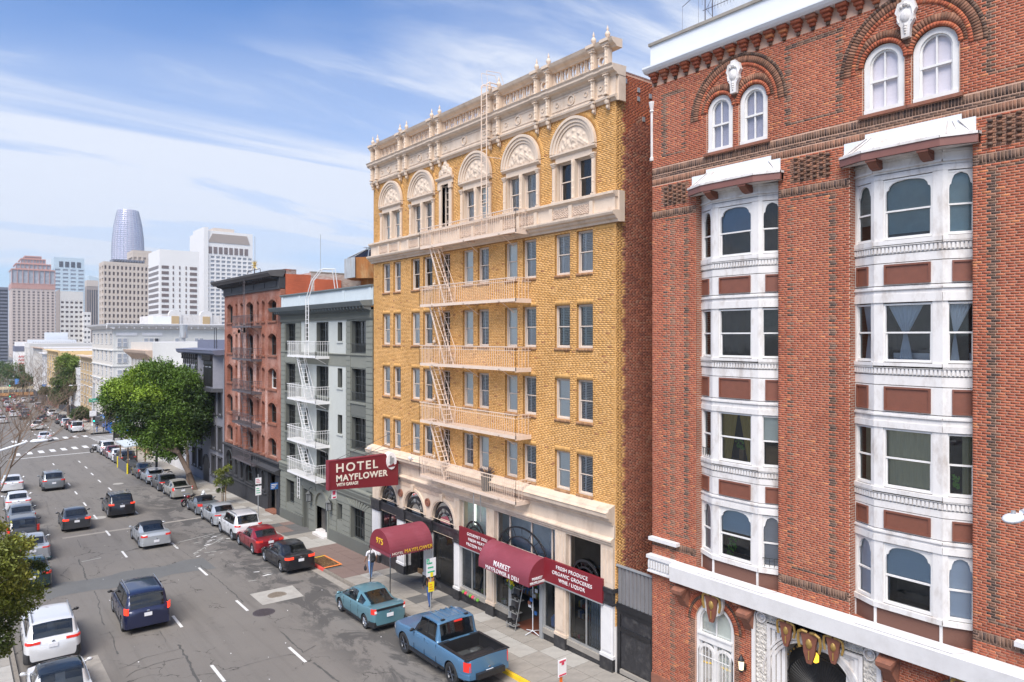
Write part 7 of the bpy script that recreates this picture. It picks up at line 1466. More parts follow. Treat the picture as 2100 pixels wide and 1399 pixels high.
 def yc_(u): return lerp([(0, g0),(.22, g1),(.74, g2),(1, g3)], u) if False else (g0+(g1 - g0)*u / .22 if u < .22 else g1+(g2 - g1)*(u - .22) / .52 if u < .74 else g2+(g3 - g2)*(u - .74) / .26)
 dk_at = lambda y: lerp(K['deck'], y / L_ + .5)
 def Pt(u, v, off=0):
  a = abs(2*v - 1); s = 1 if v > .5 else -1; z_ = zc(u); y = yc_(u); bl_ = belt + .0
  if a < .6: x = wR * a / .6*(1 - .0*u); z = z_ - .045*(a / .6) ** 2.5
  else: t = (a - .6) / .4; x = wR + (wB - wR)*(t ** .85); z = bl_ + (z_ - .045 - bl_)*(1 - t) ** .92 if z_ > bl_ + .045 else z_
  if u > .74: y -= (a ** 2) * .22*(1 - (u - .74) / .26 * .0)*min(1,(u - .74) / .1)
  if u < .22: y += (a ** 2)*(.12 if H < 1.6 else .07)
  if off:
   c = Vector((0,(g1+g2)/2, belt * .7)); p = Vector((x * s, y, z)); d = (p - Vector((0, min(max(y, g1), g2), belt * .8))).normalized(); p += d * off; return tuple(p)
  return (x * s, y, z)
 def patch(name, m, ua, ub, va, vb, off, nu=10, nv=8, mirror=False):
  q = MB()
  for (a, b_) in (((va, vb),)+(((1 - vb,1 - va),) if mirror else ())):
   base_ = len(q.v); q.v += [Pt(ua + (ub - ua)*i / nu, a + (b_ - a)*j / nv, off) for i in range(nu + 1) for j in range(nv + 1)]
   for i in range(nu):
    for j in range(nv): k = base_ + i * (nv + 1)+j; q.f.append((k, k + 1, k + nv + 2, k + nv + 1)); q.mi.append(0)
   if name != 'x' and mirror is True: pass
  return q.build(name, m, T, smooth=True)
 su = .2
 rv0 = .215; patch('rear_window', 'car_glass',.0,.21, rv0,1 - rv0,0,8,18); patch('windscreen', 'car_glass',.74,1,0.0,1,0,8,18)
 for (va, vb) in ((0,.2),(.8,1)): patch('side_window', 'car_glass',.08 if kind == 'liftback' else .2,.745, va, vb,-.002,24,6)
 patch('roof', paint if not K.get('roofmat') else K['roofmat'],.185,.765,.19,.81,.012,14,20)
 sides = ((0,.235),(.765,1))
 rp_ = K.get('pillars',[.44])
 for (va, vb) in sides:
  inner = .2 if va < .5 else .8; e = (inner,.245) if va < .5 else (.755,.8)
  patch('pillar', paint,.0,.12 if kind == 'liftback' else .21, *((.0,.22) if va < .5 else (.78,1)),.010,8,6) if H < 1.6 or kind == 'pickup' else patch('pillar', paint,.0,.21, *((.0,.225) if va < .5 else (.775,1)),.01,8,6); patch('pillar', paint,.08,.22, *((.185,.24) if va < .5 else (.76,.815)),.011,8,3) if kind == 'liftback' else None
  if kind in ('sedan', 'coupe', 'liftback', 'pickup'): patch('pillar', paint,.19,.27 if kind != 'pickup' else .24, *((0,.2) if va < .5 else (.8,1)),.010,3,6)
  patch('pillar', paint,.74,.99, *((.165,.205) if va < .5 else (.795,.835)),.010,8,3)
  for u in rp_: patch('pillar', 'car_trim', u - .012, u + .012, *((0,.2) if va < .5 else (.8,1)),.008,2,5)
  patch('window_trim', 'chrome' if K.get('chrome') else 'car_trim',.1,.93, *((.0,.012) if va < .5 else (.988,1)),.012,18,1)
 # under-glass cabin so the windows do not look through
 q = MB(); q.box(-wR * .93, wR * .93, g1 + .2, g2 - .2, belt - .15, belt - .05); [q.box(s * .4 - .24, s * .4 + .24, y, y + .14, belt - .1, H - .3) for s in (-1,1) for y in (g1 + .35, g2 - .75)]; q.build('seats', 'frame_dark' if not K.get('seats') else K['seats'], T)
 # wheels
 rm_ = K.get('rim', 'rim')
 for y in wy:
  for s in (-1,1):
   wx = s * (W - .12); q = MB(); pr = [(.62,-.1),(.9,-.115),(.985,-.09),(1,-.05),(1,.05),(.985,.09),(.9,.115),(.62,.1)]
   for k in range(20):
    a0, a1 = 2*math.pi * k / 20,2*math.pi * (k + 1)/20
    for (r0, x0),(r1, x1) in zip(pr, pr[1:]): q.quad((wx + x0, y + r * r0*math.cos(a0), r + r * r0*math.sin(a0)),(wx + x0, y + r * r0*math.cos(a1), r + r * r0*math.sin(a1)),(wx + x1, y + r * r1*math.cos(a1), r + r * r1*math.sin(a1)),(wx + x1, y + r * r1*math.cos(a0), r + r * r1*math.sin(a0)))
   w0 = q.build('wheel', 'tyre', T, smooth=True, ang=40); q = MB(); xo = wx + s * .08
   for k in range(20):
    a0, a1 = 2*math.pi * k / 20,2*math.pi * (k + 1)/20; q.quad(*[(X, y + r * rr_ * math.cos(a), r + r * rr_ * math.sin(a)) for X, rr_, a in ((xo + s * .02,.66, a0),(xo + s * .02,.66, a1),(xo - s * .03,.56, a1),(xo - s * .03,.56, a0))])
    q.poly([(xo - s * .06, y, r),(xo - s * .06, y + r * .58*math.cos(a0), r + r * .58*math.sin(a0)),(xo - s * .06, y + r * .58*math.cos(a1), r + r * .58*math.sin(a1))],1)
   for k in range(K.get('spokes',7)): a = 2 * math.pi * k / K.get('spokes',7); q.tube((xo, y, r),(xo, y + r * .62 * math.cos(a), r + r * .62 * math.sin(a)),.028,4)
   q.ball((xo, y, r),.06,8, sq=(.4,1,1)); q.build('rim',[rm_, 'car_trim'], w0)
 # lamps, bumpers, plate, mirrors, seams
 tl = K.get('tail',(.62,.78,.97,.14)); ft, fz0, fz1 = tl[0], tl[1], tl[2]
 for s in (-1,1):
  q = MB(); n2 = 6; outer = [(s * (hw(f) + .006),(f - .5)*L_) for f in [.045*(1 - i / n2) for i in range(n2+1)]]; inner_ = [(s * W * ft,-L_ / 2 - .012)]
  for (p0, p1) in zip(outer + inner_,(outer + inner_)[1:]): q.quad((*p0, fz0),(*p1, fz0),(*p1, fz1),(*p0, fz1)); q.quad((*p0, fz1),(*p1, fz1),(p1[0] * .95, p1[1] + .06, fz1),(p0[0] * .95, p0[1] + .02, fz1))
  q.build('tail_light', K.get('taillit', 'tail_red'), T)
  q = MB(); outer = [(s * (hw(f) + .004),(f - .5) * L_) for f in [.94 + .06 * i / n2 for i in range(n2 + 1)]] + [(s * W * .5, L_ / 2 + .004)]; hz_ = lerp(K['deck'],.97) - .06
  for (p0, p1) in zip(outer, outer[1:]): q.quad((*p0, hz_ - .13),(*p1, hz_ - .13),(*p1, hz_),(*p0, hz_))
  q.build('headlight', 'car_light_clear', T)
  ym = g3 - .35; q = MB(); q.ball((s * (W + .11), ym, belt + .06),.1,8, sq=(1.15,.55,.72)); q.tube((s * (W - .08), ym + .03, belt),(s * (W + .05), ym, belt + .04),.03,5); q.build('mirror', K.get('mirror', paint), T, smooth=True)
  q = MB()
  for f in K.get('doors',(.34,.52,.7)): y = (f - .5) * L_; zt = belt - .04; [q.box(s * (W * a) - .006, s * (W * a) + .006, y - .006, y + .006, z0, z1) for a, z0, z1 in ((.985, zb + .12,.5),(1.0,.5,.72),(.985,.72, zt))]
  q.build('door_seam', 'car_trim', T, kind='stuff')
  for f in K.get('handles',(.37,.55)): y = (f - .5) * L_; put(T, 'door_handle', K.get('hand', 'chrome'), lambda e: e.box(s * W * .985 - .015, s * W * .985 + .02, y - .02, y + .15, belt - .19, belt - .16))
 bt = K.get('bumper',(zb + .03,.46)); pts_ = [(s * (hw(f) + .012),(f - .5) * L_ - (.02 if f < .03 else 0)) for s, fl in ((-1,(.09,.05,.02,.005)),(1,(.005,.02,.05,.09))) for f in fl]; q = MB()
 for p0, p1 in zip(pts_, pts_[1:]): q.quad((*p0, bt[0]),(*p1, bt[0]),(*p1, bt[1]),(*p0, bt[1])); q.quad((*p0, bt[1]),(*p1, bt[1]),(p1[0] * .96, p1[1] + .05, bt[1] + .01),(p0[0] * .96, p0[1] + .05, bt[1] + .01))
 q.build('rear_bumper', K.get('bumpmat', 'car_trim'), T); pz = K.get('plate',.68); put(T, 'number_plate', 'plate', lambda e: e.box(-.16,.16,-L_ / 2 - .03,-L_ / 2 - .005, pz, pz + .15)); put(T, 'front_grille', 'car_trim', lambda e: e.box(-W * .5, W * .5, L_ / 2 - .03, L_ / 2 + .01,.4,.62))
 put(T, 'sill', 'car_trim', lambda e: (e.box(-W * .985,-W * .93, wy[0] + r + .08, wy[1] - r - .08, zb - .01, zb + .1), e.box(W * .93, W * .985, wy[0] + r + .08, wy[1] - r - .08, zb - .01, zb + .1)))
 if K.get('spoiler'): put(T, 'spoiler', paint, lambda e: e.box(-wR * .95, wR * .95, g0 - .02, g1 + .1, H - .07, H - .03))
 if K.get('rack'):
  for s in (-1,1): put(T, 'roof_rail', K['rack'], lambda e: e.path([(s * wR * .92, g1 + .05, H - .03),(s * wR * .92, g1 + .2, H + .05),(s * wR * .92, g2 - .2, H + .05),(s * wR * .92, g2, H - .04)],.022,5))
 if kind == 'liftback': put(T, 'tail_strip', 'car_trim', lambda e: e.box(-W * .76, W * .76,-L_ / 2 - .02,-L_ / 2 + .02,.96,1.05)); [put(T, 'tail_inset', 'letter_white', lambda e: e.box(s2 * W * .8 - .05, s2 * W * .8 + .05,-L_ / 2 - .016,-L_ / 2 + .03,.86,.97)) for s2 in (-1,1)]
 put(T, 'badge', 'chrome', lambda e: e.ball((0,-L_ / 2 - .01, pz + .24),.05,8, sq=(1.3,.3,.8)))
 T['_h'] = H; del T['_h']
 return T
def put_car(T, x, y, ang=-.012, fresh=False, label=None, group=None):
 o = T if fresh else dup(T, label=label, group=group); z0 = gz(y)+RD; o.location = (x, y, z0); o.rotation_euler = (-.0284,0, ang); return o
def recolor(o, frm, to):
 """same shared meshes, another paint on this copy only"""
 for c in o.children_recursive:
  if c.type != 'MESH': continue
  for i, sl in enumerate(c.material_slots):
   if sl.material and sl.material.name == frm: sl.link = 'OBJECT'; sl.material = MATS[to]
GP, GM = 'cars parked along the right kerb', 'cars driving away down the street'
KX = 15.62
def near(kind, paint, name, label, x, yrear, group, ang=-.012, **o):
 T = make_car(kind, paint, name, label, group, o); L_ = KIND[kind]['L'] if 'L' not in o else o['L']; put_car(T, x, yrear + .5 * L_, ang, True); return T
pk = near('pickup', 'paint_blue', 'pickup_truck', 'blue pickup truck with an open dark bed, parked nearest the camera',15.78,21.15, GP,-.02, tail=(.82,.78,1.12,.1), spokes=6, bumper=(.5,.68), bumpmat='paint_blue', plate=.56, rim='rim_dark', handles=(.47,.59), doors=(.37,.52,.66), pillars=[.5], mirror='car_trim', hand='paint_blue')
q = MB(); Wp, y0p, y1p = 1.02,-2.95,-.86
put(pk, 'bed_rail', 'car_trim', lambda q: (q.box(-Wp + .05,-Wp + .16, y0p + .03, y1p,1.2,1.24), q.box(Wp - .16, Wp - .05, y0p + .03, y1p,1.2,1.24), q.box(-Wp + .16, Wp - .16, y0p + .03, y0p + .14,1.2,1.24), q.box(-Wp + .16, Wp - .16, y1p - .1, y1p,1.2,1.24)))
put(pk, 'bumper_step', 'car_trim', lambda q: q.box(-.62,.62,-3.1,-2.9,.5,.7)); put(pk, 'high_brake_light', 'tail_red', lambda q: q.box(-.18,.18,-.86,-.8,1.86,1.91)); put(pk, 'cargo', 'frame_dark', lambda q: (q.box(-.5,.1,-1.9,-1.3,.72,.86), q.ball((.35,-1.5,.8),.22,8, sq=(1.4,1,.6))))
for s in (-1,1): put(pk, 'running_board', 'car_trim', lambda q: q.box(s * 1.0 - .1, s * 1.0 + .1,-1.0,1.25,.38,.44)); put(pk, 'roof_clip', 'car_trim', lambda q: q.box(s * .55 - .08, s * .55 + .08,-.62,-.52,1.945,1.975))
for k in range(5): put(pk, 'roof_rib', 'paint_blue', lambda q: q.box(-.5 + k * .25 - .025,-.5 + k * .25 + .025,-.5,.5,1.95,1.972))
near('liftback', 'paint_teal', 'parked_car', 'teal hatchback with dark glass parked by the hotel awning', KX + .05,28.55, GP,-.03, tail=(.78,.82,1.05,.1), bumper=(.24,.48), plate=.62, hand='paint_teal')
near('sedan', 'paint_black', 'parked_car', 'black sedan with pale seats parked beside the mulch square', KX + .2,39.4, GP,-.015, tail=(.48,.84,.97,.1), taillit='tail_lit', bumpmat='paint_black', seats='curtain_cream', rim='rim')
near('sedan', 'paint_red', 'parked_car', 'dark red sedan parked ahead of the black one', KX + .2,44.3, GP,-.015, tail=(.55,.84,.96,.1), bumpmat='paint_red', plate=.74)
near('suv', 'paint_white', 'parked_car', 'white sport utility car with a black rear window parked by the grey house', KX + .3,48.75, GP,-.015, tail=(.62,1.0,1.1,.1), bumper=(.25,.62), plate=.7, rack='rim', L=4.55)
sed_s = near('sedan', 'paint_silver', 'parked_car', 'silver grey sedan parked behind the low sports car', KX + .4,53.85, GP,-.015, tail=(.52,.87,.95,.1), bumpmat='paint_silver', hand='paint_silver')
near('roadster', 'paint_grey', 'parked_car', 'low grey sports car with a soft top, parked next to the red motorcycle', KX + .45,58.7, GP,-.015, roofmat='car_trim', bumpmat='paint_grey')
lb2 = near('liftback', 'paint_champagne', 'parked_car', 'silver hatchback with a raked black rear window, behind the red motorcycle', KX + .5,67.1, GP,-.015, tail=(.82,.78,1.05,.1), bumpmat='paint_champagne')
near('sedan', 'paint_dark', 'parked_car', 'dark grey sedan parked under the big tree', KX + .5,71.8, GP,-.015, tail=(.52,.87,.95,.1), bumpmat='paint_dark')
near('coupe', 'paint_silver', 'parked_car', 'silver sports coupe with a black rear wing, parked behind the kerbside shelter', KX + .5,76.7, GP,-.015, tail=(.6,.8,.93,.1), spoiler=1)
o = put_car(lb2, KX + .4,83.4, label='dark hatchback parked right against the kerbside shelter'); recolor(o, 'paint_champagne', 'paint_dark')
jp = near('suv', 'paint_black', 'moving_car', 'black sport utility car with roof bars, brake lights and a white plate',10.65,62.75, GM,-.03, tail=(.6,1.0,1.12,.1), taillit='tail_lit', bumper=(.25,.55), rack='rim_dark', plate=.82, L=4.8)
cp = near('coupe', 'paint_silver', 'moving_car', 'silver coupe with a dark glass roof driving in the middle of the street',10.65,50.9, GM,-.03, tail=(.58,.8,.92,.1), bumpmat='paint_silver', plate=.42, roofmat='car_trim')
near('sedan', 'paint_dark', 'moving_car', 'dark grey saloon with lit amber brake lamps in the left lane',7.25,59.9, GM,-.035, tail=(.55,.84,.97,.1), taillit='tail_lit', bumpmat='paint_dark')
gs = near('suv', 'paint_grey', 'moving_car', 'grey crossover with a chrome tail strip in the left lane',7.75,80.1, GM,-.02, tail=(.6,.95,1.06,.1))
near('minivan', 'paint_navy', 'moving_car', 'navy blue minivan driving near the camera on the left',7.15,35.6, GM,-.04, tail=(.86,.92,1.2,.1), taillit='tail_lit', bumper=(.3,.6), bumpmat='paint_navy', plate=.76, mirror='car_trim', rack='rim', hand='paint_navy')
GL = 'cars parked along the left kerb'
near('suv', 'paint_white', 'parked_car', 'white sport utility car with angular red tail lights, at the lower left',3.35,34.3, GL,-.03, tail=(.45,.98,1.08,.1), bumper=(.25,.62), plate=.78, rack='rim', L=4.95, W=1.99, mirror='car_trim')
near('sedan', 'paint_white', 'parked_car', 'white car with a dark full-length glass roof, cut by the lower left corner',3.1,28.3, GL,-.03, roofmat='car_glass', W=1.9, H=1.5)
near('sedan', 'paint_green', 'parked_car', 'dark green sedan half hidden by the leafy branches on the left',3.5,46.0, GL,-.03, tail=(.5,.84,.98,.1), bumpmat='paint_green')
sd2 = near('suv', 'paint_dark', 'parked_car', 'dark sport utility car with a tall red tail light, behind the leafy branches',3.9,58.0, GL,-.03, tail=(.8,.9,1.3,.1), bumpmat='paint_dark')
for k,(y, pt, lab) in enumerate(((52.4, 'paint_silver', 'pale silver car seen through the twigs behind the green sedan'),(64.3, 'paint_grey', 'grey car under the bare tree, third from the leafy branches'),(71, 'paint_white', 'white car under the bare tree twigs'),(82, 'paint_white', 'white car at the far edge of the bare tree'))):
 o = put_car(sed_s,4.0 + k * .2, y + 2.3,-.02, label=lab, group=GL); recolor(o, 'paint_silver', pt)
# cars further down the street
vn = near('van', 'paint_white', 'parked_van', 'white van with brown rear glass parked just past the crossing',17.0,141.3, GP,-.02, tail=(.88,.9,1.4,.1), bumper=(.25,.6)); vn['category'] = 'van'
src = {'s': (sed_s, 'paint_silver'), 'u': (gs, 'paint_grey'), 'l': (lb2, 'paint_champagne')}
far_list = [('s', 'paint_white',11.3,131.5, 'white sedan rolling over the far crosswalk',1),('u', 'paint_pearl',12.1,154, 'pale crossover past the crossing, ahead of the white sedan',1),('s', 'paint_dark',14.3,172, 'dark car first past the crossing',1),('u', 'paint_dark',12.2,184, 'charcoal crossover in the middle lane, far ahead',1),('s', 'paint_grey',13.6,199, 'grey sedan ahead of the charcoal crossover',1),('s', 'paint_dark',13.9,213, 'dark sedan, second ahead of the charcoal crossover',1),('s', 'paint_navy',14.1,226, 'bluish sedan, third ahead of the charcoal crossover',1),('s', 'paint_white',14.6,247, 'white car far down the middle lane',1),('s', 'paint_pearl',17.2,258, 'cream car near the far crossing',1),('s', 'paint_white',10.9,194, 'white sedan in the left lane far ahead',1),('s', 'paint_red',11.4,214, 'red sedan ahead of the white one in the left lane',1),('u', 'paint_silver',12.0,236, 'silver car ahead of the red sedan',1),('s', 'paint_maroon',12.9,262, 'maroon car just before the far crossing on the left',1),('s', 'paint_red',16.2,290, 'small red car in the far crossing',1),
  ('u', 'paint_maroon',16.95,149.5, 'maroon car parked ahead of the white van',0),('l', 'paint_white',17.0,157.5, 'white car parked second ahead of the white van',0),('u', 'paint_dark',17.0,165, 'dark car parked third ahead of the white van',0),('s', 'paint_silver',17.3,178, 'silver car parked beyond the gap',0),('u', 'paint_white',17.4,186.5, 'white car parked ahead of the silver one',0),('s', 'paint_dark',17.4,194, 'dark car parked in the far row',0),('u', 'paint_grey',17.5,201, 'grey car parked in the far row',0),('s', 'paint_maroon',17.6,209, 'maroon car parked in the far row',0),('u', 'paint_dark',17.7,217, 'dark car parked at the end of the far row',0),('s', 'paint_white',18.0,226, 'white car parked at the very end of the far row',0),('u', 'paint_black',19.3,255, 'black car beyond the far crossing',0),
  ('u', 'paint_dark', KX + .6,94.8, 'dark car parked just beyond the kerbside shelter',0),('s', 'paint_white', KX + .6,99.3, 'white sedan parked second beyond the shelter',0),('s', 'paint_maroon', KX + .6,103.2, 'maroon car squeezed between two white cars near the crosswalk',0),('u', 'paint_white', KX + .6,107.6, 'white crossover parked last before the crosswalk',0),('s', 'paint_white',8.4,205, 'white car waiting on the far left edge',1),('s', 'paint_pearl',8.0,176, 'cream car on the far left edge',1)]
for kd, pt, x, y, lab, mv in far_list:
 T_, base_ = src[kd]; o = put_car(T_, x, y,-.025 if y > 110 else -.012, label=lab, group=GM if mv else GP); o.name = 'moving_car' if mv else 'parked_car'; recolor(o, base_, pt)
# tram at the far crossing
TR = thing('tram', 'orange and cream tram crossing at the far end of the street', 'tram',(16,300, gz(300)))
def trm(q): q.box(9,25,297.5,300.5, gz(300) + .5, gz(300)+1.5)
put(TR, 'body', 'tram_orange', trm); put(TR, 'roof', 'tram_cream', lambda q: (q.box(9,25,297.5,300.5, gz(300) + 2.6, gz(300) + 3.1), q.box(11,23,298,300, gz(300) + 3.1, gz(300) + 3.5)))
for k in range(11): put(TR, 'window_post', 'tram_cream', lambda q: q.box(9 + k * 1.58,9.2 + k * 1.58,297.5,297.6, gz(300) + 1.5, gz(300) + 2.6))
put(TR, 'windows', 'glass_dark', lambda q: q.box(9.1,24.9,297.6,300.4, gz(300) + 1.5, gz(300) + 2.6)); put(TR, 'skirt', 'brown_panel', lambda q: q.box(9,25,297.6,300.4, gz(300) + .15, gz(300) + .5))
# ================================================================ dark houses and the blocks further down
material('cream_wall',(.58,.54,.49),.8,.05,.8, dirt=.35, dscale=.5, dcol=(.4,.36,.32)); material('cream_side',(.66,.65,.62),.8,.04,.8, dirt=.25, dscale=.6, dcol=(.5,.48,.44)); material('tower_beige',(.55,.47,.40),.8,.05,.05); material('tower_white',(.74,.72,.70),.7,.03,.05)
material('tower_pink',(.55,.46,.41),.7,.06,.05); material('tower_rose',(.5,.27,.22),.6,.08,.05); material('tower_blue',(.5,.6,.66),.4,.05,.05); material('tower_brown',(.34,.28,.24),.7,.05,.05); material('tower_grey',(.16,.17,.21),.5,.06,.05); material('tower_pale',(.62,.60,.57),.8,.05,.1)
material('pane_tower',(.10,.10,.12),.25,.3,.3); material('pane_brown',(.16,.12,.11),.3,.3,.3); material('pane_light',(.36,.38,.42),.25,.3,.3); material('pane_dark',(.045,.05,.06),.3,.4,.6); material('silver_glass',(.62,.58,.68),.25,.08,.02, metal=.4); material('silver_rib',(.42,.47,.54),.4,.05,.02)
material('roof_grey',(.5,.49,.48),.9,.1,.3); material('tan_wall',(.5,.36,.2),.8,.08,.6); material('yellow_wall',(.66,.46,.22),.8,.06,.6); material('rose_wall',(.5,.28,.2),.8,.06,.6); material('red_scribble',(.6,.12,.12),.6); material('asph_roof',(.55,.53,.52),.9,.1,.5)
def house(name, label, y0, y1, zt, x0, x1, m, cols, rows, zb0=1.0, ms=None, corn='cornice', cm=None, wd=.5, hd=.6, over=.8, gm='pane_dark', base=None, roof='roof_grey', bay=None):
 T = thing(name, label, 'building',(x0,(y0 + y1) / 2, gz(y1))); zb = gz(y1) - .8; hs = []; fh = (zt - 1.0 - (gz(y0) + zb0 + 2.6)) / rows; cw = (y1 - y0) / cols; zz = gz(y0) + zb0 + 2.6
 for i in range(cols):
  for j in range(rows): yc, zc2 = y0+(i + .5)*cw, zz + (j + .5)*fh; hs.append((yc - cw * wd / 2, yc + cw * wd / 2, zc2 - fh * hd / 2, zc2+fh * hd / 2))
 q = MB(); wall_faces(q, x0, y0, y1, zb, zt, hs,.25,0,0); block(q, x0 + .25, x1, y0 + .01, y1, zb, zt,1,2); q.quad((x0, y0, zb),(x0 + .26, y0, zb),(x0 + .26, y0, zt),(x0, y0, zt),1); q.build('wall',[m, ms or m, roof], T)
 wm = None
 for (a, b_, c, d) in hs:
  if wm is None:
   w2, h2 = b_ - a, d - c; wm = MB().quad((.18,0,0),(.18,0, h2),(.18, w2, h2),(.18, w2,0),1).box(.1,.2,0,.07,0, h2).box(.1,.2, w2 - .07, w2,0, h2).box(.1,.2,.07, w2 - .07, h2 * .5 - .04, h2 * .5 + .04).box(-.06,.2,-.08, w2 + .08,-.1,0).box(-.04,.1,-.06, w2 + .06, h2, h2 + .12).mesh('window',['frame_white', gm])
  shared(T, 'window', wm,(x0, a, c))
 if cm: put(T, corn, cm, lambda s: s.mould([(x0 + .1, zt - .5),(x0 - .1, zt - .45),(x0 - .2, zt - .2),(x0 - over, zt - .1),(x0 - over, zt + .1),(x0 + .3, zt + .14)], y0 - .05, y1 + .05))
 put(T, 'shop_front', base or 'charcoal', lambda s: s.box(x0 - .04, x0 + .02, y0 + .3, y1 - .3, zb, gz(y0) + zb0 + 1.7)); return T
# dark house with carved brackets
FT = thing('dark_house', 'charcoal grey house with carved black brackets and a flat projecting cornice, behind the big tree', 'building',(20,75,-2)); fy0, fy1 = 68.5,81.3
fw_ = [(69.2,70.2),(71.2,72.3),(76,77),(78.2,79.3)]; fr_ = [(5.0,7.2),(1.6,3.7),(-1.0,.8)]; hs = [(a, b_, c, d) for a, b_ in fw_ for c, d in fr_]
q = MB(); wall_faces(q,20, fy0, fy1,-2.6,11.0, hs,.25,0,1); block(q,20.25,40, fy0, fy1,-2.6,11.0,0,2); q.build('wall',['slate_grey', 'charcoal', 'roof_grey'], FT)
for a, b_, c, d in hs: plain_window(FT,20, a, c, b_ - a, d - c, 'charcoal', 'glass_dark',2,2,.18); put(FT, 'window_surround', 'charcoal', lambda s: (s.box(19.9,20, a - .14, a, c - .1, d + .12), s.box(19.9,20, b_, b_ + .14, c - .1, d + .12), s.box(19.82,20, a - .2, b_ + .2, c - .22, c - .1), s.box(19.85,20, a - .14, b_ + .14, d + .02, d + .14)))
put(FT, 'roof_box', 'slate_blue', lambda s: s.box(20.8,32, fy0,80.8,11.0,12.0)); put(FT, 'cornice', 'slate_blue', lambda s: s.mould([(20.9,10.6),(19.2,10.6),(19.0,10.75),(18.95,10.95),(18.9,11.05),(20.9,11.15)], fy0,82.2)); put(FT, 'roof_ladder', 'black_paint', lambda s: ([s.tube((20.7, y,10.9),(20.7, y,13.2),.03,4) for y in (73.5,74.2)], s.tube((20.7,73.5,13.2),(20.7,74.2,13.2),.03,4), s.tube((19.8,73.5,5),(19.8,73.5,11),.05,5)))
for (a, b_) in ((74.2,80.9),(69.0,73.2)):   # two shallow bays under the cornice
 put(FT, 'bay', 'slate_grey', lambda s: s.prism([(20, a),(19.3, a + .7),(19.3, b_ - .7),(20, b_)],2,7.4,10.6)); put(FT, 'balcony', 'charcoal', lambda s: s.prism([(20, a - .1),(19.1, a + .6),(19.1, b_ - .6),(20, b_ + .1)],2,7.1,7.45))
 for k in range(8): y = a + .8 + (b_ - a - 1.6) * k / 7; put(FT, 'carved_bracket', 'black_paint', lambda s: (s.prism([(19.0,10.6),(19.05,10.2),(19.2,10.0),(19.18,9.7),(19.3,9.4),(19.32,10.6)],1, y - .09, y + .09), s.ball((19.1, y,10.15),.12,6), s.box(19.2,19.3, y - .07, y + .07,7.6,9.4)))
 for k in range(7): y = a + .8 + (b_ - a - 1.6) * (k + .5) / 7; put(FT, 'bay_window', 'pane_light' if k % 3 else 'glass_dark', lambda s: s.box(19.26,19.3, y - .26, y + .26,7.9,9.5))
dr_ = MB().arc_band(19.9,20.05,74.4,-.6,1.0,1.2,0,180,12); dr_.build('door_arch', 'charcoal', FT); put(FT, 'door_recess', 'black_paint', lambda s: s.prism([(73.4,-2.4),(75.4,-2.4)] + [(74.4 + math.cos(a * .2618),-.6 + math.sin(a * .2618)) for a in range(13)],0,19.97,20.0))
H1 = house('white_house', 'low white house behind the big tree, with pale shop fronts',81.4,98.4,8.2,20,40, 'cream_wall',6,2,.2, roof='asph_roof', base='white_paint')
H2 = house('corner_house', 'pale corner house with a heavy bracketed cornice and a blank white side wall',98.5,112.3,11.6,20,44, 'cream_wall',6,3,0, ms='cream_side', wd=.42, roof='asph_roof', base='tan_wall')
put(H2, 'cornice', 'terracotta_shade', lambda s: s.mould([(20.1,9.6),(19.8,9.7),(19.2,10.2),(19.1,10.55),(20.2,10.6)],98.6,113.0)); [put(H2, 'cornice_bracket', 'terracotta_shade', lambda s: s.prism([(19.2,10.2),(19.4,9.9),(19.95,9.2),(19.95,10.2)],1, y, y + .3)) for y in np.arange(99,112,1.2)]
put(H2, 'yellow_board', 'sign_yellow', lambda s: s.box(19.6,19.95,108.2,109.6,-1.1,-.4)); put(H2, 'white_board', 'letter_white', lambda s: s.box(19.6,19.95,110.6,111.8,-2.0,-1.2))
# big cream block across the side street
CB = house('cream_block', 'big cream five-storey corner block beyond the big tree',136.2,158.5,14.4,21.5,48, 'cream_wall',5,5,.4, ms='cream_side', wd=.5, hd=.62, gm='pane_light', roof='asph_roof')
put(CB, 'cornice', 'white_paint', lambda s: (s.mould([(21.6,13.6),(21.2,13.7),(20.6,14.2),(20.5,14.5),(22,14.6)],135.4,159), s.mould([(0,0),(0,0),(0,0)],0,0) if False else s.prism([(136.2,13.6),(135.8,13.7),(135.2,14.2),(135.1,14.5),(136.6,14.6)],0,20.55,48)))
for k in range(22): put(CB, 'cornice_bracket', 'white_paint', lambda s: s.box(22.2 + k * 1.15,22.45 + k * 1.15,135.4,136.2,13.75,14.15))
for z0, z1 in ((10.5,12.1),(7.8,9.5),(5.1,6.7),(2.4,4.0)):
 for x0, n_ in ((22.1,2),(26.2,3),(31.2,1),(34.5,2)):
  for i in range(n_):
   o = put(CB, 'window',['frame_white', 'pane_light' if (i + int(z0)) % 3 else 'pane_dark'], lambda s: (s.box(x0 + i * .85, x0 + .75 + i * .85,136.08,136.2, z0, z1,0), s.box(x0 + i * .85 + .1, x0 + .65 + i * .85,136.05,136.09, z0 + .1, z1 - .1,1), s.box(x0 + i * .85 + .1, x0 + .65 + i * .85,136.03,136.09,(z0 + z1) / 2 - .05,(z0 + z1) / 2 + .05,0)))
for x0 in (22.0,26.0): put(CB, 'panel', 'letter_white', lambda s: s.box(x0, x0 + 3.2,136.1,136.2,12.5,13.0))
for z in (4.6,7.2,9.9): put(CB, 'string_course', 'cream_side', lambda s: s.box(21.35,21.5,136.2,158.5, z, z + .2)); put(CB, 'string_course', 'cream_side', lambda s: s.box(21.4,48,136.08,136.2, z, z + .2))
put(CB, 'roller_shutter', 'shutter_blue', lambda s: s.box(21.85,24.1,136.0,136.2,-4.1,-1.3)); [put(CB, 'shutter_stripe', 'letter_white', lambda s: s.prism([(21.85, z),(23.2, z + .12),(23.2, z + .32),(21.85, z + .2)],1,135.96,136.0)) for z in (-2.0,-2.5,-3.0)]
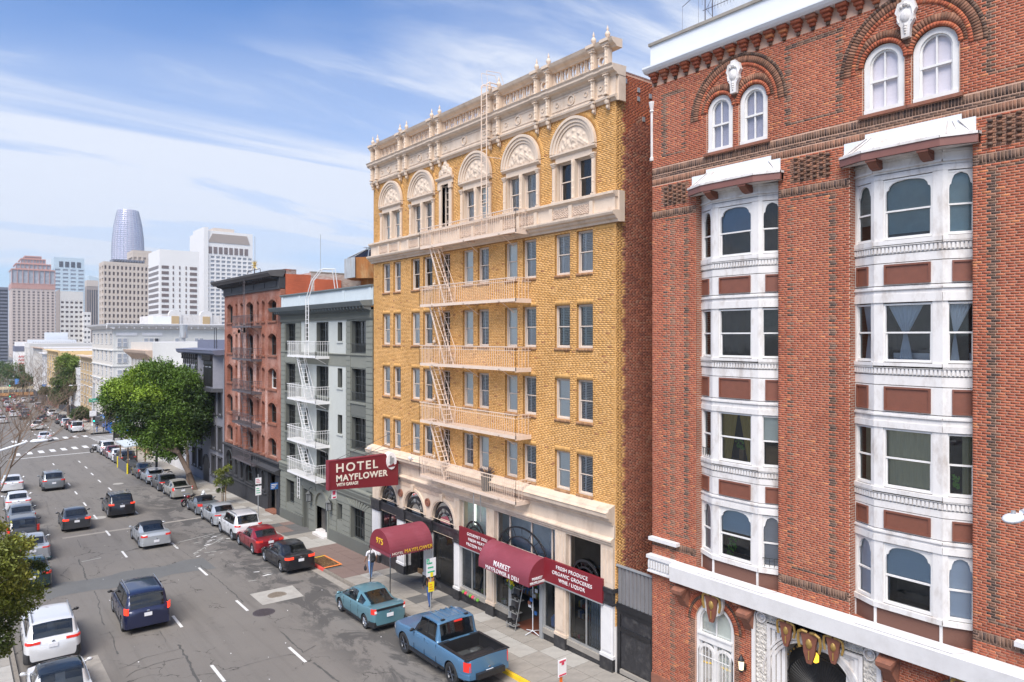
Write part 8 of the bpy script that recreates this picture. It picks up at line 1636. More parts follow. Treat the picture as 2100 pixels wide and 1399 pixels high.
put(CB, 'blue_awning', 'sign_blue', lambda s: s.prism([(21.5,-.9),(20.3,-1.4),(20.3,-1.7),(21.5,-1.7)],1,136.6,141)); put(CB, 'awning_stripe', 'letter_white', lambda s: s.box(20.26,20.3,137,140.6,-1.62,-1.45)); put(CB, 'shop_shutters', 'shutter_blue', lambda s: s.box(21.2,21.45,136.8,142,-4.2,-1.8))
RBX = tag(put(None, 'roof_shed', 'white_clean', lambda s: s.box(28.5,31.5,140,144,14.4,16.0)), 'small white shed on the roof of the cream block', 'shed')
VT = tag(put(None, 'roof_vent', 'tin', lambda s: s.lathe(24.0,100,11.7,[(.25,0),(.25,.4),(.5,.5),(.5,2.2)],10)), 'round metal vent on the roof of the pale corner house', 'vent')
# row beyond
specs = [('tan_house', 'narrow tan bay-fronted house with brown side, next after the cream block',158.6,174.5,8.4, 'tan_wall',4,4, 'terracotta'),('white_bay_house', 'white house half hidden by the tall street tree',174.6,190,5.5, 'white_paint',4,3, None),('low_house', 'beige low house behind the tall street tree',190.1,214,6.5, 'cream_wall',5,4, None),('yellow_house', 'yellow ochre apartment house with cream trim in the far row',214.2,240.5,8.6, 'yellow_wall',5,5, 'yellow_wall'),
         ('white_front_house', 'white fronted house left of the yellow one',240.7,257,7.4, 'white_paint',3,4, 'white_paint'),('grey_front_house', 'grey beige house near the far crossing',257.2,288,8.8, 'cream_wall',6,5, 'terracotta_shade'),('stone_block', 'pale stone block just past the far crossing',307,333,9.8, 'tower_pale',6,5, None),('old_block', 'dull green roofed block near the end of the row',333.2,372,4.9, 'tower_pale',6,4, None),('end_block', 'low rose coloured block at the far end of the row',372.4,410,-1, 'rose_wall',5,2, None)]
for nm, lab, a, b_, zt, m_, c_, r_, cm in specs: house(nm, lab, a, b_, zt,21.5 + max(0,(a - 214)) * .006,46, m_, c_, r_,.2, cm=cm, wd=.5, hd=.62, over=.9, gm='pane_dark', ms='rose_wall' if nm == 'tan_house' else None, roof='asph_roof', base='brown_panel' if nm in ('tan_house', 'yellow_house') else None)
tag(put(None, 'white_hall', 'white_clean', lambda s: s.box(30,49,412,432,-8,10.7)), 'wide white windowless hall above the far row', 'building'); tag(put(None, 'white_penthouse', 'white_clean', lambda s: s.box(38.5,48,436,446,4,14.4)), 'plain white rooftop block behind the white hall', 'building')
dt = MB(); [dt.box(31 + i * .95,31.25 + i * .95,411.9,412,1.6 + j * 1.3,1.9 + j * 1.3) for i in range(19) for j in range(7)]; dt.build('vent_hole', 'tower_brown', bpy.data.objects['white_hall'], kind='stuff')
BB = thing('painted_billboard', 'white billboard wall with red brush lettering at the far end of the street', 'billboard',(20,331,-9)); put(BB, 'wall', 'letter_white', lambda s: s.box(18.9,23.6,330,338,-11,6.6)); put(BB, 'blue_band', 'slate_blue', lambda s: s.box(18.85,23.65,329.9,338,6.6,8.6)); put(BB, 'top', 'letter_white', lambda s: s.box(19.4,22.8,330.2,338,8.6,10.2))
for j in range(5): put(BB, 'brush_stroke', 'red_scribble', lambda s: s.path([(20.2 + .35 * k + jit(.2),329.95,4.6 - j * 1.3 + (.35 if k % 2 else -.35)) for k in range(6)],.1,4))
# ---- towers: recessed glass core behind real piers and floor bands
def tower(name, label, t0, t1, s0, s1, zt, m, gm, nc, nr, ns=3, pier=.45, band=.45, zlow=-14, zwin=None, dep=1.2):
 T = thing(name, label, 'tower',(t0, s0, zlow)); zw = zwin or zt - (zt * .03); put(T, 'glass_core', gm, lambda q: q.box(t0 + dep, t1 - .2, s0 + dep, s1, zlow, zw)); cw = (t1 - t0) / nc; sw = (s1 - s0) / ns; fh = (zw - zlow) / nr; q = MB()
 for i in range(nc + 1): c = t0+i * cw; w2 = cw * pier / 2; q.box(max(t0, c - w2), min(t1, c + w2), s0, s0+dep * 1.1, zlow, zw)
 for i in range(1, ns + 1): c = s0+i * sw; q.box(t0, t0+dep * 1.1, c - sw * pier / 2, min(s1, c + sw * pier / 2), zlow, zw)
 for j in range(nr + 1): c = zlow + j * fh; h2 = fh * band / 2; q.box(t0 + .05, t1 - .05, s0 + .08, s0+dep, c - h2, min(zw, c + h2)); q.box(t0 + .08, t0+dep, s0 + .1, s1 - .05, c - h2, min(zw, c + h2))
 q.build('facade_grid', m, T, kind='stuff'); put(T, 'crown', m, lambda s: s.box(t0 - .01, t1 + .01, s0 - .01, s1, zw, zt)); return T
tower('office_tower', 'dark banded tower at the very left edge of the skyline',20,43.3,840,870,59.9, 'tower_grey', 'pane_dark',1,22,1,.04,.5)
Tb = tower('stepped_tower', 'tall beige tower with a stepped rose coloured crown, left in the skyline',54.8,97.1,1000,1053,68, 'tower_pink', 'pane_brown',9,24,5,.5,.5)
put(Tb, 'rose_band', 'tower_rose', lambda s: s.box(54.5,97.3,999.6,1053,68,73.5)); 
for k,(a, b_, c, d) in enumerate(((54.8,97,73.5,91),(59,93,91,98),(64,88,98,104),(68,84,104,107.5))):
 put(Tb, 'crown_tier', 'tower_rose', lambda s: ([s.box(a + (b_ - a) * i / 8 - .3, a + (b_ - a) * i / 8 + .3,999.5 + k * 3,1001 + k * 3, c, d) for i in range(9)], s.box(a - .4, b_ + .4,999.4 + k * 3,1050, d - 1.2, d), s.box(a - .3, b_ + .3,999.4 + k * 3,1050, c, c + .9))); put(Tb, 'crown_glass', 'pane_light', lambda s: s.box(a + .2, b_ - .2,1000.5 + k * 3,1049, c, d - .3))
Tc = tower('pale_blue_tower', 'pale blue tower with four dark green openings at the top',130.5,174.3,1364,1407,128, 'tower_blue', 'pane_light',4,22,3,.32,.5); put(Tc, 'top_storey', 'tower_blue', lambda s: s.box(131,173.5,1364,1406,128,141.6)); [put(Tc, 'dark_opening', 'pane_dark', lambda s: s.box(138 + i * 8.3,143.6 + i * 8.3,1363.6,1364,126,135)) for i in range(4)]
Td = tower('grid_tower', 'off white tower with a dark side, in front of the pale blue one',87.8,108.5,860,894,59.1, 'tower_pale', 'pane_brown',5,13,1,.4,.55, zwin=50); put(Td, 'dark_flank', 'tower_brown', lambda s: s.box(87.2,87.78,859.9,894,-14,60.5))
tower('small_white_tower', 'slim bluish white tower with paired windows',107.5,113.9,850,870,37.6, 'tower_white', 'pane_tower',2,9,2,.4,.6)
Tf = tower('brown_tower', 'brown tower with vertical ribs, between the pale blue and beige towers',159.9,174.7,1232,1252,88, 'tower_brown', 'pane_dark',5,1,3,.4,.05); put(Tf, 'tan_cap', 'tower_beige', lambda s: s.box(159.7,174.9,1231.5,1252,88,97)); tag(put(None, 'glass_tower', 'tower_blue', lambda s: s.prism([(176,-10),(204,-10),(204,92),(198,106),(176,112)],1,1330,1350)), 'sliver of a slanted glass tower behind the brown ribbed one', 'tower')
Tg = tower('ribbed_tower', 'broad beige tower with fine ribs and dotted windows, centre of the skyline',100.9,135.4,684,707,76, 'tower_beige', 'pane_brown',11,17,2,.5,.42); put(Tg, 'crenellation', 'tower_grey', lambda s: [s.box(108 + i * 2.1,109.3 + i * 2.1,684.1,700,76.5,78.6) for i in range(12)])
tower('slab_tower', 'taller beige slab rising behind the ribbed tower',128.5,144.3,714,740,90.5, 'tower_beige', 'tower_beige',4,3,1,.4,.2)
Th = thing('white_hotel_tower', 'white tower with brown window bands and a small centre slot, in the skyline', 'tower',(118,561,-14)); put(Th, 'wall', 'tower_white', lambda s: s.box(118.4,145.5,561,598,-14,75.7))
for j in range(16):
 z = 62 - j * 4.1; put(Th, 'window_band', 'pane_brown', lambda s: s.box(118.2,118.4,564,596, z, z + 2.2)); put(Th, 'window', 'pane_brown', lambda s: s.box(119.8,124.6,560.8,561, z - .2, z + 2.0)); put(Th, 'window', 'pane_brown', lambda s: s.box(139.0,144,560.8,561, z - .2, z + 2.0))
 for x in (127.2,131.6,136): put(Th, 'window', 'pane_brown', lambda s: s.box(x, x + .9,560.8,561, z - .2, z + 2.2))
Ti = tower('grid_slab_tower', 'broad white grid tower with a dark row of tall openings near its top',202.2,250.9,760,816,120.8, 'tower_white', 'pane_light',9,26,3,.3,.42, zwin=96)
[put(Ti, 'tall_opening', 'pane_brown', lambda s: s.box(206 + i * 5.2,209.6 + i * 5.2,759.6,760,97.5,104.5)) for i in range(8)]; put(Ti, 'slanted_louvre', 'tower_brown', lambda s: s.prism([(206,109),(248,109),(245,118),(210,118)],1,759.5,760)); put(Ti, 'roof_box', 'tower_beige', lambda s: s.box(214,235,770,800,120.8,125.5)); put(Ti, 'corner_fin', 'tower_white', lambda s: s.box(201.5,206,759,800,-14,124))
SF = thing('tapered_glass_tower', 'tall rounded tapering glass tower rising above the skyline', 'tower',(255,1430,-14)); prof = [(27,0),(27,150),(26.6,180),(25.6,205),(23.2,228),(20.2,244),(17,258)]
put(SF, 'glass_skin', 'silver_glass', lambda s: s.lathe(255,1460,-14, prof,28), smooth=True, ang=50); rb = MB()
rad = lambda z: lerp([(b_, a) for a, b_ in prof], z)
for k in range(44): z = 96+k * 3.7; r0 = rad(z) + .35; [rb.tube((255+r0*math.cos(a * .2244),1460+r0*math.sin(a * .2244), z - 14),(255+r0*math.cos((a + 1) * .2244),1460+r0*math.sin((a + 1) * .2244), z - 14),.4,3, caps=False) for a in range(28)]
for a in range(28): rb.path([(255+(rad(z) + .3)*math.cos(a * .2244),1460+(rad(z) + .3)*math.sin(a * .2244), z - 14) for z in (80,150,180,205,228,244,258)],.4,3)
rb.build('sunshade_grid', 'silver_rib', SF, kind='stuff')
TH = thing('arched_gable_block', 'pale plaster block with two arched gables behind the cream block', 'building',(49,220,-6)); put(TH, 'wall', 'white_stained', lambda s: s.box(47,63.5,220,250,-6,18.6))
for x in (50.5,59.0): put(TH, 'gable_arch', 'white_paint', lambda s: (s.prism([(x - 1.7,13),(x + 1.7,13),(x + 1.7,18.6)] + [(x + 1.7 * math.cos(math.pi * k / 10),18.6 + 1.4 * math.sin(math.pi * k / 10)) for k in range(11)],1,219.7,221))); put(TH, 'arch_window', 'tan_wall', lambda s: s.box(x - 1.0, x + 1.0,219.5,219.7,13.5,18.2)); put(TH, 'window', 'pane_tower', lambda s: s.box(x - .9, x + .9,219.4,219.6,13.6,15.2))
# ================================================================ trees
def foliage(clumps, n, size, cols, seed=1, flat=.8, lightfrac=.3):
 """leaf-sized blades gathered in clumps; each clump has its own tone: light for young growth, darkest painting shadow into the crown"""
 rg = np.random.default_rng(seed); Vs_, Cs_ = [],[]
 w_ = np.array([c[3] ** 2.2 for c in clumps]); w_ = w_ / w_.sum()
 for (cx, cy, cz, r, tone), ww in zip(clumps, w_):
  nt_ = max(3, int(n * ww / 38)); d = rg.normal(size=(nt_,3)); d /= np.linalg.norm(d, axis=1)[:, None]; d[:,2] = np.abs(d[:,2]) * .9*(rg.random(nt_) < .8)*2 - np.abs(d[:,2]) * .9; tw_ = np.array([cx, cy, cz])+d * r * rg.uniform(.62,1.04,(nt_,1))*np.array([1,1, flat])
  for t_ in tw_:
   k = 38; p = t_ + rg.normal(size=(k,3))*r * .17; ax = rg.normal(size=(k,3)); ax /= np.linalg.norm(ax, axis=1)[:, None]; up_ = rg.normal(size=(k,3)) * .8+np.array([0,0,.5]); bx = np.cross(ax, up_); bx /= np.linalg.norm(bx, axis=1)[:, None]+1e-9; s_ = size * rg.uniform(.6,1.3,(k,1))
   Vs_.append(np.stack([p - ax * s_, p + bx * s_ * .45, p + ax * s_, p - bx * s_ * .45],1).reshape(-1,3)); b_ = np.array(cols[tone])*rg.uniform(.72,1.3) ; Cs_.append(np.clip(b_ * rg.uniform(.8,1.2,(k,1)),0,1))
 V = np.concatenate(Vs_); C = np.concatenate(Cs_); return V, np.arange(len(V)).reshape(-1,4), C
def tree(name, label, base, clumps, n, size, cols, limbs, seed=1, group=None):
 T = thing(name, label, 'tree', base, group); V, Fa, C = foliage(clumps, n, size, cols, seed); link('crown', bulk('crown', V, Fa, 'leaves', T, C), T); T.children[0]['kind'] = 'stuff'
 q = MB(); [q.path(p, r0,7,0, r1) for p, r0, r1 in limbs]; q.build('trunk', 'bark', T, smooth=True); return T
GC = [(.04,.075,.014),(.085,.15,.018),(.21,.31,.03)]  # darkest green paints shadow between the leaf clumps, lightest is young growth
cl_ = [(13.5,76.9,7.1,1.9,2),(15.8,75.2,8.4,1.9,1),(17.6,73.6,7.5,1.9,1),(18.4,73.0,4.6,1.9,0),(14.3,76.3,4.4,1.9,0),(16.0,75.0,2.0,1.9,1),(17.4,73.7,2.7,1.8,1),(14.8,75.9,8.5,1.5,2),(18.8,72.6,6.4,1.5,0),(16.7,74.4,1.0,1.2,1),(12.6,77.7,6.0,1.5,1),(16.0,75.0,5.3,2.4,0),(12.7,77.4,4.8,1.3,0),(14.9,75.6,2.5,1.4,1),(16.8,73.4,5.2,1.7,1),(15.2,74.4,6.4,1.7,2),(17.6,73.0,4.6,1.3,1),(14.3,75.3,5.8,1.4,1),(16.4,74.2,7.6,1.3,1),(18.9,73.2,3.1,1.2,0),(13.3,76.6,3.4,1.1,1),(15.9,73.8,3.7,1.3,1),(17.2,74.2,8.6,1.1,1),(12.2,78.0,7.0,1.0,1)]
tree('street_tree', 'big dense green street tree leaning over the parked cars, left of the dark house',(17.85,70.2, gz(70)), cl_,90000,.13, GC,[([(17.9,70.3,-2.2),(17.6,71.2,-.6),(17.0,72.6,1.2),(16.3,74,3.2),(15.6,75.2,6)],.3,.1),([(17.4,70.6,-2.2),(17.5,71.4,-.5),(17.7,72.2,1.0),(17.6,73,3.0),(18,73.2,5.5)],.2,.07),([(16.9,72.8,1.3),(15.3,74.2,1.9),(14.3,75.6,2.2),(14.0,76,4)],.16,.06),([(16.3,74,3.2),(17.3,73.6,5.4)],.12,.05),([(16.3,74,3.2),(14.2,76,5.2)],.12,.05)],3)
G2_ = [(.08,.105,.02),(.15,.17,.025),(.24,.235,.035)]
cn = [(.2,22.6,5.2,1.1,1),(.5,22.9,4.3,1.0,2),(.9,23.4,3.3,.9,1),(-.1,22.8,3.6,1.1,1),(.3,23,2.4,.8,0),(-.6,22.8,4.8,1.1,1),(1.25,24.2,4.0,.55,0),(.9,23.8,5.0,.7,2),(.5,23.5,1.6,.5,1),(-.4,23,2.2,.9,0),(1.1,24.0,2.6,.5,1),(.2,23.2,6.0,.7,2),(-.4,23.0,6.3,.6,1)]
tree('bushy_tree', 'near green tree with fine leaves at the lower left edge of the photo',(-1.6,22.6, gz(22)),[(a + .45, b_ + .2,3.9 + (c - 1.6) * .74, d * .72, e) for a, b_, c, d, e in cn],30000,.055, G2_,[([(-1.8,22.4,-.7),(-1.5,22.6,2.0),(-.4,22.8,4),(.9,22.9,6.4)],.16,.03),([(-1.5,22.6,2),(.2,23,4.4),(1.4,23.4,5.2)],.07,.02)],5)
GD = [(.06,.10,.025),(.09,.14,.03),(.14,.2,.03)]
tree('tall_street_tree', 'tall slim street tree with two clumps in front of the far houses',(20.0,186, gz(186)),[(20.3,185,6.6,2.1,2),(20.5,184,4.2,2.3,1),(20.9,183,2.4,1.9,1),(19.4,186,2.0,2.0,1),(19.2,186,-.6,2.0,0),(18.9,187,-1.6,1.7,0),(21.6,182,1.2,1.5,0),(20.2,184,5.6,1.8,2)],26000,.22, GD,[([(20.4,184.5,-5.3),(20.3,184.5,-1.5),(20.4,184.5,5)],.3,.1)],7)
FTG = 'far trees along the right pavement'
for k,(x, y, z, r, lab) in enumerate(((19.0,290,-2.6,2.7, 'dark round tree right of the tram'),(19.5,330,-2.0,5.2, 'broad dark tree mass above the tram'),(16.5,372,-2.5,5, 'dark tree at the far end of the street, left of the broad one'),(19.4,222,-2.0,1.2, 'small dark tree beside the yellow house'),(20.0,162,-2.9,1.3, 'small dark green tree by the tan house door'))):
 tree('far_tree', lab,(x, y, gz(y)),[(x, y, z, r,0),(x - r * .6, y, z - r * .3, r * .7,0),(x + r * .6, y, z - r * .2, r * .7,1),(x, y, z + r * .35, r * .6,1)],5000,.3, GD,[([(x, y, gz(y)),(x, y, z)],.2,.1)],20 + k, FTG)
YT = tree('young_tree', 'young staked tree with sparse leaves on the pavement by the black ground floor',(17.9,61.6, gz(61.6)),[(17.8,61.4,.9,.55,1),(18.1,61.2,.2,.5,0),(17.6,62.0,.1,.45,1),(18.2,61.5,1.3,.35,1),(17.8,61.9,-.7,.4,0)],2200,.08, G2_,[([(17.9,61.6, gz(61)),(17.95,61.5,.9)],.04,.02)],31)
for y in (61.1,62.1): put(YT, 'stake', 'wood', lambda s: s.tube((17.95, y, gz(61) - .05),(17.95, y,.2),.035,5))
tree('corner_sapling', 'sparse young tree beside the kerbside shelter near the crossing',(18.6,104.5, gz(104)),[(18.6,104.5,-.2,.8,0),(18.5,104.7,-1.2,.6,1)],700,.12, G2_,[([(18.6,104.5, gz(104)),(18.6,104.5,-.2)],.05,.02)],33)
BT = thing('bare_tree', 'leafless tree with a haze of fine brown twigs at the left edge', 'tree',(-.3,50, gz(50))); q = MB(); rg_ = random.Random(12)
def branch(p, d, l_, r, dep):
 if dep == 0 or r < .003: return
 n_ = 3; pts = [p]
 for i in range(n_): d = (d + Vector((rg_.uniform(-.22,.22), rg_.uniform(-.22,.22), rg_.uniform(-.08,.16)))).normalized(); pts.append(pts[-1]+d * l_ / n_)
 q.path([tuple(v) for v in pts], r,5 if r > .05 else 3,0, r * .62)
 for k in range(rg_.choice((3,4,4)) if dep > 1 else 4): a = rg_.uniform(0,6.28); nd_ = (d + Vector((math.cos(a), math.sin(a), rg_.uniform(-.25,.5)))*rg_.uniform(.5,.95)).normalized(); branch(pts[rg_.choice((2,3,3))], nd_, l_ * rg_.uniform(.62,.82), r * .55, dep - 1)
for a in (0.2,1.4,2.7,3.9,5.2): branch(Vector((1.0,50,1.6)), Vector((math.cos(a) * .8, math.sin(a) * .8,.95)).normalized(),3.6,.07,6)
q.build('twigs', 'twig_brown', BT, kind='stuff'); put(BT, 'trunk', 'bark', lambda s: s.path([(.2,50, gz(50) - .1),(.45,50,-.2),(1.0,50,1.7)],.15,8,0,.09))
# ================================================================ street furniture
def sign_pole(label, x, y, plates, h, tilt=0):
 T = thing('parking_sign', label, 'sign',(x, y, gz(y))); put(T, 'post', 'steel_grey', lambda s: s.tube((x, y, gz(y)),(x + tilt, y, gz(y) + h),.03,6))
 for (z0, z1, w_, m_, deco) in plates:
  put(T, 'plate', m_, lambda s: s.box(x - w_ / 2, x + w_ / 2, y - .05, y - .035, z0, z1))
  if deco:
   for k in range(3): put(T, 'print', deco, lambda s: s.box(x - w_ * .38, x + w_ * (.1 + .12 * k), y - .056, y - .05, z1 - (z1 - z0) * (.3 + .24 * k), z1 - (z1 - z0) * (.22 + .24 * k)))
 return T
S1 = sign_pole('green and white parking sign with a yellow plate on a pole beside the pickup',17.15,27.6,[(1.42,2.24,.5, 'letter_white', 'sign_green'),(.72,1.16,.3, 'sign_yellow', 'orange_plastic')],3.0)
put(S1, 'green_corner', 'sign_green', lambda s: s.box(16.9,17.05,27.54,27.548,2.02,2.24)); text('lettering', '2',.17, 'letter_white', S1,(16.93,27.53,2.06),(1,0,0),(0,0,1)); put(S1, 'sticker', 'sign_yellow', lambda s: s.box(17.1,17.24,27.54,27.548,1.4,1.6))
sign_pole('red and green parking signs on a pole by the black ground floor',17.3,51.2,[(1.75,2.2,.42, 'letter_white', 'sign_red'),(.95,1.6,.42, 'letter_white', 'sign_green')],3.9)
S3 = thing('temporary_sign', 'small white paper sign with pink print on an orange post', 'sign',(17.25,18.9, gz(19))); put(S3, 'post', 'orange_plastic', lambda s: s.box(17.2,17.3,18.88,18.93, gz(19),.2)); put(S3, 'paper', 'letter_white', lambda s: s.box(17.06,17.44,18.82,18.86,.12,.72)); put(S3, 'print', 'sign_red', lambda s: (s.box(17.1,17.4,18.81,18.82,.63,.69), s.box(17.2,17.32,18.81,18.82,.53,.62), s.box(17.08,17.42,18.81,18.82,.15,.2)))
WSG = thing('clinic_sign', 'small blue and white board hanging at the corner of the black ground floor', 'sign',(19.3,54.4,.6)); put(WSG, 'board', 'sign_blue', lambda s: s.box(19.35,19.92,54.4,54.45,.5,1.0)); [put(WSG, 'print', 'letter_white', lambda s: s.box(19.4,19.85 - .1 * k,54.38,54.4,.86 - .13 * k,.91 - .13 * k)) for k in range(3)]
HY = thing('fire_hydrant', 'white fire hydrant near the red motorcycle', 'hydrant',(17.1,64.5, gz(64))); put(HY, 'barrel', 'white_clean', lambda s: (s.lathe(17.1,64.5, gz(64) - .02,[(.16,0),(.16,.06),(.1,.1),(.11,.6),(.15,.62),(.15,.68),(.12,.78),(.04,.84),(.04,.9)],12), s.tube((16.9,64.5, gz(64) + .5),(17.3,64.5, gz(64) + .5),.07,8)))
def motorbike(label, x, y, ang, m_):
 T = thing('motorcycle', label, 'motorcycle',(0,0,0))
 for yy in (-.62,.7): q = MB().arc_band(-.05,.05, yy,.3,.21,.3,0,360,20); w0 = q.build('wheel', 'tyre', T); put(T, 'spokes', 'chrome', lambda s: [s.tube((0, yy,.3),(0, yy + .22 * math.cos(a * .785),.3 + .22 * math.sin(a * .785)),.008,3) for a in range(8)])
 put(T, 'frame', 'car_trim', lambda s: (s.tube((0,-.62,.3),(0,-.1,.35),.03), s.box(-.12,.12,-.15,.3,.22,.55), s.tube((.08,.7,.3),(.08,.45,.95),.025), s.tube((-.08,.7,.3),(-.08,.45,.95),.025), s.tube((0,.45,.8),(0,-.3,.6),.03))); put(T, 'tank', m_, lambda s: s.ball((0,.15,.72),.25,10, sq=(.6,1,.55)), smooth=True); put(T, 'mudguard', m_, lambda s: s.arc_band(-.06,.06,.7,.3,.32,.34,30,160,8)); put(T, 'saddle', 'black_paint', lambda s: s.ball((0,-.35,.72),.32,10, sq=(.5,1,.3)), smooth=True); put(T, 'handlebar', 'chrome', lambda s: (s.tube((-.35,.35,1.02),(.35,.35,1.02),.018), s.ball((0,.52,.88),.1,8), s.tube((.12,-.2,.25),(.12,-.9,.32),.04)))
 T.location = (x, y, gz(y)+RD); T.rotation_euler = (0, R(6), ang); return T
motorbike('dark red motorcycle parked nose out between the cars',15.9,64.0, R(125), 'paint_red'); motorbike('black motorcycle parked at the head of the row by the crosswalk',15.4,109.6, R(120), 'paint_black'); mb2 = motorbike('dark scooter standing on the pavement under the big tree',17.3,80.2, R(60), 'paint_navy'); mb2.location.z += .13
# kerbside dining shelter
PS = thing('kerbside_shelter', 'kerbside dining shelter with a pale flat roof and dark panel fence', 'shelter',(16,88, gz(88))); py0, py1, px0, px1 = 86.2,91.8,15.0,17.0
[put(PS, 'post', 'wood', lambda s: s.box(x, x + .12, y, y + .12, gz(90),.35)) for x in (px0 + .1, px1 - .2) for y in (py0 + .5, py1 - .6)]; put(PS, 'roof', 'pale_roof', lambda s: s.add([(px0 - .2, py0 + .1,.25),(px1 + .5, py0 + .1,.45),(px1 + .5, py1,.45),(px0 - .2, py1,.25),(px0 - .2, py0 + .1,.37),(px1 + .5, py0 + .1,.57),(px1 + .5, py1,.57),(px0 - .2, py1,.37)],[(0,3,2,1),(4,5,6,7),(0,1,5,4),(1,2,6,5),(2,3,7,6),(3,0,4,7)]))
for k in range(6): put(PS, 'fence_panel', 'fence_grey', lambda s: s.box(px0, px0 + .08, py0 + .93 * k, py0 + .93 * k + .89, gz(91) - .1, gz(88) + .95))
for k in range(2): put(PS, 'fence_panel', 'fence_grey', lambda s: s.box(px0 + .1 + k * .95, px0 + 1.0 + k * .95, py0, py0 + .08, gz(91) - .1, gz(88) + .95))
put(PS, 'counter', 'frame_dark', lambda s: s.box(px0 + .5, px1 - .5, py0 + 1.2, py1 - 1, gz(91), gz(88) + .7)); [put(PS, 'reflector_post', 'sign_yellow', lambda s: s.box(px0 - .08, px0 + .04, y, y + .12, gz(91) - .1, gz(88) + 1.05)) for y in (py0 - .15, py1 - .05)]
PL = tag(put(None, 'dark_post', 'black_paint', lambda s: s.tube((17.0,81.9, gz(82)),(17.0,81.9, gz(82) + 2.6),.13,8)), 'dark stubby post on the kerb by the shelter', 'post')
# signals and street name
def signal(T, x, y, z, m_='lamp_green'): put(T, 'signal_head', 'black_paint', lambda s: s.box(x - .2, x + .2, y - .15, y + .15, z, z + 1.0)); put(T, 'signal_lamp', m_, lambda s: s.lathe(0,0,0,[(0,0)],3) if False else s.prism([(x + .13 * math.cos(a * .628), z + .2 + .13 * math.sin(a * .628)) for a in range(10)],1, y - .2, y - .15))
SL = thing('signal_pole', 'signal pole with a green street name board at the far corner', 'traffic light',(18.75,136.6, gz(137))); put(SL, 'pole', 'steel_grey', lambda s: s.tube((18.75,136.6, gz(137)),(18.75,136.6,4.6),.09,8)); put(SL, 'lamp_arm', 'steel_grey', lambda s: s.path([(18.75,136.6,4.5),(18.3,136.6,5.0),(16.4,136.6,5.3)],.05,5)); signal(SL,18.7,136.3,-2.0)
put(SL, 'name_board', 'street_green', lambda s: s.box(18.0,20.0,136.4,136.46,1.35,1.95)); text('lettering', 'Taylor',.5, 'letter_white', SL,(18.15,136.38,1.47),(1,0,0),(0,0,1), fit=1.6); put(SL, 'sign_plate', 'letter_white', lambda s: s.box(18.1,19.1,136.4,136.45,-1.0,-.1)); put(SL, 'arm', 'steel_grey', lambda s: s.box(18.1,20,136.5,136.56,-1.2,-1.05))
S2 = thing('signal_pole', 'black signal pole at the near corner of the crossing', 'traffic light',(17.9,112.5, gz(112))); put(S2, 'pole', 'black_paint', lambda s: s.tube((17.9,112.6, gz(112)),(17.9,112.6,-.4),.1,8)); put(S2, 'signal_head', 'black_paint', lambda s: (s.box(17.7,18.1,112.3,112.9,-.7,.3), s.box(18.0,18.5,112.3,112.8,-1.9,-.9)))
S5 = thing('mast_arm_signal', 'mast arm with green signal and blue plate over the far crossing', 'traffic light',(20,292, gz(292))); put(S5, 'mast', 'steel_grey', lambda s: s.path([(20.6,288, gz(288)),(20.6,288,-3.2),(15.2,288,-2.0)],.12,6)); signal(S5,15.2,287.8,-4.2); put(S5, 'blue_plate', 'blue_plastic', lambda s: s.box(16.6,17.8,287.8,287.9,-3.6,-1.8))
S4 = thing('signal_pole', 'low signal head with a green lamp in the middle distance on the left', 'traffic light',(7.3,134, gz(134))); put(S4, 'pole', 'black_paint', lambda s: s.tube((9.3,170, gz(170)),(9.3,170, gz(170) + .4),.06,6)) if False else None; put(S4, 'pole', 'steel_grey', lambda s: s.tube((12.3,232, gz(232)),(12.3,232,-3.4),.1,6)); signal(S4,12.3,231.8,-3.9); S4.location.z += 0
for k,(x, y, z, m_, lab) in enumerate(((20.4,236,-2.2, 'blue_plastic', 'pale blue banner on a lamp post by the yellow house'),(21.0,232,-2.2, 'letter_white', 'white banner beside the pale blue one'),(20.9,172,-4.0, 'blue_plastic', 'blue kiosk poster by the tan house'))): tag(put(None, 'banner', m_, lambda s: s.box(x - .6, x + .6, y, y + .1, z - 1.2, z + 1.2)), lab, 'banner')
def street_lamp(label, pts, head, ang=0):
 T = thing('street_lamp', label, 'street lamp',(pts[0][0], pts[0][1], gz(pts[0][1]))); put(T, 'pole', 'lamp_paint', lambda s: s.path(pts,.07,8,0,.045), smooth=True); hx, hy, hz_ = head
 put(T, 'lamp_head', 'lamp_paint', lambda s: (s.ball((hx, hy, hz_),.3,12, sq=(1.25,.55,.28)),), smooth=True); put(T, 'lens', 'steel_grey', lambda s: s.ball((hx, hy, hz_ - .05),.22,10, sq=(1.2,.55,.2))); put(T, 'photocell', 'steel_grey', lambda s: s.tube((hx, hy, hz_ + .06),(hx, hy, hz_ + .14),.04,8)); return T
street_lamp('white street lamp arm reaching in at the lower right edge',[(17.3,4.2, gz(4)),(17.3,4.2,8.4),(17.0,4.28,8.9),(16.5,4.4,9.08),(15.9,4.5,9.03)],(15.62,4.55,8.95))
street_lamp('grey street lamp arm over the left lane beside the bare tree',[(.3,38.4, gz(38)),(.3,38.4,6.6),(1.2,38.3,7.2),(2.6,38.1,7.65)],(3.1,38.0,7.68))
street_lamp('slim lamp standing by the tan house across the side street',[(20.6,152, gz(152)),(20.6,152,2.8),(19.4,152,3.3),(17.6,152,3.4)],(17.2,152,3.35))
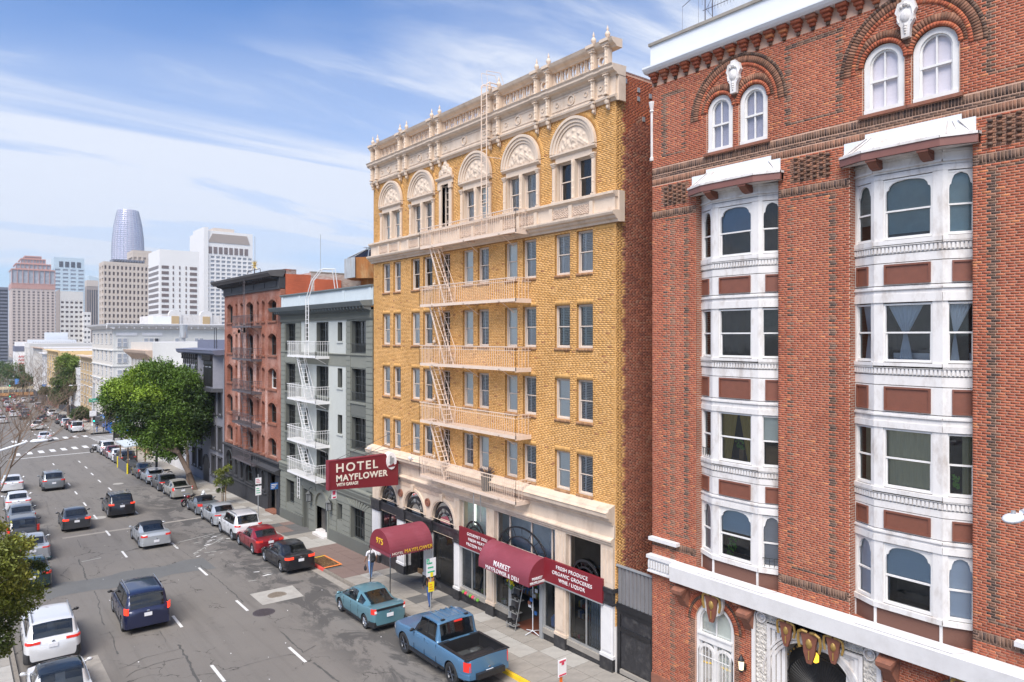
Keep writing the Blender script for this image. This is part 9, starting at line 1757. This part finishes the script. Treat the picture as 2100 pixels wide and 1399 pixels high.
# ================================================================ people
def person(label, x, y, ang, shirt, legs, hair_m, pack=None, bag=None, stride=.28, h=1.72, kind=0):
 T = thing('person', label, 'person',(0,0,0)); s = h / 1.72
 J = {'pel': (0,0,.93,.13), 'wai': (0,.01,1.1,.125), 'che': (0,.02,1.32,.15), 'nec': (0,.03,1.46,.06), 'chi': (0,.05,1.53,.062), 'hea': (0,.06,1.62,.1), 'top': (0,.05,1.70,.07)}
 for sg, n_ in ((-1, 'l'),(1, 'r')):
  f = stride * sg; J['hip' + n_] = (.09 * sg,.0,.88,.095); J['kne' + n_] = (.1 * sg, f * .55 + .03,.5,.065); J['ank' + n_] = (.1 * sg, f * .9 - (.06 if f < 0 else 0),.1 + (.06 if f < 0 else 0),.045); J['toe' + n_] = (.11 * sg, f * .9 + .13 - (.06 if f < 0 else 0),.045 + (.02 if f < 0 else 0),.04)
  J['sho' + n_] = (.19 * sg,.02,1.40,.065); J['elb' + n_] = (.25 * sg,-.05 - .1 * sg * (stride > 0),1.13,.047); J['wri' + n_] = (.27 * sg,.08 - .12 * sg,.9,.034); J['pal' + n_] = (.27 * sg,.1 - .12 * sg,.83,.036)
 E = [('pel', 'wai'),('wai', 'che'),('che', 'nec'),('nec', 'chi'),('chi', 'hea'),('hea', 'top')]
 for n_ in 'lr': E += [('pel', 'hip' + n_),('hip' + n_, 'kne' + n_),('kne' + n_, 'ank' + n_),('ank' + n_, 'toe' + n_),('che', 'sho' + n_),('sho' + n_, 'elb' + n_),('elb' + n_, 'wri' + n_),('wri' + n_, 'pal' + n_)]
 ks = list(J); me = bpy.data.meshes.new('body'); me.from_pydata([tuple(c * s for c in J[k][:3]) for k in ks],[(ks.index(a), ks.index(b_)) for a, b_ in E],[]); o = bpy.data.objects.new('body', me); col.objects.link(o); md = o.modifiers.new('s', 'SKIN'); md.use_smooth_shade = True
 sv = me.skin_vertices[0].data
 for i, k in enumerate(ks): sv[i].radius = (J[k][3] * s, J[k][3] * s * (.75 if k in ('pel', 'wai', 'che') else 1)); sv[i].use_root = (k == 'pel')
 sb = o.modifiers.new('u', 'SUBSURF'); sb.levels = 2; sb.render_levels = 2
 nm = bpy.data.meshes.new_from_object(o.evaluated_get(bpy.context.evaluated_depsgraph_get())); bpy.data.objects.remove(o)
 for m_ in ('skin', shirt, legs, 'white_cloth' if kind == 0 else 'frame_dark', hair_m): nm.materials.append(MATS[m_])
 for p in nm.polygons: z = p.center.z / s; ax_ = abs(p.center.x)/s; p.material_index = 4 if z > 1.6 and p.center.y < .1*s or z > 1.67 else 0 if z > 1.47 or (ax_ > .2 and z < (1.2 if kind == 0 else .9)) else 1 if z > .93 else 3 if z < .09 else 2; p.use_smooth = True
 bd = link('body', nm, T)
 hd_ = MB()   # fingers
 for sg in (-1,1):
  for k in range(4): bx = .27*sg * s; by = (.07 - .12*sg + .022*k)*s; hd_.path([(bx, by,.80*s),(bx - sg * .008, by,.765*s),(bx - sg * .022, by,.735*s - .004*(k % 3))],.009,5,0,.006)
  hd_.path([(.26*sg * s,(.13 - .12*sg)*s,.84*s),(.25*sg * s,(.165 - .12*sg)*s,.8*s)],.01,5,0,.007)
 hd_.build('fingers', 'skin', T); fc = MB(); fc.ball((0,.165 * s,1.60 * s),.018,6, sq=(.7,1,1.3)); [fc.ball((sg * .1 * s,.06 * s,1.61 * s),.022,6, sq=(.4,.7,1.3)) for sg in (-1,1)]; fc.build('nose_and_ears', 'skin', T, kind='stuff')
 put(T, 'eyes', 'hair', lambda q: [q.ball((sg * .035 * s,.155 * s,1.635 * s),.009,5) for sg in (-1,1)]); put(T, 'hair', hair_m, lambda q: q.ball((0,.035 * s,1.665 * s),.118 * s,10, sq=(1,1.05,.95)), smooth=True)
 T.location = (x, y, gz(y)); T.rotation_euler = (0,0, ang)
 def loc(v): c_, s2 = math.cos(ang), math.sin(ang); return (x + v[0]*c_ - v[1]*s2, y + v[0]*s2+v[1]*c_, gz(y)+v[2])
 if pack: B_ = thing('backpack', pack[0], 'backpack', loc((0,-.2,1.0))); B_.rotation_euler = (0,0, ang); WL[B_.name] = Vector((0,0,0)); put(B_, 'sack', pack[1], lambda q: (q.ball((0,-.04,.18),.2,12, sq=(.9,.62,1.4)),), smooth=True); put(B_, 'pocket', pack[1], lambda q: q.ball((0,-.14,.08),.13,10, sq=(.95,.45,.9)), smooth=True); [put(B_, 'strap', pack[1], lambda q: q.path([(sg * .13,-.02,.38),(sg * .14,.16,.44),(sg * .14,.33,.3),(sg * .15,.2,.02)],.018,5)) for sg in (-1,1)]
 if bag: B2_ = thing('hand_bag', bag, 'bag', loc((-.28,.14,.6))); B2_.rotation_euler = (0,0, ang); WL[B2_.name] = Vector((0,0,0)); put(B2_, 'bag_body', 'black_cloth', lambda q: q.ball((0,0,-.05),.13,10, sq=(.6,1,1.1)), smooth=True); put(B2_, 'bag_handle', 'black_cloth', lambda q: q.path([(0,-.05,.04),(0,.0,.18),(0,.05,.04)],.012,5))
 return T
person('walker in a white shirt and pale blue jeans beside the hotel awning poles',18.2,35.5, R(-8), 'white_cloth', 'denim', 'hair',('large black backpack worn by the walker in the white shirt', 'black_cloth'), 'small black bag in the hand of the walker by the awning',.25,1.8)
person('walker in dark clothes and blue trousers behind the parking sign',18.35,29.6, R(-15), 'black_cloth', 'navy_cloth', 'hair',('tan brown backpack worn by the walker in blue trousers', 'brown_leather'), None,.3,1.8,1)
for k,(x, y, sh, lg, lab) in enumerate(((19.4,137.8, 'black_cloth', 'denim', 'person in black crouching by the far corner signal'),(20.3,137.4, 'blue_plastic', 'frame_dark', 'person with a light blue jacket at the far corner'),(20.8,137.6, 'black_cloth', 'frame_dark', 'person in black beside the blue shop shutters'),(18.7,160, 'black_cloth', 'frame_dark', 'distant person in black walking past the tan house'),(19.0,113.6, 'frame_dark', 'frame_dark', 'person in dark clothes waiting at the near corner'))): person(lab, x, y, R(40 * k), sh, lg, 'hair', None, None,.15,1.72,1)
# ================================================================ air: faint haze over everything
hv = bpy.data.materials.new('haze_air'); hv.use_nodes = True; hn = hv.node_tree; hn.nodes.remove(hn.nodes['Principled BSDF']); pv_ = hn.nodes.new('ShaderNodeVolumePrincipled'); pv_.inputs['Density'].default_value = .0002; pv_.inputs['Color'].default_value = (.86,.9,1,1); pv_.inputs['Anisotropy'].default_value = .3; hn.links.new(pv_.outputs[0], hn.nodes['Material Output'].inputs['Volume']); MATS['haze_air'] = hv
tag(put(None, 'haze', 'haze_air', lambda s: s.box(-1220,2320,-420,2320,-16,262)), kind='stuff')
